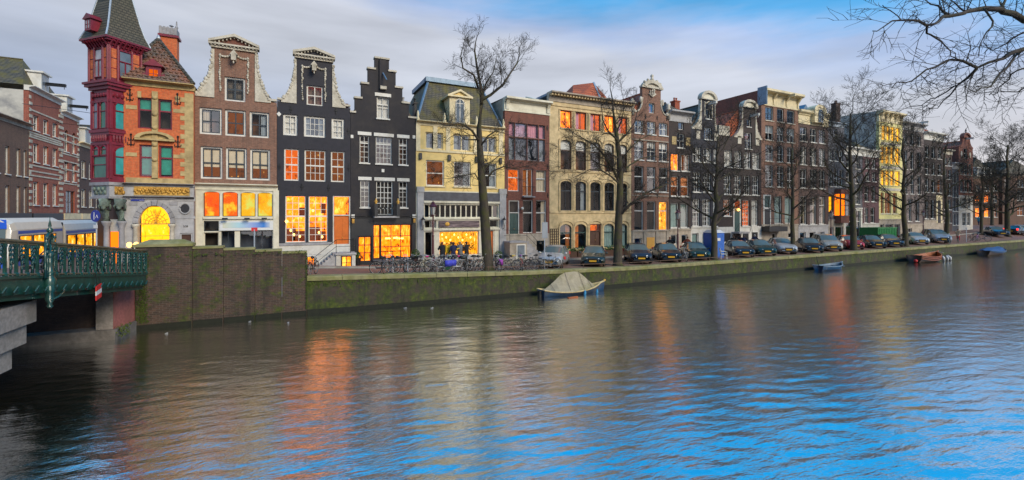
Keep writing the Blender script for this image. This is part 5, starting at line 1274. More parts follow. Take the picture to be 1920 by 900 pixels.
# ---- cream stone house with arcades
def arcade_house():
    u0, u1 = U(1030.3), U(1183.5); zb = z_fac((u0 + u1) / 2); xr = 1107; z = lambda y: Zf(xr, y)
    h = House('arcade_house', 'wide cream stone house with rows of arched windows behind parked cars', u0, u1, zb)
    zt = z(199)
    C = [(1051, 1072), (1079.3, 1099.5), (1107, 1126.3), (1133.5, 1151.6), (1160, 1176.5)]
    top = ['room_orange', 'room_amber', 'room_amber', 'room_orange', 'room_amber']
    for c, b in zip(C, top): h.row(xr, 213, 245, [c], fr='brown_sash', fw=.07, nx=2, ny=1, mw=.07, bk=b, curt='pink_curtain:left' if b == 'room_amber' else None, sill='cream_stone')
    for i, c in enumerate(C): h.row(xr, 266, 320.5, [c], fr='brown_sash', fw=.07, nx=1, ny=1, split=.66, bk='brown_room', curt='white_curtain:.3', arch=.3, sill='cream_stone', glass='pane_glass')
    for i, c in enumerate(C): h.row(xr, 341, 395, [c], fr='dark_sash', fw=.07, nx=2, ny=1, split=.68, bk='dark_room', arch=.3, sill='cream_stone', curt='grey_curtain:right' if i == 1 else None)
    for i, c in enumerate(C):
        if i == 2: continue
        h.row(xr, 420, 465, [(c[0] - 1, c[1])], fr='dark_green', fw=.07, nx=1, ny=1, split=.66, bk='dark_room', arch=.38, curt='teal_curtain:full' if i > 2 else 'amber_curtain:right' if i == 0 else 'amber_curtain:left', name='ground_window')
    door(h, 1106, 420, 1127, 470, 'brown_sash', 'brown_sash', xr=xr, transom=.72, bk='room_amber')
    h.wall([(u0, u1, zb, zt)], 'cream_stone', body=zt)
    cornice(h, u0 - .1, u1 + .12, zt, z(183), 'base_stone', .6, dent=30, dmat='cream_stone')
    for y in (204, 322, 397): h.px('string_course', 'cream_stone', 1031, y, 1183, y + 2.5, -.07, .02, xr)
    for y0, y1, e in ((209, 250, 0), (259, 321, .3), (336, 396, .3), (413, 470, .38)):      # moulded surrounds
        for c in C:
            a, b = U(c[0] - 3), U(c[1] + 2.6); zc = z(y1); zt_ = z(y0 + 3); m = MB()
            if e:
                cu, hw = (a + b) / 2, (b - a) / 2; pts = [(b, VF - .03, zc)] + [(cu + hw * math.cos(t), VF - .03, zt_ - e + (e + .1) * math.sin(t)) for t in np.linspace(0, math.pi, 13)] + [(a, VF - .03, zc)]
            else: pts = [(b, VF - .03, zc), (b, VF - .03, zt_), (a, VF - .03, zt_), (a, VF - .03, zc)]
            m.path(pts, .055, 5); m.build('surround', 'cream_stone', h.root)
    # flat lead roof, red pyramid and skylights
    m = MB(); zz = z(183) + .01; m.box(u0, u1, VF + .3, VF + 9, zz - .2, zz); m.build('roof', 'lead', h.root)
    vp = VF + 5.; ap = (U(1113, vp), vp, Zf(1113, 155, vp)); a, b = U(1066, VF + 3.2), U(1150, VF + 3.2); m = MB()
    m.add([(a, VF + 2.6, zz), (b, VF + 2.6, zz), (b, VF + 8, zz), (a, VF + 8, zz), ap, (ap[0] - 2.2, vp + .5, ap[2] - .4)], [(0, 1, 4), (1, 2, 4), (2, 3, 5, 4), (3, 0, 4, 5)])
    o = m.build('roof_pyramid', 'orange_tiles', h.root); MB().path([(b - 1.6, VF + 2.58, zz), ap], .13, 5).build('hip_flashing', 'zinc', o)
    u = U(1093, VF + 2.8); MB().obox((u, VF + 3.0, zz + .7), (.55, .1, .8), 0, Matrix.Rotation(-.85, 4, 'X')).build('skylight', 'grey_pane', o)
    MB().box(U(1052, VF + 1.5), U(1069, VF + 1.5), VF + 1.5, VF + 3, zz, zz + .55).build('skylight_box', 'lead', h.root)
    # trellis by the door and planters
    m = MB(); a, b = U(1031.5), U(1047); z0, z1 = z(466), z(428)
    for q in np.linspace(a, b, 5): m.box(q - .025, q + .025, VF - .06, VF - .02, z0, z1)
    for q in np.linspace(z0, z1, 9): m.box(a, b, VF - .062, VF - .022, q - .02, q + .02)
    tr = m.build('trellis', 'dark_wood', None); tag(tr, 'wooden lattice trellis on the cream stone wall', 'trellis')
    for i, (x0, x1) in enumerate(((1060, 1079), (1081, 1104), (1131, 1153), (1156, 1178))):
        v = VF - .75; a, b = U(x0, v), U(x1, v); zg = zs(a, v) + .12
        p = thing('planter_box', 'dark wooden planter box of low greenery before the arcaded front', 'planter', ((a + b) / 2, v, zg), 'planters by the cream stone house')
        MB().box(a, b, v - .25, v + .25, zg, zg + .5).build('box', 'dark_wood', p)
        m = MB()
        for q in range(150):
            c = Vector((rng.uniform(a, b), v + rng.uniform(-.25, .25), zg + .5 + abs(rng.normal(0, .16)))); d = Vector(rng.normal(0, 1, 3)).normalized() * .09; e = Vector(rng.normal(0, 1, 3)).normalized() * .05
            m.add([c - d, c + e, c + d, c - e], [(0, 1, 2, 3)])
        plain('shrub_leaf', (.045, .10, .02), .6, .5, 9) if 'shrub_leaf' not in M else None
        m.build('foliage', 'shrub_leaf', p, kind='stuff')
arcade_house()

# ---- brick neck gable with crowned top
def crowned_house():
    u0, u1 = U(1184), U(1254); zb = z_fac((u0 + u1) / 2); xr = 1221; z = lambda y: Zf(xr, y)
    h = House('neck_gable_house', 'brown brick house with crowned stone gable top and white sashes', u0, u1, zb)
    zsh = z(214); nl, nr = U(1204.5), U(1239); zn = z(166); zp = z(432)
    C = [(1189.5, 1206.5), (1213, 1229.2), (1235.5, 1251.8)]
    h.row(xr, 193, 212, [(1216.5, 1227.3)], fr='white', fw=.08, nx=1, ny=1, bk='blue_room', glass='sky_glass')
    h.row(xr, 228, 252, C, fr='white', fw=.08, nx=2, ny=2, mw=.06, bk='blue_room', curt='white_curtain:sides', glass='sky_glass', sill='white')
    h.row(xr, 266, 301, C, fr='white', fw=.07, nx=2, ny=2, mw=.06, bk='blue_room', sill='white', curt='white_curtain:.3')
    h.row(xr, 313, 359.5, C, fr='white', fw=.07, nx=1, ny=1, split=.6, bk='dark_room', sill='white')
    h.row(xr, 377.5, 432, [C[0], C[1], (C[2][0], C[2][1], dict(bk='room_gold', glass='shop_glass'))], fr='white', fw=.07, nx=1, ny=1, split=.68, bk='dark_room')
    rects = [(u0, u1, zp, zsh), (nl, nr, zsh - .01, zn)]
    h.wall(rects, 'brown_brick', body=zsh)
    # bell-curved shoulders in brick with stone volutes
    for sg, ue, uo in ((-1, nl, u0 + .3), (1, nr, u1 - .25)):
        pts = [(ue, zsh), (ue, z(186))] + [(ue + (uo - ue) * (t ** 2), z(186) + (zsh - z(186)) * (1 - (1 - t) ** 2 * .9 - .1 * (1 - t))) for t in np.linspace(.05, 1, 10)]
        MB().prism(pts, VF + .001, VF + .3).build('shoulder', 'brown_brick', h.root)
        m = MB(); m.path([(p[0], VF + .02, p[1] + .03) for p in pts[1:]], [.12] + [.09] * (len(pts) - 2), 6); m.ball((ue + sg * .2, VF - .02, z(190)), (.18, .12, .35), 7); m.ball((uo, VF - .02, zsh + .15), (.2, .14, .2), 7); m.build('volute', 'stone_white', h.root, True)
        uc = u0 + .12 if sg < 0 else u1 - .02
        MB().lathe([(.2, -.3), (.2, .6), (.26, .65), (.26, .75), (.16, .85), (.22, 1.05), (.1, 1.25), (.03, 1.3)], (uc, VF + .05, zsh), 8).build('pinnacle', 'stone_white', h.root, True)
    # crowned cap
    a, b = U(1202.5), U(1242); c = (a + b) / 2; z0 = z(170); m = MB()
    m.box(a, b, VF - .15, VF + .3, zn, zn + .18)
    out = [(c + (b - a) / 2 * .86 * math.cos(t), zn + .18 + .62 * math.sin(t)) for t in np.linspace(0, math.pi, 13)]; inn = [(c + (b - a) / 2 * .58 * math.cos(t), zn + .05 + .42 * math.sin(t)) for t in np.linspace(0, math.pi, 13)]
    for i in range(12): m.prism([out[i], out[i + 1], inn[i + 1], inn[i]], VF - .2, VF + .3)
    m.prism(inn, VF - .02, VF + .25)
    o = m.build('gable_cap', 'stone_white', h.root)
    k = MB()
    for p in out[::2]: k.ball((p[0], VF - .05, p[1] + .06), (.13, .14, .14), 6)
    k.lathe([(.16, 0), (.2, .15), (.1, .25), (.17, .42), (.14, .55), (.04, .62)], (c, VF, zn + .78), 8); k.build('crown', 'stone_white', o, True)
    k = MB()
    for q in range(14): k.ball((c + .28 * math.sin(q * 2.1), VF - .06, zn - .25 + .3 * math.cos(q * 1.3)), (.11, .07, .11), 6)
    k.path([(c - .42, VF - .04, zn - .55), (c, VF - .06, zn - .8), (c + .42, VF - .04, zn - .5)], .09, 6); k.build('cartouche', 'stone_white', h.root, True)
    gable_roof(h, zsh, Zf(1221, 170), 'orange_tiles')
    anchors(h, [P(1210, 219), P(1232, 221), P(1250, 222), P(1209, 366), P(1232, 367)])
    for y in (366, 263): h.px('string_course', 'base_stone', 1185, y, 1253, y + 2, -.06, .01, xr)
    reset(h)
    h.row(xr, 446, 456, [(1190, 1203)], fr='white', fw=.05, nx=1, ny=1)
    h.wall([(u0, u1, zb, zp - .001)], 'base_stone', name='plinth', body=False)
    h.px('hatch_panel', 'ochre_panel', 1212.5, 445, 1227, 466, -.03, .01); h.px('plinth_band', 'base_stone', 1185, 431, 1253, 434, -.09, .01, xr)
    for x in (1187, 1208, 1231, 1251): h.px('pilaster', 'base_stone', x - 2, 434.2, x + 2, 470, -.07, .01, xr)
crowned_house()

# ---- generic builder for the narrower houses further along
def plain_house(name, label, x0, x1, wallmat, y_eave, xr, rows, base=None, crn=None, roof=None, neck=None, group=None, zb=None, side=None, extra=None, depth=9.):
    """rows: (y_top, y_bot, cols, kwargs)"""
    u0, u1 = U(x0), U(x1); zb = z_fac((u0 + u1) / 2) if zb is None else zb
    h = House(name, label, u0, u1, zb, group=group); z = lambda y: Zf(xr, y)
    ze = z(y_eave); zp = z(base[0]) if base else zb
    for yt, yb, cols, kw in rows: h.row(xr, yt, yb, cols, **kw)
    rects = [(u0, u1, zp, ze)]
    if neck: rects.append((U(neck['x'][0]), U(neck['x'][1]), ze - .01, z(neck['top'])))
    h.wall(rects, wallmat, body=z(crn[0]) - .02 if crn else ze, bodymat=side or wallmat, depth=depth)
    if neck:
        a, b = U(neck['x'][0]), U(neck['x'][1]); sm = neck.get('mat', 'stone_white'); zt = z(neck['top'])
        flank(h, -1, a, U(neck['fl'][0]), ze - .03, zt - .05, sm, 7, .55); flank(h, 1, b, U(neck['fl'][1]), ze - .03, zt - .05, sm, 7, .55)
        round_pediment(h, a - .22, b + .22, zt + .02, z(neck['ped']), sm, neck.get('tymp', 'cream_shop'))
        if neck.get('hoist'): hoist(h, (a + b) / 2 + neck.get('hu', 0), z(neck['hoist']), 'white', 1.0)
        gable_roof(h, ze - .05, zt - .5, roof or 'dark_tiles', depth=depth)
    if crn: cornice(h, u0 - .06, u1 + .08, ze, z(crn[0]), crn[1], crn[2] if len(crn) > 2 else .45, dent=crn[3] if len(crn) > 3 else 0)
    if crn and roof: gable_roof(h, z(crn[0]), z(crn[0]) + 1.3, roof, hip=1.6, depth=depth, inset=.2)
    elif crn: MB().quad((u0, VF + .3, z(crn[0]) - .02), (u1, VF + .3, z(crn[0]) - .02), (u1, VF + depth, z(crn[0]) - .02), (u0, VF + depth, z(crn[0]) - .02)).build('roof', 'lead', h.root)
    if base:
        reset(h)
        for yt, yb, cols, kw in base[2]: h.row(xr, yt, yb, cols, **kw)
        h.wall([(u0, u1, zb, zp - .001)], base[1], name='plinth', body=False)
        MB().box(u0, u1, VF - .07, VF + .01, zp - .12, zp + .04).build('plinth_band', base[1], h.root)
    return h, z
SASH = dict(fr='white', fw=.08, nx=2, ny=2, mw=.05, bk='dark_room', glass='pane_glass', sill='white')
def S(**k): d = dict(SASH); d.update(k); return d
h, z = plain_house('cornice_house', 'narrow purple-black house with white cornice and brick chimney', 1254.3, 1295.5, 'black_brick', 229, 1275,
    [(228.5, 243, [(1272, 1282)], S(nx=1, ny=1, sill=None)), (250, 277, [(1269.5, 1283.3)], S(nx=2, ny=2)),
     (288.5, 320.5, [(1258, 1273, dict(bk='room_orange')), (1277, 1292.7, dict(curt='white_curtain:sides'))], S(nx=2, ny=1, bk='room_dim')),
     (330.5, 368, [(1258, 1273), (1276.3, 1292)], S(nx=1, ny=1, split=.5, bk='room_dim', curt='amber_curtain:.45')), (381, 427, [(1257.5, 1272.5), (1276, 1290.5)], S(nx=1, ny=1, curt='teal_curtain:full'))],
    base=(430, 'base_stone', [(440, 458, [(1258, 1270), (1278, 1289)], S(nx=1, ny=1, sill=None))]), crn=(209, 'pale_grey_stone', .5), roof='dark_tiles')
for x in (1263.5, 1289.5): h.px('relief_stone', 'tan_stone', x - 4, 257, x + 4, 272, -.05, .01, 1275)
chimney(h, U(1266, VF + 1.5), VF + 1.5, z(209), z(184), 'chimney_pot', .34, 2)
h, z = plain_house('neck_gable_house', 'blue-black neck gable house with white base and round white top', 1295.5, 1345.5, 'charcoal_wall', 243, 1320,
    [(203, 222, [(1323, 1333)], S(nx=1, ny=1)), (238, 261, [(1320, 1335)], S(nx=3, ny=1)),
     (277, 304, [(1299, 1314.5), (1319, 1334), (1338, 1344.3)], S(nx=2, ny=2, mw=.07, curt='white_curtain:sides')),
     (323.5, 360.5, [(1298.5, 1313.5), (1318, 1333), (1337.5, 1344.3)], S(nx=3, ny=4)), (373, 424, [(1298, 1312), (1317, 1332), (1337, 1344.5)], S(nx=3, ny=6, curt='white_curtain:sides'))],
    base=(425, 'white_plaster', [(437, 458, [(1297.5, 1310), (1317, 1330)], S(nx=1, ny=1, curt='teal_curtain:full', sill=None))]), roof='dark_tiles',
    neck=dict(x=(1315, 1339.5), top=185, ped=169.5, fl=(1297, 1345), hoist=196, hu=.1))
for x in (1308.5, 1342): h.px('oval_relief', 'stone_white', x - 3.5, 247, x + 3.5, 262, -.06, .01, 1320)
garland(h, U(1328), .55, z(190), z(218), 'stone_white', False)
h, z = plain_house('neck_gable_house', 'wide dark brown neck gable house with lamp-lit front door', 1345.7, 1427.3, 'black_brick', 258, 1390,
    [(221, 236, [(1400, 1408)], S(nx=1, ny=1)), (247, 278, [(1396.5, 1409.5)], S(nx=2, ny=2)),
     (284, 315, [(1358, 1373), (1377, 1391), (1395, 1408), (1411, 1424)], S(nx=2, ny=2, curt='white_curtain:full')),
     (328.5, 365, [(1357, 1370.6), (1376, 1390), (1394, 1406.7), (1410, 1423)], S(nx=3, ny=4)),
     (374.5, 405, [(1356.5, 1370.6, dict(bk='room_dim'))], S(nx=3, ny=4)), (375, 424, [(1392, 1405.5, dict(bk='room_amber')), (1409, 1421.5, dict(curt='white_curtain:full'))], S(nx=3, ny=6))],
    base=None, roof='orange_tiles', neck=dict(x=(1392.5, 1416), top=199, ped=185, fl=(1376, 1428), hoist=217, hu=.3))
for x in (1386, 1419.5): h.px('oval_relief', 'stone_white', x - 3.3, 256, x + 3.3, 270, -.06, .01, 1390)
for x in (1352, 1362): h.px('shoulder_carving', 'stone_white', x - 5, 240, x + 5, 258, -.08, .25, 1390)
h.px('plinth_stone', 'white_plaster', 1346, 425, 1374, 462, -.04, .02, 1390); h.px('plinth_stone', 'white_plaster', 1388, 425, 1427, 462, -.04, .02, 1390)
for a, b in ((1356, 1369), (1392, 1403), (1409, 1420)): h.px('cellar_opening', 'black_paint', a, 436, b, 452, -.05, .0, 1390)
h.px('door_surround', 'white', 1374.5, 373, 1388, 434, -.05, .0, 1390); h.px('door_leaf', 'dark_green', 1376.5, 392, 1386, 434, -.08, -.04, 1390); h.px('fanlight', 'room_amber', 1376.5, 375.5, 1386, 390, -.07, -.045, 1390)
MB().box(U(1371), U(1391), VF - 1.0, VF, z(437), z(434)).build('landing', 'grey_stone', h.root)
railing(h, [(U(1352), VF - 1, zs(U(1352), VF - 1) + .1), (U(1371), VF - 1, z(434)), (U(1391), VF - 1, z(434)), (U(1400), VF - 1, zs(U(1400), VF - 1) + .1)])
wl = thing('door_lamp', 'bright warm lamp above the dark green front door', 'lamp', (U(1380.5), VF - .2, z(393))); MB().ball((U(1380.5), VF - .28, z(393)), .17, 9).build('globe', 'bulb', wl, True); MB().tube((U(1380.5), VF - .05, z(390)), (U(1380.5), VF - .28, z(391)), .02, n=5).build('arm', 'iron', wl)
C3 = [(1435, 1450), (1457, 1469.6), (1475.5, 1489.6)]
h, z = plain_house('cornice_house', 'tall brown brick house with heavy cream cornice and hoist beam', 1427.6, 1497, 'brown_brick', 202, 1463,
    [(203.5, 229, C3, S(sill='stone_white', sash='dark_sash')), (238, 265, C3, S(sill='stone_white', curt='grey_curtain:.5')), (274, 304, C3, S(sill='stone_white')), (311, 351, C3, S(ny=3, sill='stone_white')),
     (368, 419, [(1452, 1466), (1471.5, 1484)], S(nx=1, ny=1, curt='teal_curtain:full', sill='stone_white'))],
    base=(421, 'base_stone', [(437, 447, [(1448, 1456), (1478, 1487)], S(nx=1, ny=1, sill=None))]), crn=(174, 'cream', .75), side='redbrown_brick', depth=11)
brackets(h, [U(x) for x in (1430, 1450, 1474, 1495)], z(200), z(178), 'cream', .12, .6); hoist(h, U(1471), z(183), 'cream', 1.3)
MB().box(U(1427.6) - .1, U(1427.6) + .05, VF - .7, VF + .4, z(203), z(170)).build('cornice_end', 'lead', h.root)
h.px('door_surround', 'white', 1431, 366, 1445, 424, -.04, .0, 1463); h.px('door_leaf', 'black_paint', 1433, 392, 1443, 424, -.06, -.03, 1463); h.px('fanlight', 'dark_green', 1433, 368, 1443, 389, -.06, -.03, 1463)
MB().box(U(1427), U(1461), VF - 1.0, VF, z(433), z(424)).build('landing', 'black_paint', h.root); railing(h, [(U(1427), VF - 1, z(424)), (U(1445), VF - 1, z(424)), (U(1462), VF - 1, z(424)), (U(1474), VF - 1, zs(U(1474), VF - 1) + .1)])
C3 = [(1500, 1512.6), (1518.6, 1530.8), (1535.6, 1547.3)]
h, z = plain_house('attic_house', 'dark brick house with ornate cream attic and arched window', 1497.2, 1553, 'dark_brick', 235, 1525,
    [(241, 267, C3, S()), (277, 310, C3, S(curt='white_curtain:sides')), (318, 353, C3, S()), (368.5, 420.5, C3, S(ny=1, nx=1, split=.7, curt='blind:sides'))],
    base=(422, 'pale_grey_stone', [(435, 447, [(1500, 1511), (1518, 1529), (1535, 1546)], S(nx=1, ny=1, sill=None))]), crn=(210, 'cream', .4))
a, b = U(1520), U(1542); c = (a + b) / 2; m = MB(); pts = [(a, z(231)), (b, z(231))] + [(c + (b - a) / 2 * math.cos(t), z(208) + .75 * math.sin(t)) for t in np.linspace(0, math.pi, 13)]
m.prism(pts, VF - .5, VF + .5); o = m.build('arched_dormer', 'cream', h.root)
pts = [(c - .5, z(230)), (c + .5, z(230))] + [(c + .5 * math.cos(t), z(214) + .55 * math.sin(t)) for t in np.linspace(0, math.pi, 11)]; MB().prism(pts, VF - .53, VF - .49).build('pane', 'grey_pane', o)
MB().box(c - .03, c + .03, VF - .56, VF - .53, z(230), z(210)).build('glazing_bar', 'white', o)
MB().prism([(U(1519), z(208)), (U(1527), z(192)), (U(1536), z(208))], VF + 1, VF + 6).build('roof', 'lead', h.root)
h, z = plain_house('bay_house', 'narrow slate-grey house with orange-lit wooden bay window', 1553.2, 1582.5, 'slate_wall', 238, 1568,
    [(242, 262, [(1563, 1570)], S(nx=1)), (281, 302, [(1554.5, 1561), (1563.5, 1570), (1573, 1580.5)], S(nx=2)), (318, 350, [(1554.5, 1561), (1564, 1571), (1574, 1581)], S(nx=1)),
     (368, 402, [(1554, 1562, dict(bk='yellow_light'))], S(nx=1, ny=2, fr='brown_sash'))],
    base=(412, 'base_stone', [(425, 455, [(1556, 1563), (1566, 1581)], S(nx=1, ny=1, sill=None))]), crn=(230, 'zinc', .3))
a, b = U(1564.5), U(1582); m = MB(); m.slab([(a, VF), (a + .15, VF - .7), (b - .1, VF - .7), (b, VF)], z(418), z(404)); m.slab([(a, VF), (a + .15, VF - .7), (b - .1, VF - .7), (b, VF)], z(364), z(355)); m.box((a + b) / 2 - .05, (a + b) / 2 + .05, VF - .55, VF - .1, z(404) - .01, z(364) + .01); o = m.build('bay', 'redbrown_brick', h.root)
for p, q, mt in ((a + .16, (a + b) / 2 - .05, 'orange_light'), ((a + b) / 2 + .05, b - .12, 'white_pane')): MB().box(p, q, VF - .66, VF - .60, z(404), z(364)).build('bay_pane', mt, o)
m = MB()
for q in (a + .1, (a + b) / 2, b - .1): m.box(q - .06, q + .06, VF - .72, VF - .58, z(404), z(364))
m.box(a + .1, b - .1, VF - .71, VF - .59, z(385) - .04, z(385) + .04); m.build('bay_frame', 'brown_sash', o)
MB().quad((a, VF - .02, z(404)), (a + .14, VF - .68, z(404)), (a + .14, VF - .68, z(364)), (a, VF - .02, z(364))).build('bay_side', 'orange_light', o)
chimney(h, U(1567, VF + 1), VF + 1, z(238), z(190), 'dark_brick', .5, 2)
plain_house('shop_house', 'dark house with white cornice above a white-framed shop window', 1582.7, 1617, 'slate_wall', 291, 1600,
    [(293, 316, [(1586, 1593), (1603.5, 1611.5)], S(nx=1)), (322, 344, [(1586, 1593), (1603.5, 1611.5)], S(nx=1)), (352, 383, [(1586, 1595), (1603.5, 1611.5)], S(ny=4))],
    base=(390, 'white_plaster', [(395, 445, [(1586, 1600, dict(bk='blue_room')), (1604, 1614)], S(nx=1, ny=1, split=.6, sill=None))]), crn=(276, 'white', .4), roof='dark_tiles')
plain_house('plum_house', 'plum-coloured house with grey plinth and two small lit cellar windows', 1617.2, 1648, 'plum_wall', 295, 1632,
    [(298, 316, [(1622.5, 1630.5), (1634.5, 1642)], S()), (323, 340, [(1622.5, 1630.5), (1634.5, 1642)], S()), (348.5, 378, [(1620.5, 1628.5), (1633.5, 1641.5)], S(nx=1)), (389, 418, [(1620.5, 1628), (1632, 1640)], S(nx=1))],
    base=(419, 'grey_render', [(432, 441, [(1619.5, 1628), (1632, 1640)], S(nx=1, ny=1, sill=None, bk='yellow_light', glass='shop_glass'))]), crn=(281, 'white', .4), roof='slate_tiles')
LY = S(fr='cream', bk='room_yellow', glass='shop_glass', sill='lit_cream_paint', fw=.06)
h, z = plain_house('lit_house', 'tall pale yellow house with all its upper windows glowing yellow', 1648.2, 1692, 'lit_cream_paint', 231, 1670,
    [(237.5, 264, [(1653, 1660), (1661.5, 1668.5), (1670, 1677.5), (1679.5, 1687)], LY), (276, 308, [(1651.5, 1658.5), (1660, 1667), (1669, 1676), (1678, 1687)], LY), (320, 348, [(1651.5, 1658.5), (1660, 1667), (1669, 1676), (1678, 1687)], LY),
     (361.5, 400.5, [(1651.5, 1657), (1659, 1671, dict(nx=2)), (1674, 1682)], S(fr='cream', bk='room_dim', fw=.06, nx=1, ny=1))],
    base=(411, 'base_stone', [(420, 450, [(1650, 1658), (1660, 1675), (1677, 1688)], S(nx=1, ny=1, sill=None))]), crn=(211, 'cream', .55), side='grey_render', depth=12)
brackets(h, [U(x) for x in (1651, 1660, 1669, 1678, 1688)], z(231), z(215), 'cream', .12, .45)
for y in (268, 312, 353): h.px('spandrel_relief', 'stone_white', 1652, y, 1688, y + 5, -.06, .0, 1670)
MB().add([(U(1652), VF + .4, z(211)), (U(1692), VF + .4, z(211)), (U(1692), VF + 12, z(211)), (U(1648), VF + 12, z(211)), (U(1672), VF + 4, z(201)), (U(1672), VF + 10, z(201))], [(0, 1, 4), (1, 2, 5, 4), (3, 0, 4, 5), (2, 3, 5)]).build('roof', 'slate_tiles', h.root)
h, z = plain_house('cornice_house', 'grey-purple brick house with pale cornice beside the yellow-lit house', 1692.3, 1732, 'grey_brick', 246, 1712,
    [(251.5, 272.5, [(1695, 1701), (1706, 1713.5), (1719, 1726.5)], S(nx=1)), (284, 318, [(1695, 1701), (1706, 1713.5), (1719, 1726.5)], S(nx=1)), (328, 364, [(1695, 1701), (1706, 1713.5), (1719, 1726.5)], S(nx=1)), (373, 415, [(1702, 1709), (1716, 1723.5)], S(nx=1, ny=1))],
    base=(420, 'base_stone', [(428, 440, [(1700, 1710)], S(nx=1, ny=1, sill=None))]), crn=(231, 'pale_grey_stone', .55))
hoist(h, U(1722), z(231), 'white', 1.2)
h, z = plain_house('cornice_house', 'dark brick house with white cornice and orange tiled roof corner', 1732.3, 1769, 'black_brick', 264, 1750,
    [(274.5, 297, [(1734, 1741.3), (1746, 1753), (1758, 1765)], S(nx=1)), (305.5, 328, [(1734, 1741.3), (1746, 1753), (1758, 1765)], S(nx=1)), (336, 361, [(1734, 1741.3), (1746, 1753), (1758, 1765, dict(bk='room_dim'))], S(nx=1)), (374, 410, [(1734, 1740.5), (1745, 1752)], S(nx=1, ny=1))],
    base=(413, 'base_stone', []), crn=(249, 'white', .55), roof='orange_tiles')
h.px('door_surround', 'cream', 1755, 366, 1766, 418, -.06, .0, 1750); h.px('door_leaf', 'black_paint', 1757.5, 376, 1763, 418, -.08, -.05, 1750)
plain_house('white_trim_house', 'very narrow dark house crowded with white sash windows', 1769.2, 1785, 'dark_brick', 290, 1777,
    [(296, 311, [(1771, 1776), (1778, 1783.5)], S()), (318, 336, [(1770.5, 1776), (1778, 1783.5)], S(nx=1)), (343, 367, [(1770.5, 1776), (1778, 1783.5)], S(nx=1)), (374, 393, [(1770.5, 1776), (1778, 1783.5)], S(nx=1)), (399, 418, [(1770.5, 1776), (1778, 1783.5)], S(nx=1))], crn=(281, 'stone_white', .4), roof='orange_tiles')
plain_house('small_grey_house', 'small grey-fronted house tucked before the red bell gable', 1785.2, 1797.5, 'slate_wall', 317, 1791,
    [(325, 343, [(1786.5, 1790.3), (1792, 1796.3)], S(nx=1)), (348, 370, [(1786.5, 1790.3), (1792, 1796.3)], S(nx=1)), (376, 396, [(1786.5, 1790.3), (1792, 1796.3)], S(nx=1)), (402, 422, [(1786.5, 1790.3), (1792, 1796.3)], S(nx=1))], crn=(305, 'pale_grey_stone', .4), roof='dark_tiles')
h, z = plain_house('bell_gable_house', 'red brick bell-gabled house with orange roof at the row end', 1797.7, 1824, 'redbrown_brick', 277, 1811,
    [(278.5, 296, [(1807, 1814)], S(nx=1)), (306.5, 328, [(1800, 1806), (1807.5, 1814.3), (1816, 1822)], S(nx=2)), (337, 360, [(1800, 1806), (1807.5, 1814.3), (1816, 1822)], S(nx=2))],
    base=(367, 'white_plaster', [(371, 391, [(1799.5, 1803), (1804, 1812), (1813, 1819.5)], S(nx=3, ny=3, sill=None)), (399, 423, [(1804, 1812), (1813, 1819.5)], S(nx=3, ny=3, sill=None))]),
    roof='orange_tiles', neck=dict(x=(1805, 1816.5), top=258, ped=249, fl=(1797.5, 1824), mat='redbrown_brick', tymp='redbrown_brick', hoist=262))
for x in (1802.5, 1818.5): MB().ball((U(x), VF - .03, z(290)), (.32, .05, .5), 9).build('oval_plaque', 'stone_white', h.root, True)
MB().lathe([(.12, 0), (.07, .2), (.12, .35), (.03, .7)], (U(1811), VF, z(249)), 7).build('gable_finial', 'iron', h.root)
chimney(h, U(1781, VF + 4), VF + 4, z(285), z(262), 'chimney_pot', .4, 2)
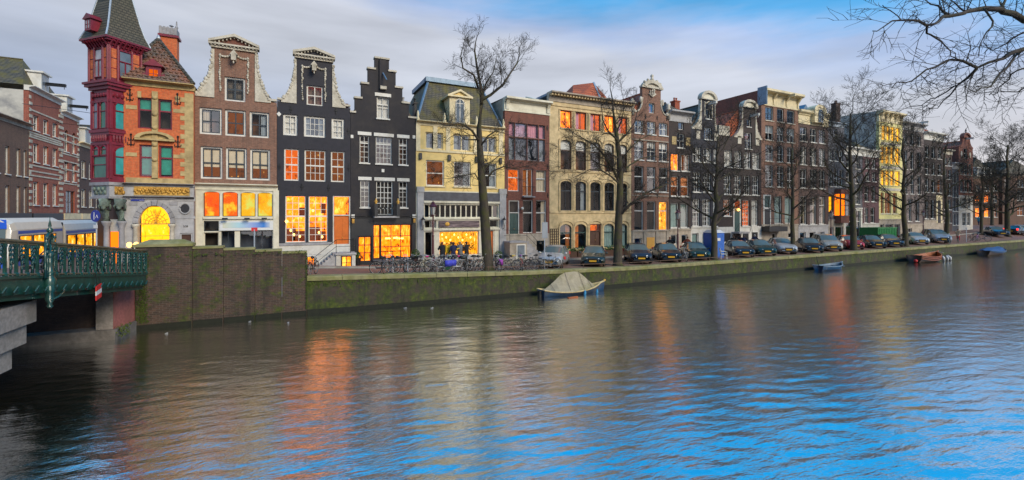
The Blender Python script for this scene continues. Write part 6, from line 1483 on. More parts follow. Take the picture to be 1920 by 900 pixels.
# ================================================================ houses beyond the row's end and up the side street
class Turned:
    """builds a House in a local frame (facing -v at v = 0) and turns the whole thing about its base"""
    pass
def turned_house(name, label, width, zb, height, wallmat, cols, rows, loc, rot, fr='white', crn='white', roof=('dark_tiles', 1.6), bands=None, shop=None, dorm=None, depth=8., side=None, arch=0., quoin=None, hoistb=False):
    h = House(name, label, 0, width, zb, V=0.)
    for r in rows:
        z0, z1 = zb + r[0], zb + r[1]; kw = dict(S(fr=fr)); kw.update(r[2] if len(r) > 2 else {})
        cc = kw.pop('cols', cols)
        for i, (a, b) in enumerate(cc):
            k2 = dict(kw); bk = k2['bk']
            if isinstance(bk, (list, tuple)): k2['bk'] = bk[i % len(bk)]
            h.win(a * width, b * width, z0, z1, **k2)
    h.wall([(0, width, zb, zb + height)], wallmat, body=zb + height, depth=depth, bodymat=side or wallmat)
    if crn: cornice(h, -.08, width + .08, zb + height, zb + height + .45, crn, .4)
    if roof: gable_roof(h, zb + height + (.45 if crn else 0), zb + height + .45 + roof[1], roof[0], hip=1.2, depth=depth)
    for b in (bands or []): h.box('stone_band', 'stone_white', 0, width, -.04, .02, zb + b, zb + b + .13)
    if quoin:
        for i in range(int(height / .55)):
            for sg in (0, 1):
                w_ = .5 if i % 2 else .3; a = 0 if sg == 0 else width - w_; h.box('quoin', quoin, a, a + w_, -.045, .02, zb + .3 + i * .55, zb + .3 + i * .55 + .27)
    if hoistb: hoist(h, width * .5, zb + height + 1.2, 'iron', 1.4)
    if dorm:
        c = width * .5; d0 = zb + height + .45; m = MB(); m.box(c - dorm / 2, c + dorm / 2, .05, 3, d0, d0 + 1.7); m.box(c - dorm / 2 - .15, c + dorm / 2 + .15, -.15, 3.1, d0 + 1.7, d0 + 1.85); o = m.build('dormer', 'white', h.root)
        for a in (-.5, .5): MB().box(c + a * dorm * .45 - dorm * .17, c + a * dorm * .45 + dorm * .17, .02, .05, d0 + .25, d0 + 1.5).build('pane', 'grey_pane', o)
    if shop:
        h.box('awning_band', shop, .1, width - .1, -.25, .02, zb + 2.9, zb + 3.5)
        h.box('shop_light', 'orange_light', .3, width - .3, -.01, .015, zb + .5, zb + 2.7)
    r = h.root; r.location = Vector(loc); r.rotation_euler = (0, 0, rot)
    # parts were laid out in the local frame around the base centre
    return h
# side street on the left: fronts face the street (+u), fronts run along v at u = -20
UL = -20.0
def side_v(x):
    q = (x - 960) / F; return (cT * UL - q * sT * UL) / (q * cT + sT)
def sz(x, y): return CAMZ + (403 - y) * Dp(UL, side_v(x)) / F
def side_house(name, label, x0, x1, zt, wallmat, rows, cols, **k):
    v0, v1 = side_v(x0), side_v(x1); w_ = v1 - v0; zb = 1.8
    return turned_house(name, label, w_, zb, zt - zb, wallmat, cols, rows, (UL, (v0 + v1) / 2, zb), R(90), **k), v0, v1
C3 = [(.10, .27), (.41, .58), (.73, .90)]
zt = sz(30, 235)
zA = lambda y: sz(40, y) - 1.8
side_house('brown_shop_house', 'low brown brick house with white sashes behind the tram', -75, 54, zt, 'far_brick',
    [(zA(330), zA(280), dict(cols=[(.44, .51), (.60, .67), (.78, .85), (.91, .965)])), (zA(400), zA(350), dict(cols=[(.44, .51), (.60, .67), (.78, .85), (.91, .965)]))], C3, crn='base_stone', roof=('dark_tiles', .8), shop='black_paint')
zB = lambda y: sz(85, y) - 1.8
side_house('banded_house', 'red brick gabled house with white stone bands and hoist dormer', 54.3, 114, sz(85, 184), 'red_brick',
    [(zB(251), zB(224)), (zB(308), zB(274)), (zB(385), zB(343), dict(ny=3))], [(.12, .28), (.42, .58), (.72, .88)], bands=[zB(266), zB(262), zB(258), zB(316), zB(326), zB(334), zB(218)], shop='black_paint', dorm=1.5, hoistb=True, side='grey_render', roof=('slate_tiles', 2.9), quoin='stone_white')
zC = lambda y: sz(130, y) - 1.8
side_house('arched_house', 'narrow red house with arched upper windows and banded brick', 114.3, 148, sz(130, 222), 'red_brick',
    [(zC(286), zC(246), dict(arch=.5)), (zC(340), zC(303)), (zC(400), zC(358), dict(cols=[(.25, .75)], fr='brown_sash'))], [(.18, .40), (.60, .82)], bands=[zC(292), zC(346), zC(268), zC(320), zC(305), zC(255)], shop='cream', dorm=1.4, hoistb=True, roof=('dark_tiles', 2.6), quoin='stone_white')
zD = lambda y: sz(160, y) - 1.8
side_house('dark_dormer_house', 'dark brick house with white dormer beside the crimson tower', 148.3, 190, sz(160, 277), 'dark_brick',
    [(zD(334), zD(302)), (zD(388), zD(355))], [(.10, .28), (.42, .60), (.74, .92)], shop='cream', dorm=3.0, crn='cream', roof=('slate_tiles', 2.4))
side_house('rear_house', 'plain brown brick house further up the side street', 190.3, 235, sz(170, 250), 'brown_brick', [(4, 6), (7.5, 9.5)], C3, shop='cream')
# far end on the right: three brick houses closing the view across the cross street
def far_house(name, label, x0, x1, D_, ytop, ybot, wallmat, rows, cols, **k):
    """front square to the view direction"""
    a = math.pi * 0; rot = -TH + R(6)
    q = ((x0 + x1) / 2 - 960) / F; u = (cT * q + sT) * D_; v = (-sT * q + cT) * D_
    w_ = (x1 - x0) / F * D_ * 1.02; zb = CAMZ + (403 - ybot) * D_ / F; zt = CAMZ + (403 - ytop) * D_ / F
    rr = [((ybot - r[1]) * D_ / F, (ybot - r[0]) * D_ / F) + tuple(r[2:]) for r in rows]
    return turned_house(name, label, w_, zb, zt - zb, wallmat, cols, rr, (u, v, zb), rot, **k)
far_house('far_brick_house', 'distant brown house with orange-lit windows behind bare trees', 1818, 1875, 92, 335, 422, 'far_brick',
    [(346, 358), (366, 380, dict(bk=['room_orange', 'room_orange', 'dark_room'], glass='shop_glass')), (390, 407, dict(bk=['room_orange', 'room_orange', 'room_dim'], glass='shop_glass'))], [(.16, .32), (.48, .66), (.80, .95)], crn='base_stone', roof=('dark_tiles', 4.), dorm=3.4)
far_house('far_brick_house', 'distant plain brown brick house at the far right', 1875.5, 1960, 93, 330, 424, 'far_brick',
    [(337, 351), (358, 376), (386, 404, dict(bk=['dark_room', 'room_dim', 'dark_room']))], [(.05, .18), (.36, .52), (.70, .86)], crn='base_stone', roof=('dark_tiles', 3.))
# ================================================================ vehicles
plain('tyre', (.012, .012, .012), .85, .2); plain('rim', (.42, .43, .45), .35, .1, metal=.8); plain('chrome', (.42, .42, .42), .45, .05, metal=.4)
plain('plate_yellow', (.72, .38, .02), .5, .05); plain('trim_black', (.012, .012, .013), .5, .1)
def carpaint(name, col): 
    m, t, o = newmat(name)
    b = nd(t, 'ShaderNodeBsdfPrincipled', {'Base Color': c4(col), 'Roughness': .32, 'Metallic': .25, 'Coat Weight': .8, 'Coat Roughness': .06})
    d = ramp(t, noise(t, 2.5, 6), [(.35, col), (.75, tuple(min(1, x * .75 + .02) for x in col))]); t.links.new(d, b.inputs['Base Color']); t.links.new(b.outputs[0], o.inputs[0])
for n_, c_ in dict(silver=(.45, .46, .48), green_black=(.018, .035, .032), black=(.012, .013, .016), bottle=(.012, .05, .045), plum_black=(.022, .02, .03), champagne=(.42, .39, .34), red=(.42, .012, .022), navy=(.014, .02, .04), pale_silver=(.5, .52, .53), steel=(.30, .34, .40)).items(): carpaint('paint_' + n_, c_)
m, t, o = newmat('car_glass'); b = nd(t, 'ShaderNodeBsdfPrincipled', {'Base Color': (.10, .14, .145, 1), 'Roughness': .06, 'Specular IOR Level': .45}); t.links.new(b.outputs[0], o.inputs[0])
m, t, o = newmat('lamp_glass'); b = nd(t, 'ShaderNodeBsdfPrincipled', {'Base Color': (.75, .77, .78, 1), 'Roughness': .15, 'Coat Weight': 1.0}); t.links.new(b.outputs[0], o.inputs[0])
CAR = {  # stations: x, z_low, z_belt, z_top, half width, half width of roof
 'sedan': (4.5, [(2.25, .34, .52, .56, .62, .5), (2.16, .24, .64, .68, .80, .62), (1.95, .2, .70, .77, .86, .68), (1.5, .2, .76, .86, .88, .70), (.95, .2, .86, .95, .88, .72), (.2, .2, .90, 1.37, .88, .60), (-.3, .2, .91, 1.43, .88, .60), (-.9, .2, .92, 1.40, .88, .60), (-1.5, .2, .93, 1.05, .87, .68), (-2.0, .22, .92, .98, .85, .68), (-2.2, .26, .85, .90, .80, .62), (-2.25, .36, .6, .64, .7, .55)], 4, 5, 7, 8),
 'hatch': (3.9, [(1.95, .34, .54, .58, .62, .5), (1.87, .24, .68, .72, .78, .62), (1.65, .2, .76, .84, .84, .68), (1.25, .2, .84, .95, .86, .70), (.85, .2, .92, 1.04, .86, .72), (.1, .2, .96, 1.42, .86, .62), (-.5, .2, .97, 1.50, .86, .60), (-1.3, .2, .99, 1.46, .86, .60), (-1.8, .22, 1.0, 1.08, .84, .66), (-1.92, .26, .9, .96, .80, .62), (-1.95, .36, .6, .64, .7, .55)], 4, 5, 7, 8),
 'mpv': (4.5, [(2.25, .36, .60, .64, .66, .52), (2.15, .25, .76, .80, .84, .66), (1.9, .22, .86, .93, .90, .72), (1.5, .22, .95, 1.06, .92, .76), (1.15, .22, 1.02, 1.14, .92, .78), (.35, .22, 1.06, 1.62, .92, .70), (-.4, .22, 1.08, 1.72, .92, .70), (-1.7, .22, 1.10, 1.70, .92, .70), (-2.1, .24, 1.1, 1.2, .90, .74), (-2.2, .28, .9, .95, .86, .7), (-2.25, .38, .6, .64, .74, .6)], 4, 5, 7, 8)}
def car(kind, paint, label, x, ybase, heading, group=None, dv=1.3, lights=False, stripe=None, scale=1., loc=None):
    L_, st, w0, w1, r0, r1 = CAR[kind]
    if loc is None:
        # find where the front bumper's foot lands on the street
        v = v_edge(30) + dv
        u = U(x, v); loc = (u, v, zs(u, v))
    root = thing('parked_car', label, 'car', loc, group)
    fx = lambda s_: [(s_[0], s_[4] * .9, s_[1]), (s_[0], s_[4], s_[1] + .16), (s_[0], s_[4] * 1.01, (s_[1] + s_[2]) / 2), (s_[0], s_[4] * .965, s_[2]), (s_[0], s_[5], s_[3] - .07 if s_[3] - s_[2] > .2 else s_[3] - .015), (s_[0], s_[5] * .72, s_[3] - .005), (s_[0], 0, s_[3] + .012)]
    key = ('car', kind)
    body, ws, sw = MB(), MB(), MB()
    for mb_ in (body, ws, sw):
        for s_ in st:
            p = fx(s_); mb_.v += [(a, b, c) for a, b, c in p] + [(a, -b, c) for a, b, c in p[:-1][::-1]]
    n = 13
    for i in range(len(st) - 1):
        for j in range(n - 1):
            f = (i * n + j, i * n + j + 1, (i + 1) * n + j + 1, (i + 1) * n + j)
            jj = j if j < 6 else 11 - j
            if (i in (w0,) or i in (r0 - 1,)) and jj >= 4: ws.f.append(f); ws.mi.append(0)
            elif w0 <= i <= r0 - 1 and jj == 3: sw.f.append(f); sw.mi.append(0)
            else: body.f.append(f); body.mi.append(0)
    for i in (0, len(st) - 1): body.f.append(tuple(i * n + j for j in range(n))); body.mi.append(0)
    body.f += [(i * n, (i + 1) * n, (i + 1) * n + 12, i * n + 12) for i in range(len(st) - 1)]; body.mi += [0] * (len(st) - 1)
    def part(mb_, name, mat, sm=False, par=None):
        off = world_loc(root); mb_.v = [(a + off.x, b + off.y, c + off.z) for a, b, c in mb_.v]
        return mb_.build(name, mat, par or root, sm)
    def clean(mb_):
        used = sorted({i for f in mb_.f for i in f}); mp_ = {a: b for b, a in enumerate(used)}; mb_.v = [mb_.v[i] for i in used]; mb_.f = [tuple(mp_[i] for i in f) for f in mb_.f]; return mb_
    part(clean(body), 'body', 'paint_' + paint, True); part(clean(ws), 'windscreen', 'car_glass', True); part(clean(sw), 'side_window', 'car_glass', True)
    m = MB()   # pillars over the side glass
    xs_ = [st[w1][0] - .45, st[w1][0] - 1.15]
    for q in xs_:
        for sg in (-1, 1): m.path([(q, sg * st[w1][4] * .972, st[w1][2]), (q - .02, sg * (st[w1][5] + .02), st[w1 + 1][3] - .08)], .035, 4)
    part(m, 'pillar', 'trim_black')
    wx = (st[3][0] - .02, -L_ / 2 + .75)
    for q in wx:
        for sg in (-1, 1):
            y = sg * (st[5][4] - .09); m = MB()
            prof = [(.20, -.1), (.29, -.095), (.31, -.06), (.31, .06), (.29, .095), (.20, .1)]
            for k in range(len(prof) - 1):
                a, b = prof[k], prof[k + 1]
                for e in range(16):
                    t0, t1 = 2 * math.pi * e / 16, 2 * math.pi * (e + 1) / 16
                    m.quad((q + a[0] * math.cos(t0), y + a[1], .31 + a[0] * math.sin(t0)), (q + a[0] * math.cos(t1), y + a[1], .31 + a[0] * math.sin(t1)), (q + b[0] * math.cos(t1), y + b[1], .31 + b[0] * math.sin(t1)), (q + b[0] * math.cos(t0), y + b[1], .31 + b[0] * math.sin(t0)))
            wh = part(m, 'wheel', 'tyre', True)
            m = MB()
            for e in range(5):
                t0 = 2 * math.pi * e / 5; m.add([(q, y + sg * .085, .31), (q + .2 * math.cos(t0 - .2), y + sg * .09, .31 + .2 * math.sin(t0 - .2)), (q + .2 * math.cos(t0 + .2), y + sg * .09, .31 + .2 * math.sin(t0 + .2))], [(0, 1, 2)])
            m.add([(q + .2 * math.cos(t), y + sg * .06, .31 + .2 * math.sin(t)) for t in np.linspace(0, 2 * math.pi, 13)[:-1]], [tuple(range(12))])
            part(m, 'rim', 'rim', False, wh)
    f0, f1 = st[0], st[1]; zl_ = f1[2]; xf = f1[0]
    for sg in (-1, 1):
        m = MB(); y0, y1 = sg * f1[4] * .48, sg * f1[4] * .97; m.add([(xf + .10, y0, zl_ - .17), (xf - .05, y1 * 1.02, zl_ - .14), (xf - .12, y1 * 1.02, zl_ + .04), (xf + .05, y0, zl_ + .015), (xf - .1, y0, zl_ - .15), (xf - .3, y1, zl_ - .13), (xf - .3, y1, zl_ + .03), (xf - .1, y0, zl_ + .0)], [(0, 1, 2, 3), (3, 2, 6, 7), (0, 4, 5, 1), (1, 5, 6, 2)]); part(m, 'headlight', 'bulb_white' if lights else 'lamp_glass')
        m = MB(); m.ball((st[4][0] - .25, sg * (st[4][4] + .1), st[4][2] + .08), (.07, .11, .08), 7); part(m, 'wing_mirror', 'paint_' + paint, True)
    m = MB(); m.box(xf - .1, xf + .075, -f1[4] * .42, f1[4] * .42, zl_ - .15, zl_ - .04); part(m, 'grille', 'trim_black')
    m = MB(); m.box(xf - .1, f0[0] + .02, -f1[4] * .82, f1[4] * .82, .25, .33); part(m, 'bumper_intake', 'trim_black')
    m = MB(); m.box(f0[0] - .02, f0[0] + .03, -.26, .26, .40, .51); part(m, 'number_plate', 'plate_yellow')
    m = MB(); m.box(-f0[0] - .03, -f0[0] + .02, -.26, .26, .5, .61); part(m, 'number_plate', 'plate_yellow')
    for sg in (-1, 1): m = MB(); e = st[-2]; m.box(e[0] - .03, e[0] + .1, sg * e[4] * .96 - .1, sg * e[4] * .96 + .1, .72, .95); part(m, 'tail_light', 'sign_red')
    if stripe:
        m = MB()
        for sg in (-1, 1): m.add([(xf - .1, sg * .12, zl_ + .085), (xf - .5, sg * .8, zl_ + .115), (xf - .62, sg * .8, zl_ + .14), (xf - .25, sg * .12, zl_ + .125)], [(0, 1, 2, 3)])
        for sg in (-1, 1): m.add([(.95, sg * .885, .8), (.2, sg * .89, .72), (.2, sg * .89, .5), (.95, sg * .885, .62)], [(0, 1, 2, 3)])
        part(m, 'stripe', stripe)
    root.rotation_euler = (0, 0, heading); root.scale = (scale,) * 3
    return root
HD = math.pi + R(52)    # fronts point at the water, echelon parking
G = 'cars parked along the quay'
# x of each car's middle in the photograph; v is the distance of its middle from the quay edge
def park(kind, paint, label, x, deg, dv=2.55, **k):
    v = VE + dv + max(0, (U(x, VE + dv) - 20) * .013)
    u = U(x, v); return car(kind, paint, label, x, 0, math.pi + R(deg), G, loc=(u, v, zs(u, v)), **k)
park('hatch', 'silver', 'small silver car with red stripes on its bonnet behind the bicycles', 1039, 47, stripe='sign_red')
park('sedan', 'green_black', 'old boxy green-black saloon beside the covered boat', 1113, 52)
park('hatch', 'plum_black', 'dark plum-black hatchback just right of the mossy tree trunk', 1195, 58)
park('sedan', 'black', 'glossy black saloon with bright grille beside the maroon lamp post', 1249, 55)
park('sedan', 'bottle', 'bottle-green car with bicycle against it, left of the blue toilet cabin', 1303, 53)
park('sedan', 'black', 'black saloon right of the white plastic chair', 1383, 54)
park('sedan', 'bottle', 'dark green saloon between a black saloon and a silver car', 1423, 54)
park('hatch', 'silver', 'silver estate car with yellow plate beside the thin tree', 1465, 52)
park('sedan', 'black', 'black coupe parked left of the champagne people carrier', 1516, 44, dv=2.3)
park('mpv', 'champagne', 'champagne people carrier taller than its neighbours', 1549, 46)
park('hatch', 'red', 'bright red hatchback parked on the quay', 1592, 47)
park('sedan', 'black', 'black saloon right of the red hatchback', 1632, 45)
park('sedan', 'navy', 'navy estate car in front of the green container', 1664, 45)
park('hatch', 'pale_silver', 'small pale silver hatchback beside a tree above the orange boat', 1714, 45)
park('mpv', 'steel', 'steel-blue people carrier last before the gap in the parked row', 1754, 42)
park('sedan', 'navy', 'dark navy car parked above the blue covered boat', 1866, 38, dv=3.0)
park('hatch', 'pale_silver', 'pale silver hatchback parked by the far tree', 1913, 38, dv=2.8)
def far_car(paint, label, x, y, D_, rot, **k):
    q = (x - 960) / F; u = (cT * q + sT) * D_; v = (-sT * q + cT) * D_; z = CAMZ + (403 - y) * D_ / F
    return car('sedan', paint, label, x, 0, rot, loc=(u, v, zs(u, v)), **k), (u, v)
c1, p1_ = far_car('black', 'black car with red tail lights on the cross street', 1905, 415, 74, R(0))
for o in c1.children:
    if o.name.startswith('tail_light'): o.data.materials[0] = M['tail_lamp']
far_car('steel', 'distant steel-blue car on the cross street beneath brick houses', 1935, 414, 80, R(5))

# ---- tram
tr = thing('tram', 'white and blue articulated tram with lit yellow windows on the bridge street', 'tram', (-14.2, 40, 1.75))
plain('tram_white', (.66, .62, .54), .35, .06, coat=.5); plain('tram_blue', (.01, .07, .48), .35, .08, coat=.5)
def zt_(v): return 1.85 - (v - 31) * .028
us0, us1 = -15.3, -13.0
for k_, (a, b) in enumerate(((32.9, 39.4), (39.8, 46.5), (46.9, 53))):
    z = zt_(a); m = MB(); n_ = 0
    prof = [(us1, .35), (us1, 2.55), (us1 - .12, 2.95), (us1 - .5, 3.18), (us0 + .5, 3.18), (us0 + .12, 2.95), (us0, 2.55), (us0, .35)]
    nose = .9 if k_ == 0 else 0
    st_ = [(a + nose, 1.0, 0), (b, 1.0, 0)] if not nose else [(a, .55, -.1), (a + .25, .78, -.04), (a + nose, 1.0, 0), (b, 1.0, 0)]
    vs = []; c_ = (us0 + us1) / 2
    for (v, sc_, dz) in st_:
        for p in prof: vs.append((c_ + (p[0] - c_) * (.82 + .18 * sc_), v + (.55 * (p[1] - .35) / 2.8 if (nose and v == a) else .3 * (p[1] - .35) / 2.8 if (nose and v == a + .25) else 0), z + .35 + (p[1] - .35) * (1 + dz)))
    np_ = len(prof); fs = [tuple(range(np_)), tuple((len(st_) - 1) * np_ + j for j in range(np_))]
    for i in range(len(st_) - 1): fs += [(i * np_ + j, i * np_ + (j + 1) % np_, (i + 1) * np_ + (j + 1) % np_, (i + 1) * np_ + j) for j in range(np_)]
    m.add(vs, fs); cs = m.build('car_body', 'tram_white', tr)
    m = MB(); m.box(us1 + .004, us1 + .012, a + nose + .1, b - .1, z + 2.32, z + 2.48); m.build('blue_stripe', 'tram_blue', cs)
    m = MB(); m.box(us1 + .004, us1 + .013, a + nose + .1, b - .1, z + .4, z + .9); m.build('blue_skirt', 'tram_blue', cs)
    q = a + nose + .2
    while q + .9 < b:
        o = MB().box(us1 - .02, us1 + .015, q, q + 1.3, z + .98, z + 2.2).build('window', 'room_gold', cs)
        m = MB(); m.path([(us1 + .02, q, z + .98), (us1 + .02, q + 1.3, z + .98), (us1 + .02, q + 1.3, z + 2.2), (us1 + .02, q, z + 2.2), (us1 + .02, q, z + .98)], .04, 4); m.build('seal', 'trim_black', o); q += 1.5
    if nose:
        m = MB(); m.quad((us0 + .2, a - .01 + .2, z + 1.2), (us1 - .2, a - .01 + .2, z + 1.2), (us1 - .25, a + .43, z + 2.6), (us0 + .25, a + .43, z + 2.6)); m.build('windscreen', 'car_glass', cs)
        m = MB(); m.quad((us0 + .2, a + .40, z + 2.62), (us1 - .2, a + .40, z + 2.62), (us1 - .3, a + .6, z + 3.1), (us0 + .3, a + .6, z + 3.1)); m.build('destination_panel', 'tram_blue', cs)
        m = MB(); m.quad((us0 + .2, a - .02, z + .5), (us1 - .2, a - .02, z + .5), (us1 - .2, a + .14, z + 1.15), (us0 + .2, a + .14, z + 1.15)); m.build('blue_nose', 'tram_blue', cs)
    m = MB()
    for v in (a + 1.4, b - 1.2):
        for u in (us0 + .3, us1 - .3): m.tube((u - .08, v, z + .3), (u + .08, v, z + .3), .3, n=12)
    m.build('bogie', 'trim_black', cs)
for a, b in ((39.4, 39.8), (46.5, 46.9)):
    m = MB(); z = zt_(a); m.box(us0 + .12, us1 - .12, a, b, z + .4, z + 3.05); m.build('bellows', 'trim_black', tr)
# shop-lit kiosk and awnings beyond the tram, overhead wire, blue round sign
ow = thing('tram_wire', 'thin overhead tram wire spanning the side street', 'wire', (-20, 45, 11)); MB().path([(UL + .3, 52, sz(60, 205)), (-14, 47, sz(60, 205) - 1.2), (-8.9, 36, 11.0)], .018, 4).build('cable', 'iron', ow); MB().path([(UL + .3, 58, sz(60, 215)), (-14, 52, sz(60, 215) - 1.2), (-9, 46, 11.6)], .018, 4).build('cable', 'iron', ow)
v = 30.0; u = U(181, v); z0 = zs(u, v)
ps = thing('path_sign', 'round blue cycle and footpath sign on a grey pole by the tram', 'sign', (u, v, z0)); zz = Zf(181, 405, v)
MB().tube((u, v, z0), (u, v, zz + .3), .035, n=7).build('pole', 'zinc', ps); m = MB()
pts = [(u + .30 * math.cos(t), zz + .30 * math.sin(t)) for t in np.linspace(0, 2 * math.pi, 21)[:-1]]; m.prism(pts, v - .06, v - .04); m.build('disc', 'sign_blue', ps)
m = MB(); m.box(u - .10, u - .05, v - .068, v - .061, zz - .18, zz + .1); m.ball((u - .075, v - .064, zz + .15), (.04, .004, .04), 6); m.path([(u + .03, v - .064, zz - .1), (u + .1, v - .064, zz + .05), (u + .17, v - .064, zz - .1)], .012, 4); m.build('symbol', 'sign_white', ps)
MB().box(u - .12, u + .12, v - .06, v - .04, zz - .62, zz - .45).build('plate', 'sign_white', ps)
ps.rotation_euler = (0, 0, R(-38))

# ================================================================ boats
def hull(root, L_, B, h_, sheer, matl, gun, floor, n=15, tub=0.):
    st = np.linspace(0, 1, n); out, inn = [], []
    for s_ in st:
        w_ = B / 2 * (math.sin(math.pi * min(1, (s_ * .86 + .14))) ** .62 if s_ < .999 else .02) ; w_ = B / 2 * max(.03, (1 - (2 * abs(s_ - .44)) ** 2.6)) if s_ > .44 else B / 2 * (.62 + .38 * (1 - ((.44 - s_) / .44) ** 2))
        z = h_ + sheer * (2 * abs(s_ - .42)) ** 2; x = (s_ - .5) * L_
        out.append([(x, w_, z), (x * .985, w_ * .86, z * .35), (x * .95, w_ * .4, -.18), (x * .95, -w_ * .4, -.18), (x * .985, -w_ * .86, z * .35), (x, -w_, z)])
        inn.append([(x * .97, w_ * .9, z - .01), (x * .95, w_ * .7, floor), (x * .95, -w_ * .7, floor), (x * .97, -w_ * .9, z - .01)])
    off = world_loc(root)
    def bld(mb_, name, mat, sm=False): mb_.v = [(a + off.x, b + off.y, c + off.z) for a, b, c in mb_.v]; return mb_.build(name, mat, root, sm)
    m = MB(); k = 6
    for r_ in out: m.v += r_
    for i in range(n - 1): m.f += [(i * k + j, i * k + j + 1, (i + 1) * k + j + 1, (i + 1) * k + j) for j in range(k - 1)]
    m.f += [tuple(range(k)), tuple((n - 1) * k + j for j in range(k))]; m.mi = [0] * len(m.f); bld(m, 'hull', matl, True)
    m = MB(); k = 4
    for r_ in inn: m.v += r_
    for i in range(n - 1): m.f += [(i * k + j, i * k + j + 1, (i + 1) * k + j + 1, (i + 1) * k + j) for j in range(k - 1)]
    m.mi = [0] * len(m.f); bld(m, 'inner_hull', gun if tub == 0 else matl)
    for sg in (0, 5):
        m = MB(); m.path([r_[sg] for r_ in out], .05, 6); bld(m, 'gunwale', gun)
    return out, bld
plain('boat_blue', (.014, .055, .13), .5, .4, 4, dirt=(.09, .085, .075)); plain('boat_ivory', (.55, .42, .2), .6, .2, 5); plain('tarp', (.34, .29, .20), .85, .2, 2.2, bump=.4, dirt=(.17, .15, .035)); plain('boat_navy', (.012, .03, .07), .4, .3, 4, coat=.3); plain('boat_pale', (.14, .20, .26), .5, .2, 4)
plain('boat_orange', (.34, .09, .025), .5, .3, 5); plain('boat_dark', (.05, .028, .02), .6, .3, 5); plain('tarp_blue', (.015, .07, .20), .7, .25, 3, bump=.3); plain('fender_white', (.6, .58, .55), .6, .1); plain('fender_blue', (.03, .22, .4), .5, .1)
def boat_at(x, y, V=None):
    # waterline point under the photograph's position
    q = (x - 960) / F; D_ = CAMZ * F / (y - 403); return (cT * q + sT) * D_, (-sT * q + cT) * D_
def covered_boat():
    u, v = boat_at(1076, 548); v = VE - .85; u = U(1076, v)
    r = thing('covered_boat', 'blue wooden boat under a mossy grey tarpaulin tied at the quay', 'boat', (u, v, .0))
    out, bld = hull(r, 5.2, 1.4, .21, .32, 'boat_blue', 'boat_ivory', .1)
    # ridge-pole tent: peak aft of the middle, sagging towards both ends
    n = len(out); m = MB(); rid = []
    hts = np.interp(np.linspace(0, 1, n), [0, .06, .34, .57, .70, .84, 1], [.30, .42, 1.42, 1.40, .88, .40, .48])
    K = 7
    for i in range(n - 1):
        L0 = Vector(out[i][0]); R0 = Vector(out[i][5]); T = Vector((L0.x, 0, hts[i]))
        for t in np.linspace(0, 1, K):
            a = L0.lerp(T, t); a.z -= .09 * math.sin(t * math.pi) - .03 * math.sin(i * 2.3 + t * 5); m.v.append(tuple(a + Vector((0, .05 * (1 - t), 0))))
        for t in np.linspace(0, 1, K)[1:][::1]:
            a = T.lerp(R0, t); a.z -= .10 * math.sin(t * math.pi) - .035 * math.sin(i * 1.9 + t * 4); m.v.append(tuple(a - Vector((0, .05 * t, 0))))
    k = 2 * K - 1
    lim = n - 3
    for i in range(lim): m.f += [(i * k + j, i * k + j + 1, (i + 1) * k + j + 1, (i + 1) * k + j) for j in range(k - 1)]
    m.mi = [0] * len(m.f); used = (lim + 1) * k; m.v = m.v[:used]; tp = bld(m, 'tarpaulin', 'tarp')
    m = MB()
    for i in (2, 5, 8, 10): m.path([(out[i][0][0], out[i][0][1] + .06, out[i][0][2] - .05), (out[i][0][0], 0, hts[i] + .02), (out[i][5][0], out[i][5][1] - .06, out[i][5][2] - .05)], .012, 4)
    bld(m, 'lashing', 'boat_dark')
    for x in (.35, 1.35): m = MB(); m.path([(x, -.73, .26), (x - .04, -.78, .1), (x - .12, -.8, -.08)], [.05, .09, .07], 7); bld(m, 'fender', 'fender_blue', True)
    m = MB(); m.ball((2.62, 0, .68), (.1, .08, .07), 6); bld(m, 'stem_cap', 'plate_yellow', True)
    m = MB(); m.box(-2.75, -2.58, -.12, .12, -.1, .38); bld(m, 'outboard', 'trim_black')
    r.rotation_euler = (0, 0, R(3))
    ob = thing('floating_plank', 'short reddish plank floating beside the covered boat', 'plank', (u - 1.0, v - 1.35, 0)); MB().obox((u - 1.0, v - 1.35, .03), (.75, .16, .06), R(5)).build('board', 'boat_orange', ob)
covered_boat()
def row_boat():
    v = v_edge(42) - 1.0; u = U(1557, v); r = thing('rowing_boat', 'small open blue-grey rowing boat moored by the quay wall', 'boat', (u, v, .0)); out, bld = hull(r, 4.2, 1.5, .36, .2, 'boat_navy', 'boat_pale', .08)
    for x in (-.9, .3, 1.1): m = MB(); m.box(x - .12, x + .12, -.62, .62, .3, .34); bld(m, 'thwart', 'boat_pale')
    m = MB(); m.path([(-2.0, 0, .5), (-1.95, .2, 1.3)], .03, 5); bld(m, 'mooring_pole', 'iron'); r.rotation_euler = (0, 0, R(2))
row_boat()
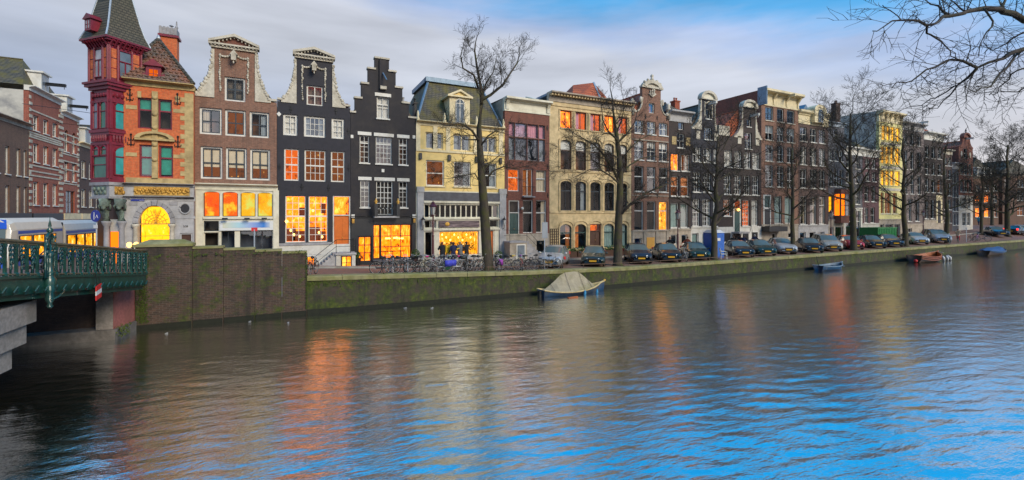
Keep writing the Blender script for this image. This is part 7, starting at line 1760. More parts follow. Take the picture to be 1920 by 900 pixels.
def orange_boat():
    v = v_edge(66) - 1.5; u = U(1737, v); r = thing('launch', 'varnished orange-brown open launch with white fenders at the quay', 'boat', (u, v, .0)); out, bld = hull(r, 6.4, 2.2, .55, .35, 'boat_dark', 'boat_orange', .2)
    for dz in (-.16, -.34):
        for sg in (0, 5): m = MB(); m.path([(p[sg][0], p[sg][1] * 1.0, p[sg][2] + dz) for p in out], .045, 5); bld(m, 'rubbing_strake', 'boat_orange')
    for x in (-1.6, .2, 1.6): m = MB(); m.box(x - .2, x + .2, -.95, .95, .42, .48); bld(m, 'thwart', 'boat_orange')
    for x, sg in ((.9, -1), (1.9, -1), (2.7, -1)): m = MB(); m.path([(x, sg * (1.12 - .15 * (x > 2)), .6), (x, sg * 1.2, .35), (x + .05, sg * 1.2, -.05)], [.06, .13, .1], 8); bld(m, 'fender', 'fender_white', True)
    m = MB(); m.ball((-3.3, -.2, .2), .18, 9); bld(m, 'buoy', 'sign_red', True); m = MB(); m.path([(2.7, -.6, .85), (2.9, 0, .95), (2.7, .6, .85)], .03, 5); bld(m, 'bow_rail', 'chrome'); r.rotation_euler = (0, 0, R(3))
orange_boat()
def blue_boat():
    v = v_edge(80) - 1.3; u = U(1862, v); r = thing('covered_launch', 'long boat under a bright blue cover below the navy car', 'boat', (u, v, .0)); out, bld = hull(r, 7.4, 2.1, .45, .25, 'boat_dark', 'boat_navy', .2)
    n = len(out); m = MB(); hts = np.interp(np.linspace(0, 1, n), [0, .2, .5, .75, .95, 1], [.7, .95, .9, .98, .8, .75])
    for i in range(n): m.v += [(out[i][0][0], out[i][0][1] + .04, out[i][0][2] - .12), (out[i][0][0], out[i][0][1] * .55, hts[i] - .18), (out[i][0][0], 0, hts[i]), (out[i][0][0], -out[i][0][1] * .55, hts[i] - .18), (out[i][5][0], out[i][5][1] - .04, out[i][5][2] - .12)]
    for i in range(n - 1): m.f += [(i * 5 + j, i * 5 + j + 1, (i + 1) * 5 + j + 1, (i + 1) * 5 + j) for j in range(4)]
    m.mi = [0] * len(m.f); bld(m, 'cover', 'tarp_blue'); r.rotation_euler = (0, 0, R(3))
blue_boat()
for i, (x, y) in enumerate(((312, 626), (468, 604), (540, 606), (760, 578), (810, 578))):
    u, v = boat_at(x, y); o = thing('floating_litter', 'scrap of pale litter floating near the quay wall', 'litter', (u, v, 0), 'litter on the water'); m = MB(); m.obox((u, v, .02), (.1 + .02 * i, .06, .02), i * .9); m.obox((u + .03, v, .045), (.05, .04, .02), i * .5 + .4); m.build('scrap', 'pale_grey_stone', o)
# ================================================================ bare trees
def bark(name, col, mossc):
    m, t, o = newmat(name); co = objco(t); mp = nd(t, 'ShaderNodeMapping', {0: co, 'Scale': (1, 1, .3)})
    c = ramp(t, noise(t, 9, 6, mp.outputs[0]), [(.3, tuple(x * .55 for x in col)), (.7, tuple(x * 1.35 for x in col))])
    c = mixc(t, ramp(t, noise(t, 1.6, 5, co, .65), [(.47, 0), (.62, .85)]), c, c4(mossc))
    b = nd(t, 'ShaderNodeBsdfPrincipled', {'Base Color': c, 'Roughness': .9}); bp = nd(t, 'ShaderNodeBump', {'Strength': .7, 'Distance': .03, 'Height': noise(t, 14, 5, mp.outputs[0])}); t.links.new(bp.outputs[0], b.inputs['Normal']); t.links.new(b.outputs[0], o.inputs[0])
bark('bark', (.058, .044, .030), (.06, .06, .012)); bark('bark_twig', (.042, .032, .027), (.042, .038, .016))
def grow(mb, p, d, ln, r, lvl, rnd, up=.12, tw=None, dens=1., rmin=.011, bend=.22):
    n = (6, 5, 4, 3, 3)[lvl]; pts = [Vector(p)]; rad = [r]; d = Vector(d).normalized()
    for i in range(n):
        d = (d + Vector((rnd.gauss(0, bend), rnd.gauss(0, bend), rnd.gauss(0, bend * .6) + up))).normalized()
        pts.append(pts[-1] + d * (ln / n)); rad.append(max(rmin * .55, r * (1 - .8 * (i + 1) / n)))
    (tw if (lvl >= 2 and tw is not None) else mb).path(pts, rad, (7, 5, 4, 3, 3)[lvl], cap=False)
    if lvl >= 4: return
    kids = int((0, 7, 7, 5, 3)[lvl] * dens + rnd.random()) if lvl else 0
    for k in range(kids):
        t = .22 + .78 * (k + rnd.random()) / kids; i = min(n - 1, int(t * n)); f = t * n - i
        q = pts[i].lerp(pts[i + 1], f); dd = (pts[i + 1] - pts[i]).normalized()
        ax = dd.orthogonal().normalized(); ax.rotate(Matrix.Rotation(rnd.uniform(0, 6.28), 3, dd)); nd_ = (dd * .75 + ax * rnd.uniform(.6, 1.05)).normalized()
        grow(mb, q, nd_, ln * rnd.uniform(.34, .58) * (1.15 - .4 * t), max(rmin, rad[i] * .5), lvl + 1, rnd, up * .9, tw, dens, rmin, bend)
def tree(label, trunk, limbs, seed, tw_dens=1., group=None, base_r=.28, auto=0, auto_len=3.2, rmin=.011, top_from=.45, up=.12, flare=True):
    """trunk: 3D points with radii; limbs: list of 3D polylines with start radius"""
    rnd = random.Random(seed); p0 = Vector(trunk[0][:3])
    root = thing('bare_tree', label, 'tree', p0, group)
    m = MB(); pts = [Vector(t[:3]) for t in trunk]; rad = [t[3] for t in trunk]
    if flare: pts.insert(1, pts[0].lerp(pts[1], .08)); rad.insert(1, rad[0]); rad[0] *= 1.55
    pts[0].z -= .1
    m.path(pts, rad, 10); m.build('trunk', 'bark', root, True)
    br, tw = MB(), MB()
    for lb, r0 in limbs:
        lp = [Vector(q) for q in lb]; n = len(lp); rr = [r0 * (1 - .72 * i / (n - 1)) for i in range(n)]
        br.path(lp, rr, 7)
        for i in range(1, n):
            seg = lp[i] - lp[i - 1]; c = max(1, int(seg.length * 2.2 * tw_dens))
            for k in range(c):
                q = lp[i - 1].lerp(lp[i], (k + rnd.random()) / c); dd = seg.normalized(); ax = dd.orthogonal().normalized(); ax.rotate(Matrix.Rotation(rnd.uniform(0, 6.28), 3, dd))
                grow(br, q, dd * .8 + ax * .9, rnd.uniform(.8, 1.9), max(rmin, rr[i] * .45), 2, rnd, up, tw, tw_dens, rmin)
        grow(br, lp[-1], lp[-1] - lp[-2], 1.4, max(rmin * 1.5, rr[-1]), 2, rnd, up, tw, tw_dens, rmin)
    for k in range(auto):
        t = top_from + (1 - top_from) * (k + rnd.random() * .6) / auto; n = len(pts) - 1; i = min(n - 1, int(t * n)); q = pts[i].lerp(pts[i + 1], t * n - i)
        a = k * 2.4 + rnd.uniform(-.4, .4); el = .25 + .9 * (t - top_from) / (1 - top_from)
        grow(br, q, (math.cos(a), math.sin(a), el), auto_len * rnd.uniform(.7, 1.1) * (1.1 - .35 * t), max(rmin * 2, rad[min(i + 1, n)] * .55), 1, rnd, up, tw, tw_dens, rmin)
    br.build('limb', 'bark', root, True); tw.build('crown', 'bark_twig', root, kind='stuff')
    return root
def PT(x, y, v): return (U(x, v), v, Zf(x, y, v))
def base_pt(x, v): u = U(x, v); return (u, v, zs(u, v))
VT = VE + 1.15
def trunk_px(x0, pts, v, r0, r1):
    b = base_pt(x0, v); n = len(pts); return [(*b, r0)] + [(*PT(x, y, v + .12 * (i % 2)), r0 + (r1 - r0) * (i + 1) / n) for i, (x, y) in enumerate(pts)]
def limb_px(pts, v, r, spread=0.): n = len(pts); return ([PT(x, y, v + spread * i / (n - 1)) for i, (x, y) in enumerate(pts)], r)
tree('leaning bare tree growing between the bicycles before the yellow house', trunk_px(915, [(911, 440), (907, 380), (903, 330), (900, 280), (898, 240), (903, 195)], VT, .36, .13),
     [limb_px([(903, 195), (902, 165), (895, 130), (890, 95), (892, 78)], VT, .12, .6), limb_px([(897, 165), (888, 140), (868, 128), (864, 105), (868, 88)], VT, .08, -.7), limb_px([(902, 188), (920, 178), (942, 160), (955, 140), (970, 118), (974, 100)], VT, .11, .5), limb_px([(903, 178), (912, 155), (925, 135), (930, 112)], VT, .07, 1.),
      limb_px([(899, 265), (885, 245), (872, 235), (858, 230), (842, 236)], VT, .09, -1.), limb_px([(898, 262), (890, 262), (872, 262), (858, 250), (843, 258)], VT, .06, 1.2), limb_px([(900, 275), (915, 255), (930, 245), (945, 250)], VT, .07, -.8),
      limb_px([(904, 345), (925, 320), (945, 312), (965, 316), (985, 312)], VT, .07, -.6), limb_px([(905, 350), (890, 325), (865, 330), (838, 335)], VT, .05, -1.), limb_px([(903, 320), (920, 305), (938, 290), (960, 286)], VT, .05, .8)], 3, 1.3, rmin=.009)
tree('large bare tree with mossy trunk between two parked cars', trunk_px(1158, [(1159, 450), (1160, 410), (1162, 370), (1163, 330), (1161, 295), (1157, 262), (1154, 240)], VT, .34, .14),
     [limb_px([(1154, 240), (1150, 210), (1148, 185), (1144, 165)], VT, .10, .5), limb_px([(1157, 262), (1140, 245), (1130, 225), (1128, 200)], VT, .08, -.6), limb_px([(1158, 268), (1176, 250), (1190, 230), (1196, 205)], VT, .09, .6),
      limb_px([(1161, 405), (1180, 385), (1210, 362), (1240, 350), (1262, 340)], VT, .13, -1.1), limb_px([(1162, 345), (1150, 318), (1132, 290), (1115, 272), (1098, 262), (1080, 252)], VT, .11, .6), limb_px([(1162, 345), (1145, 330), (1125, 318), (1105, 318), (1082, 330)], VT, .08, -1.),
      limb_px([(1163, 330), (1180, 310), (1200, 298), (1225, 292), (1250, 300)], VT, .08, .8), limb_px([(1162, 305), (1178, 282), (1198, 262), (1222, 252)], VT, .08, -.6), limb_px([(1161, 298), (1140, 284), (1118, 276), (1090, 280), (1062, 284)], VT, .06, -1.2),
      limb_px([(1155, 250), (1166, 225), (1170, 200), (1168, 180)], VT, .07, -.5), limb_px([(1162, 320), (1135, 312), (1108, 300), (1075, 302), (1050, 312)], VT, .05, 1.)], 5, 1.25, rmin=.009)
def auto_tree(label, x, v, ytop, lean, seed, r=.24, n=13, ln=3.4, dens=1., top=.38, rmin=.013, xtop=None):
    b = base_pt(x, v); zt = Zf(x, ytop, v); H_ = zt - b[2]; rnd = random.Random(seed); xt = U(xtop, v) if xtop else b[0] + lean
    tr_ = []
    for i in range(8): t = i / 7; tr_.append((b[0] + (xt - b[0]) * t + rnd.gauss(0, .10) * (i > 1), b[1] + rnd.gauss(0, .1) * (i > 1), b[2] + H_ * .82 * t, r * (1 - .8 * t) + .02))
    return tree(label, tr_, [], seed, dens, auto=n, auto_len=ln, top_from=top, rmin=rmin * .8, group=None)
VT2 = lambda u: v_edge(u) + 1.3
auto_tree('bare tree rising behind the blue toilet cabin', 1339, VE + 1.2, 205, .4, 21, .26, 17, 5.0, 1.2, .36)
auto_tree('slim bare tree beside the silver estate car', 1487, VE + 1.6, 225, -.3, 22, .2, 13, 4.2, 1.2, .36)
auto_tree('tall bare tree before the dark houses and red hatchback', 1601, VE + 1.6, 158, -.8, 23, .3, 17, 6.2, 1.2, .40, .016)
auto_tree('bare tree standing before the yellow-lit house', 1698, VE + 1.8, 215, -.6, 24, .28, 15, 5.4, 1.2, .36, .017)
auto_tree('bare tree with yellowish foot beside the cyclist', 1776, VE + 2.2, 235, -.8, 25, .26, 14, 5., .9, .34, .018)
auto_tree('broad bare tree by the far pale silver hatchback', 1889, VE + 3.2, 235, -.5, 26, .34, 20, 7., 1.0, .30, .02)
auto_tree('thin bare tree before the orange-lit distant house', 1840, VE + 5, 290, .3, 27, .2, 13, 5, 1.2, .34, .02)
auto_tree('bare tree beyond the far cars on the canal bank', 1935, VE + 3.5, 232, .3, 28, .3, 16, 6.5, 1.0, .34, .02)
auto_tree('pollard-like bare tree far down by the cross street', 1860, VE + 12, 300, .3, 29, .26, 12, 5., 1.0, .34, .024)
# ---- overhanging tree on the near bank: only its outer limbs reach into the view
def near_pt(x, y, D_): q = (x - 960) / F; return ((cT * q + sT) * D_, (-sT * q + cT) * D_, CAMZ + (403 - y) * D_ / F)
NT = Vector((19.5, -2.6, 1.6)); DN = 9.5
def nl(pts, r, d0=0., d1=0.): n = len(pts); return ([near_pt(x, y, DN + d0 + (d1 - d0) * i / (n - 1)) for i, (x, y) in enumerate(pts)], r)
fork = Vector((19.0, -2.2, 8.2))
L1 = nl([(2030, 60), (1920, 38), (1880, 22), (1845, 16), (1810, 22), (1782, 30), (1760, 40), (1738, 48)], .075, 1.0, -.6)
L2 = nl([(2040, 62), (1920, 92), (1880, 110), (1832, 127)], .08, .6, 0.)
L1 = ([tuple(fork), *L1[0]], .085); L2 = ([tuple(fork - Vector((0, 0, .6))), *L2[0]], .085)
def near_tree():
    rnd = random.Random(77); root = thing('overhanging_tree', 'dark bare branches of a near-bank tree hanging against the blue sky', 'tree', NT)
    m = MB(); m.path([NT - Vector((0, 0, .1)), NT + Vector((0, 0, .5)), NT + Vector((-.1, .1, 3.5)), fork, fork + Vector((.2, .3, 3))], [.5, .34, .28, .22, .1], 10); m.build('trunk', 'bark', root, True)
    br, tw = MB(), MB()
    subs = [L1, L2, nl([(1832, 127), (1805, 114), (1782, 112), (1755, 125), (1725, 140), (1698, 155), (1672, 165)], .030, 0, -.5), nl([(1832, 127), (1815, 145), (1795, 160), (1775, 172), (1745, 185), (1705, 200)], .028, 0, .7), nl([(1795, 160), (1780, 180), (1758, 203), (1728, 210)], .018, .2, .6),
            nl([(1738, 48), (1715, 38), (1690, 38), (1660, 48), (1636, 58)], .026, -.6, -1.), nl([(1738, 48), (1745, 65), (1765, 78), (1782, 95), (1800, 112)], .02, -.6, -.2), nl([(1782, 30), (1765, 18), (1745, 8), (1720, -10)], .03, 0, .5), nl([(1880, 22), (1885, 0), (1880, -20)], .04, .4, .8), nl([(1845, 16), (1862, 40), (1850, 60), (1838, 82), (1835, 105)], .022, .2, -.4),
            nl([(1920, 92), (1890, 125), (1865, 150), (1840, 165), (1820, 170)], .028, .6, -.3), nl([(1920, 128), (1895, 140), (1880, 158), (1870, 175), (1855, 178)], .02, .8, 1.2), nl([(1960, 165), (1920, 165), (1890, 172), (1862, 178)], .022, .8, 1.), nl([(1920, 60), (1890, 80), (1860, 95), (1845, 100)], .02, .5, 1.0), nl([(1690, 38), (1670, 20), (1655, 10)], .012, -.6, -.8), nl([(1810, 22), (1790, 5), (1770, -5)], .02, .2, .6)]
    for lb, r0 in subs:
        lp = []
        for a, b in zip(lb[:-1], lb[1:]):
            a, b = Vector(a), Vector(b); lp += [a, a.lerp(b, .5) + Vector((rnd.gauss(0, .04), rnd.gauss(0, .04), rnd.gauss(0, .04)))]
        lp.append(Vector(lb[-1])); n = len(lp); rr = [max(.008, r0 * (1 - .75 * i / (n - 1))) for i in range(n)]; br.path(lp, rr, 6)
        for i in range(1, n):
            seg = lp[i] - lp[i - 1]
            if lp[i].x > 17.2: continue
            c = max(1, int(seg.length * 3.4 + rnd.random()))
            for k in range(c):
                q = lp[i - 1].lerp(lp[i], (k + rnd.random()) / c); dd = seg.normalized(); ax = dd.orthogonal().normalized(); ax.rotate(Matrix.Rotation(rnd.uniform(0, 6.28), 3, dd))
                grow(br, q, dd * .9 + ax * .8, rnd.uniform(.35, 1.05), max(.006, min(.012, rr[i] * .5)), 3, rnd, .02, tw, 1.5, .0055, .26)
    br.build('limb', 'bark_twig', root, True); tw.build('crown', 'bark_twig', root, kind='stuff')
near_tree()

# ================================================================ street furniture
plain('lamp_maroon', (.075, .012, .018), .45, .2, 6, coat=.3); m, t, o = newmat('lantern_glass'); b = nd(t, 'ShaderNodeBsdfPrincipled', {'Base Color': (.45, .47, .45, 1), 'Roughness': .15, 'Alpha': .75}); t.links.new(b.outputs[0], o.inputs[0])
def lamp_post(label, x, v, ytop, lit=False):
    u = U(x, v); z0 = zs(u, v); z1 = Zf(x, ytop, v); H_ = z1 - z0; r = thing('street_lamp', label, 'street lamp', (u, v, z0), 'maroon street lamps')
    hl = H_ * .20; zp = H_ - hl
    MB().lathe([(.16, 0), (.16, .3), (.11, .4), (.12, .9), (.08, 1.0), (.06, zp * .6), (.085, zp * .62), (.05, zp * .64), (.045, zp - .1), (.1, zp - .06), (.05, zp)], (u, v, z0), 9).build('post', 'lamp_maroon', r, True)
    MB().lathe([(.12, 0), (.2, hl * .55)], (u, v, z0 + zp), 6).build('lantern', 'lantern_glass', r)
    m = MB()
    for k in range(6): a = k * math.pi / 3; m.tube((u + .12 * math.cos(a), v + .12 * math.sin(a), z0 + zp), (u + .205 * math.cos(a), v + .205 * math.sin(a), z0 + zp + hl * .55), .016, n=4)
    m.lathe([(.25, hl * .55), (.27, hl * .6), (.16, hl * .74), (.1, hl * .8), (.12, hl * .86), (.03, hl * .92), (.02, hl)], (u, v, z0 + zp), 8); m.tube((u - .3, v, z0 + zp - .05), (u + .3, v, z0 + zp - .05), .018, n=5); m.build('lantern_cap', 'lamp_maroon', r)
lamp_post('maroon street lamp with glass lantern before the flower shop', 812, VE + 2.2, 376)
lamp_post('maroon street lamp between the black saloon and bottle-green car', 1271, VE + 2.6, 391)
lamp_post('maroon street lamp behind the champagne people carrier', 1558, VE + 4.5, 393)
lamp_post('maroon street lamp between the two small silver cars', 1731, VE + 4.2, 393)
for x, y in ((791, 412), (942, 412)):
    u = U(x); z = Zf(x, y); r = thing('wall_lantern', 'black lantern on the grey stone shop pilaster', 'lantern', (u, VF - .12, z - .6), 'flower shop lanterns')
    MB().path([(u, VF - .1, z - .75), (u, VF - .3, z - .7), (u, VF - .35, z - .4)], .03, 5).build('arm', 'iron', r); MB().lathe([(.08, -.4), (.15, 0)], (u, VF - .35, z), 6).build('lantern_body', 'lantern_glass', r); MB().lathe([(.18, 0), (.08, .12), (.03, .2), (.02, .32)], (u, VF - .35, z), 6).build('lantern_cap', 'iron', r)
# blue portable toilet
v = VE + 2.6; u = U(1338, v); z0 = zs(u, v); tl = thing('portable_toilet', 'blue portable toilet cabin with white roof behind a tree trunk', 'toilet cabin', (u, v, z0)); plain('toilet_blue', (.02, .12, .48), .45, .1, 4); plain('roof_white', (.55, .58, .62), .5, .06)
MB().box(u - .62, u + .62, v - .6, v + .6, z0, z0 + 2.2).build('cabin', 'toilet_blue', tl); m = MB()
m.add([(u - .68, v - .66, z0 + 2.2), (u + .68, v - .66, z0 + 2.2), (u + .68, v + .66, z0 + 2.2), (u - .68, v + .66, z0 + 2.2), (u - .35, v - .4, z0 + 2.46), (u + .35, v - .4, z0 + 2.46), (u + .35, v + .4, z0 + 2.46), (u - .35, v + .4, z0 + 2.46)], [(0, 1, 5, 4), (1, 2, 6, 5), (2, 3, 7, 6), (3, 0, 4, 7), (4, 5, 6, 7), (3, 2, 1, 0)]); m.build('roof', 'roof_white', tl)
MB().box(u - .42, u + .42, v - .635, v - .601, z0 + .1, z0 + 2.05).build('door', 'toilet_blue', tl); m = MB()
for k in range(5): m.box(u - .58, u - .46, v - .62, v - .601, z0 + .2 + k * .4, z0 + .45 + k * .4); m.box(u + .46, u + .58, v - .62, v - .601, z0 + .2 + k * .4, z0 + .45 + k * .4)
m.build('rib', 'toilet_blue', tl); MB().box(u - .2, u + .2, v - .64, v - .636, z0 + 1.5, z0 + 1.75).build('notice', 'sign_white', tl)
tl.rotation_euler = (0, 0, R(-12))
# white plastic chair
v = VE + 1.1; u = U(1357, v); z0 = zs(u, v); ch = thing('plastic_chair', 'white plastic chair on the quay beside the blue toilet cabin', 'chair', (u, v, z0)); plain('plastic_white', (.66, .64, .56), .45, .1, 5)
m = MB(); m.box(u - .24, u + .24, v - .24, v + .24, z0 + .42, z0 + .46); m.build('seat', 'plastic_white', ch); m = MB()
for k in range(5): m.obox((u - .2 + k * .1, v + .28, z0 + .68), (.06, .03, .5), 0, Matrix.Rotation(-.22, 4, 'X'))
m.obox((u, v + .33, z0 + .92), (.5, .035, .09)); m.build('backrest', 'plastic_white', ch)
for a in (-1, 1):
    for b_ in (-1, 1): MB().tube((u + a * .24, v + b_ * .25, z0), (u + a * .19, v + b_ * .2, z0 + .43), .022, n=5).build('leg', 'plastic_white', ch)
    MB().path([(u + a * .25, v - .22, z0 + .44), (u + a * .27, v - .2, z0 + .66), (u + a * .26, v + .28, z0 + .68)], .022, 5).build('armrest', 'plastic_white', ch)
ch.rotation_euler = (0, 0, R(50))
# green container
v = VF - 3.2; a, b_ = U(1645.5, v), U(1681, v); z0 = zs(a, v); z1 = Zf(1663, 427, v); gc = thing('container', 'green metal builders container behind the navy estate car', 'container', ((a + b_) / 2, v, z0)); plain('container_green', (.012, .17, .045), .5, .15, 4)
MB().box(a, b_, v, v + 2, z0, z1).build('bin', 'container_green', gc); m = MB()
for q in np.linspace(a + .1, b_ - .1, 12): m.box(q - .04, q + .04, v - .05, v, z0 + .1, z1 - .1)
m.box(a - .05, b_ + .05, v - .08, v + 2.05, z1 - .1, z1 + .02); m.build('rib', 'container_green', gc)
# parking board seen from the back
v = VE + 1.0; u = U(1021, v); z0 = zs(u, v); z1 = Zf(1021, 418, v); ps = thing('sign_board', 'grey back of a traffic sign on a pole among the bicycles', 'sign', (u, v, z0)); MB().tube((u, v, z0), (u, v, z1), .035, n=7).build('pole', 'zinc', ps); plain('sign_back', (.22, .24, .27), .5, .08, metal=.4); MB().box(u - .22, u + .22, v - .05, v - .03, z1 - 1.05, z1 + .05).build('board', 'sign_back', ps)
for x, yt, v, lab in ((1812, 428, VE + 2., 'grey parking post on the far quay by the cyclist'), (477, 430, VE + 3.2, 'thin white pole behind the retaining wall')):
    u = U(x, v); z0 = zs(u, v); z1 = Zf(x, yt, v); r = thing('sign_pole', lab, 'pole', (u, v, z0)); MB().tube((u, v, z0), (u, v, z1), .04, n=6).build('pole', 'zinc', r); MB().obox((u, v, z1), (.3, .05, .2)).build('plate', 'sign_red' if x < 500 else 'sign_back', r)
# topiary pots by the restaurant and shop
def pot_plant(label, x, v, ytop, r_, grp, spiky=False):
    u = U(x, v); z0 = zs(u, v) + .12; z1 = Zf(x, ytop, v); p = thing('potted_plant', label, 'plant', (u, v, z0), grp); MB().lathe([(.16, 0), (.22, .45), (.24, .5), (.2, .5)], (u, v, z0), 10).build('pot', 'black_paint', p)
    m = MB(); c = Vector((u, v, z1 - r_))
    for q in range(260):
        d = Vector(rng.normal(0, 1, 3)).normalized(); pnt = c + d * r_ * (rng.uniform(.75, 1.05)); e = Vector(rng.normal(0, 1, 3)).normalized() * .05; g = d.cross(e).normalized() * .035; m.add([pnt - e, pnt + g, pnt + e, pnt - g], [(0, 1, 2, 3)])
    m.build('foliage', 'shrub_leaf', p, kind='stuff'); MB().tube((u, v, z0 + .3), (u, v, z1 - r_), .03, n=5).build('stem', 'bark', p)
pot_plant('clipped round shrub in a black pot left of the restaurant door', 671, VF - .5, 472, .3, None); pot_plant('clipped round shrub right of the restaurant window', 779, VF - .55, 467, .33, None); pot_plant('leafy shrub in a pot before the flower shop pilaster', 935, VF - .6, 470, .32, None)
# ================================================================ bicycles
for n_, c_ in dict(black=(.014, .014, .016), grey=(.16, .16, .17), silver=(.4, .41, .43), red=(.36, .02, .02), cream=(.5, .45, .33), green=(.03, .13, .07), blue=(.03, .07, .28), purple=(.16, .02, .2)).items(): plain('bike_' + n_, c_, .35, .1, coat=.4)
plain('bag_blue', (.05, .06, .5), .6, .2, 6); plain('bag_pink', (.6, .02, .2), .6, .15, 6); plain('bag_purple', (.25, .03, .32), .6, .15); plain('bag_yellow', (.6, .42, .03), .6, .15); plain('crate_black', (.03, .04, .045), .6, .2); plain('bag_red', (.5, .02, .03), .6, .15); plain('spoke', (.42, .42, .42), .4, .1, metal=.5)
def bike_meshes():
    """one bicycle, front towards +x, wheels 0.68 m, in its own frame"""
    out = {}
    def tor(cx):
        m = MB(); m.path([(cx + .34 * math.cos(t), 0, .345 + .34 * math.sin(t)) for t in np.linspace(0, 2 * math.pi, 25)], .021, 5, cap=False); return m
    out['wheel_f'] = tor(.54); out['wheel_r'] = tor(-.52)
    for k, cx in (('spokes_f', .54), ('spokes_r', -.52)):
        m = MB()
        for q in range(12): t = q * math.pi / 6; m.tube((cx, .02 * (-1) ** q, .345), (cx + .33 * math.cos(t), 0, .345 + .33 * math.sin(t)), .004, n=3)
        m.path([(cx + .315 * math.cos(t), 0, .345 + .315 * math.sin(t)) for t in np.linspace(0, 2 * math.pi, 21)], .008, 4, cap=False); m.ball((cx, 0, .345), .03, 5); out[k] = m
    f = MB(); bb = (0, 0, .3); st = (-.14, 0, .82); hd = (.40, 0, .86); hl = (.44, 0, .62)
    for a, b, r in ((bb, st, .019), (bb, hl, .022), (st, hd, .018) if False else ((-.08, 0, .58), hd, .018), (bb, (-.52, 0, .345), .014), (st, (-.52, 0, .345), .012), (hd, hl, .02)): f.tube(a, b, r, n=6)
    for sg in (-1, 1): f.path([hl, (.47, sg * .05, .56), (.54, sg * .05, .345)], .013, 5)
    for cx, t0, t1 in ((-.52, .3, 2.9), (.54, .5, 2.4)): f.path([(cx + .385 * math.cos(t), 0, .345 + .385 * math.sin(t)) for t in np.linspace(t0, t1, 9)], .014, 4)
    for sg in (-1, 1): f.tube((-.52, sg * .06, .36), (-.62, sg * .06, .74), .007, n=4)
    f.box(-.78, -.3, -.07, .07, .735, .75); f.box(-.5, .02, .03, .06, .3, .38)
    out['frame'] = f
    h = MB(); h.tube(hd, (.36, 0, 1.02), .014, n=5); h.path([(.18, -.28, 1.06), (.30, -.26, 1.08), (.38, -.1, 1.05), (.38, .1, 1.05), (.30, .26, 1.08), (.18, .28, 1.06)], .014, 5); h.ball((.46, 0, .86), (.04, .04, .05), 6); out['handlebar'] = h
    s = MB(); s.path([(.06, 0, .935), (-.06, 0, .95), (-.2, 0, .96), (-.28, 0, .95)], [.03, .05, .09, .06], 7); s.tube(st, (-.17, 0, .93), .014, n=5); out['saddle'] = s
    p = MB(); p.tube((0, -.13, .3), (0, .13, .3), .012, n=5); p.tube((0, .13, .3), (.12, .13, .18), .011, n=4); p.tube((0, -.13, .3), (-.12, -.13, .42), .011, n=4); p.box(.08, .17, .1, .2, .165, .185); p.box(-.17, -.08, -.2, -.1, .41, .43); p.path([(.08 * math.cos(t), .06, .3 + .08 * math.sin(t)) for t in np.linspace(0, 6.28, 11)], .01, 4); out['crank'] = p
    for mode, mb_ in (('crate', MB().box(.38, .72, -.2, .2, .82, 1.06)), ('cover', MB().ball((-.1, 0, .97), (.19, .1, .07), 8)), ('panniers', MB().box(-.75, -.35, .075, .22, .38, .74).box(-.75, -.35, -.22, -.075, .38, .74)), ('skirt', MB().ball((-.52, 0, .42), (.3, .05, .3), 10))): out[mode] = mb_
    return out
BM = {}
for k, mb_ in bike_meshes().items():
    me = bpy.data.meshes.new('bike_' + k); me.from_pydata(mb_.v, [], mb_.f); me.polygons.foreach_set('use_smooth', [True] * len(mb_.f)); BM[k] = me
def matmesh(k, mat):
    key = k + mat
    if key not in BM: c = BM[k].copy(); c.materials.clear(); c.materials.append(M[mat]); BM[key] = c
    return BM[key]
def bicycle(label, u, v, rot, col='black', extra=(), z=None, lean=.06, group='bicycles parked along the quay'):
    r = thing('bicycle', label, 'bicycle', (u, v, (zs(u, v) if z is None else z)), group)
    def put(name, k, mat, par=None):
        o = bpy.data.objects.new(name, matmesh(k, mat)); COL.objects.link(o); o.parent = par or r; return o
    put('frame', 'frame', 'bike_' + col)
    for w_ in ('f', 'r'): o = put('wheel', 'wheel_' + w_, 'tyre'); put('spokes', 'spokes_' + w_, 'spoke', o)
    put('handlebar', 'handlebar', 'chrome'); put('saddle', 'saddle', 'trim_black'); put('crank', 'crank', 'chrome')
    for k, mat in extra: put({'crate': 'front_crate', 'cover': 'saddle_cover', 'panniers': 'pannier', 'skirt': 'coat_guard'}[k], k, mat)
    r.rotation_euler = (lean, 0, rot); return r
rb = random.Random(4)
std = 'bicycle with %s frame standing in the crowded row on the quay'
spec = [(722, 'black', ()), (735, 'grey', ()), (751, 'grey', ()), (768, 'black', ()), (783, 'black', ()), (797, 'cream', (('cover', 'bag_pink'),)), (806, 'black', ()), (822, 'silver', (('panniers', 'bag_blue'), ('skirt', 'bike_green'))), (832, 'grey', (('panniers', 'bag_blue'),)), (841, 'black', (('cover', 'bike_green'),)), (849, 'silver', ()), (857, 'black', (('cover', 'bag_pink'),)), (866, 'grey', ()), (874, 'grey', ()), (884, 'black', (('crate', 'crate_black'),)), (893, 'cream', ()), (901, 'silver', ()),
        (932, 'black', ()), (943, 'silver', ()), (954, 'grey', (('panniers', 'bag_purple'),)), (964, 'cream', (('cover', 'bag_yellow'),)), (977, 'red', (('cover', 'bag_purple'),)), (988, 'black', ()), (1002, 'black', ())]
names = {'cover': 'saddle cover', 'panniers': 'panniers', 'crate': 'front crate', 'skirt': 'coat guard'}
matn = {'bag_pink': 'pink', 'bag_blue': 'blue', 'bike_green': 'green', 'bag_red': 'red', 'crate_black': 'black', 'bag_purple': 'purple', 'bag_yellow': 'yellow'}
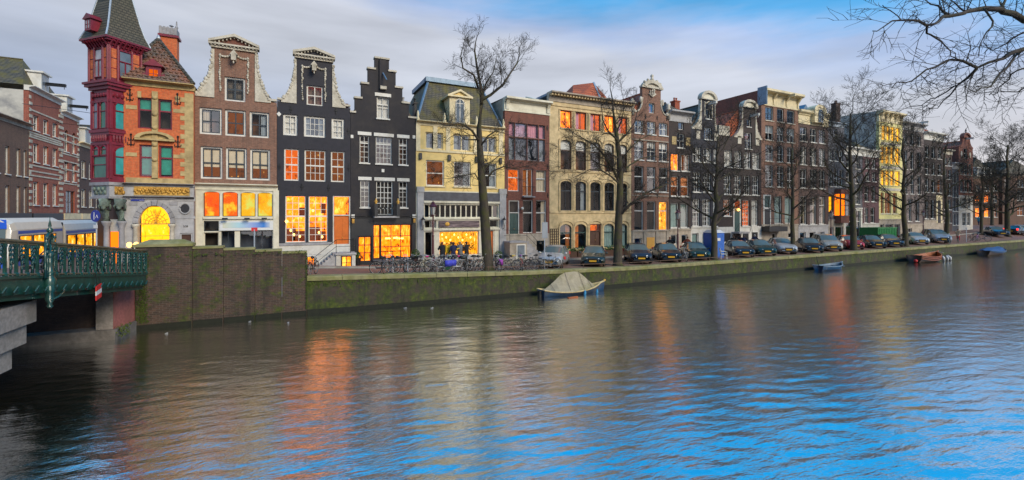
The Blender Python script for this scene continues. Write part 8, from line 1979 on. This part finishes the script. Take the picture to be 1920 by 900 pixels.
for i, (x, c, ex) in enumerate(spec):
    v = VE + .75 + .35 * rb.random(); u = U(x, v); rot = rb.choice([0, math.pi]) + rb.gauss(0, .25) + (R(60) if i % 4 == 1 else 0)
    lab = 'bicycle with %s frame and %s on the quay' % (c, ' and '.join(matn[b] + ' ' + names[a] for a, b in ex)) if ex else 'plain %s bicycle on the quay %s' % (c, 'before the black restaurant front' if x < 790 else 'between the lamp post and the leaning tree' if x < 910 else 'between the leaning tree and the silver car')
    bicycle(lab, u, v, rot, c, ex, lean=rb.uniform(-.1, .1))
for x, v, c, rot, lab in ((586, VE + 1.0, 'black', 1.2, 'black bicycle at the foot of the white stoop'), (1032, VE + .55, 'grey', .1, 'grey bicycle with a wheel hanging over the quay before the silver car'), (1284, VE + 1.4, 'silver', 1.0, 'silver bicycle leaning between two parked cars by the lamp post'), (1693, VE + 2.0, 'grey', .5, 'grey bicycle against the tree before the yellow-lit house'), (1780, VE + 1.2, 'black', .3, 'black bicycle at the tree above the orange launch'), (1822, VE + 2.0, 'black', .8, 'black bicycle in the cluster left of the navy car'), (1832, VE + 2.2, 'purple', .2, 'purplish bicycle in the cluster left of the navy car'), (1842, VE + 1.9, 'grey', 1.8, 'grey bicycle in the cluster left of the navy car')):
    bicycle(lab, U(x, v), v, rot, c, group=None)
for i, v in enumerate((18.9, 19.6, 21.6, 22.1)):
    u = bl(v) - .45; bicycle(('black bicycle leaning inside the green bridge railing', 'black bicycle leaning inside the green bridge railing', 'red bicycle leaning inside the green bridge railing', 'grey bicycle leaning inside the green bridge railing')[i], u, v, R(80), ('black', 'black', 'red', 'grey')[i], z=bz(v), group='bicycles on the bridge')
# bike stands
for i, x in enumerate((735, 762)):
    v = VE + 1.3; u = U(x, v); z0 = zs(u, v); r = thing('bike_stand', 'steel hoop bicycle stand before the restaurant window', 'bike stand', (u, v, z0), 'bicycle stands'); MB().path([(u - .02, v - .35, z0), (u, v - .35, z0 + .8), (u, v - .25, z0 + .9), (u, v + .25, z0 + .9), (u, v + .35, z0 + .8), (u, v + .35, z0)], .03, 6).build('hoop', 'zinc', r)

# ================================================================ people
for n_, c_ in dict(black=(.014, .014, .017), navy=(.015, .022, .07), grey=(.16, .17, .18), yellow=(.72, .45, .02), rust=(.3, .08, .04), jeans=(.03, .045, .10), teal=(.05, .22, .26), tan=(.42, .33, .24), red=(.45, .03, .05)).items(): plain('cloth_' + n_, c_, .85, .2, 9)
plain('skin', (.50, .30, .21), .55, .08, 5); plain('hair_brown', (.06, .03, .016), .6, .2, 20); plain('hair_blond', (.4, .27, .12), .6, .2, 20); plain('hair_grey', (.35, .34, .33), .6, .2, 20); plain('hair_auburn', (.28, .08, .03), .6, .2, 20); plain('shoe', (.02, .018, .016), .5, .2)
def body_mesh(name, joints, edges, rad, sub=2):
    me = bpy.data.meshes.new(name); me.from_pydata(joints, edges, []); o = bpy.data.objects.new(name, me); COL.objects.link(o)
    sk = o.modifiers.new('skin', 'SKIN'); sk.use_smooth_shade = True
    for i, r in enumerate(rad): me.skin_vertices[0].data[i].radius = r if hasattr(r, '__len__') else (r, r)
    me.skin_vertices[0].data[0].use_root = True
    sb_ = o.modifiers.new('sub', 'SUBSURF'); sb_.levels = sub; sb_.render_levels = sub
    dg = bpy.context.evaluated_depsgraph_get(); out = bpy.data.meshes.new_from_object(o.evaluated_get(dg)); bpy.data.objects.remove(o); return out
def pose(stride=.12, arm=.05, fore=.1, bend=0., sit=False):
    """joints for a 1.75 m adult facing +x"""
    J = {}
    J['pel'] = (0, 0, .95); J['sp'] = (.01 + bend * .2, 0, 1.15); J['ch'] = (.0 + bend * .5, 0, 1.36); J['nk'] = (.01 + bend * .7, 0, 1.49); J['hd'] = (.03 + bend * .8, 0, 1.60); J['tp'] = (.03 + bend * .82, 0, 1.70)
    for s_, sg in (('l', 1), ('r', -1)):
        f = stride * sg
        J[s_ + 'hip'] = (0, .10 * sg, .90)
        if sit: J[s_ + 'kn'] = (.36, .11 * sg, .82 - .14 * sg); J[s_ + 'an'] = (.30, .11 * sg, .38 - .14 * sg); J[s_ + 'to'] = (.44, .11 * sg, .35 - .14 * sg)
        else: J[s_ + 'kn'] = (f * .6 + .03, .10 * sg, .49); J[s_ + 'an'] = (f * 1.2 - .02, .10 * sg, .08 + (.05 if f < 0 else 0)); J[s_ + 'to'] = (f * 1.2 + .15, .11 * sg, .04)
        J[s_ + 'sh'] = (bend * .55, .19 * sg, 1.42); a = -f * 1.2 + arm
        J[s_ + 'el'] = (bend * .5 + a, .25 * sg, 1.14); J[s_ + 'wr'] = (bend * .5 + a + fore + .08, .24 * sg, .90 + fore * 1.3); J[s_ + 'ha'] = (bend * .5 + a + fore * 1.35 + .1, .23 * sg, .82 + fore * 1.6)
    return J
RAD = dict(pel=(.15, .13), sp=(.135, .11), ch=(.16, .115), nk=.055, hd=(.08, .095), tp=.06, hip=.095, kn=.062, an=.045, to=.04, sh=.075, el=.05, wr=.036, ha=.042)
ED = [('pel', 'sp'), ('sp', 'ch'), ('ch', 'nk'), ('nk', 'hd'), ('hd', 'tp')] + [(s_ + a if a not in ('pel', 'ch') else a, s_ + b) for s_ in 'lr' for a, b in (('pel', 'hip'), ('hip', 'kn'), ('kn', 'an'), ('an', 'to'), ('ch', 'sh'), ('sh', 'el'), ('el', 'wr'), ('wr', 'ha'))]
BODY = {}
def person(label, u, v, rot, coat='black', legs='jeans', hair='brown', p='stand', bag=None, z=None, group=None, h=1.0):
    if p not in BODY:
        J = pose(**dict(stand=dict(stride=.03), walk=dict(stride=.24, fore=.12), bend=dict(stride=.05, bend=.35, arm=.25, fore=.25), ride=dict(sit=True, bend=.25, arm=.25, fore=.32, stride=0))[p]); ks = list(J); ix = {k: i for i, k in enumerate(ks)}
        me = body_mesh('person_' + p, [J[k] for k in ks], [(ix[a], ix[b]) for a, b in ED], [RAD.get(k, RAD.get(k[1:])) for k in ks]); BODY[p] = (me, J)
    src, J = BODY[p]; me = src.copy(); me.materials.clear()
    for q in ('cloth_' + coat, 'cloth_' + legs, 'skin', 'hair_' + hair, 'shoe'): me.materials.append(M[q])
    hx, hz = J['hd'][0], J['hd'][2]
    mi = []
    for f in me.polygons:
        c = f.center
        if c.z > 1.5: mi.append(3 if (c.z > hz + .03 or c.x < hx - .02) else 2)
        elif c.z > .86 or abs(c.y) > .19: mi.append(2 if (c - Vector(J['lha'])).length < .085 or (c - Vector(J['rha'])).length < .085 else 0)
        elif c.z < .09 and p != 'ride': mi.append(4)
        else: mi.append(1 if c.z < .82 else 0)
    me.polygons.foreach_set('material_index', mi)
    r = thing('person', label, 'person', (u, v, zs(u, v) if z is None else z), group)
    o = bpy.data.objects.new('body', me); COL.objects.link(o); o.parent = r
    # face: nose, eyes, ears, and a fuller head of hair
    m = MB(); m.ball((hx + .10, 0, hz - .005), (.022, .014, .022), 5)
    for sg in (-1, 1): m.ball((hx - .0, sg * .088, hz - .01), (.02, .012, .03), 5)
    off = world_loc(r); m.v = [(a + off.x, b + off.y, c + off.z) for a, b, c in m.v]; m.build('face', 'skin', r, True)
    m = MB(); m.ball((hx - .025, 0, hz + .045), (.10, .092, .095), 9); m.v = [(a + off.x, b + off.y, c + off.z) for a, b, c in m.v]; m.build('hair', 'hair_' + hair, r, True)
    if p != 'ride':
        m = MB(); m.lathe([(.19, .70), (.185, .9), (.165, 1.08), (.19, 1.3), (.15, 1.44)], (0, 0, 0), 12); m.v = [(a * .78 + off.x + (J['ch'][0]) * max(0, (c - .8) / .6), b * 1.08 + off.y, c + off.z) for a, b, c in m.v]; m.build('coat', 'cloth_' + coat, r, True)
    if bag:
        m = MB(); m.obox((-.24, 0, 1.22), (.26, .42, .5) if bag == 'cloth_yellow' else (.16, .3, .38)); m.v = [(a + off.x, b + off.y, c + off.z) for a, b, c in m.v]; m.build('backpack', bag, r)
    r.rotation_euler = (0, 0, rot); r.scale = (h, h, h); return r
def at_street(x, v): return U(x, v), v
def pp(x, v): return dict(u=U(x, v), v=v)
person('person in dark coat with auburn hair before the flower shop window', **pp(830, VF - 2.2), rot=R(80), coat='black', hair='auburn', p='bend')
person('person in bright yellow jacket before the flower shop window', **pp(840, VF - 1.9), rot=R(20), coat='yellow', legs='navy', hair='brown', p='bend', bag='cloth_yellow')
person('tall person in dark navy clothes facing the flower shop', **pp(850, VF - 2.4), rot=R(95), coat='navy', legs='navy', hair='brown')
person('person in grey coat browsing at the flower shop', **pp(863, VF - 1.6), rot=R(60), coat='grey', hair='blond')
person('person in black coat standing at the flower shop edge', **pp(875, VF - 1.8), rot=R(120), coat='black', hair='brown')
person('person in black walking past behind the black saloon', **pp(1256, VF - 2.6), rot=R(180), coat='black', hair='auburn', p='walk')
person('person in rust-brown jacket walking behind the bottle-green car', **pp(1289, VF - 2.6), rot=R(180), coat='rust', hair='brown', p='walk')
person('person in black coat walking near the lamp-lit door', **pp(1375, VF - 2.6), rot=R(0), coat='black', hair='brown', p='walk')
person('person in dark jacket walking with a companion', **pp(1388, VF - 2.4), rot=R(0), coat='black', hair='brown', p='walk')
person('person in navy coat walking with a companion', **pp(1395, VF - 2.9), rot=R(0), coat='navy', hair='brown', p='walk')
person('grey-haired person in blue coat walking past the plinth', **pp(1415, VF - 2.2), rot=R(0), coat='navy', hair='grey', p='walk')
person('person in teal jacket far off by the orange-lit house', **pp(1835, VF + 6), rot=R(180), coat='teal', hair='brown', p='walk')
v = VE + 2.2; u = U(1796, v); z = zs(u, v); bicycle('dark bicycle ridden along the far quay', u, v, R(205), 'black', z=z, lean=0, group=None)
person('cyclist in tan top and red trousers riding along the quay', u=u + .05, v=v + .03, rot=R(205), coat='tan', legs='red', hair='brown', p='ride', z=z + .05)
# ---- loose lamp glow by the bridge end
v = 27.2; u = U(249, v); z0 = zs(u, v); z1 = Zf(249, 459, v); r = thing('bollard_lamp', 'pair of glowing orange lamps at the bridge end', 'lamp', (u, v, z0)); MB().tube((u, v, z0), (u, v, z1), .05, n=7).build('post', 'iron', r)
for du in (-.13, .13): MB().ball((u + du, v, z1), (.11, .11, .13), 8).build('lamp_globe', 'bulb', r, True)
MB().tube((u - .13, v, z1 - .1), (u + .13, v, z1 - .1), .025, n=5).build('crossbar', 'iron', r)
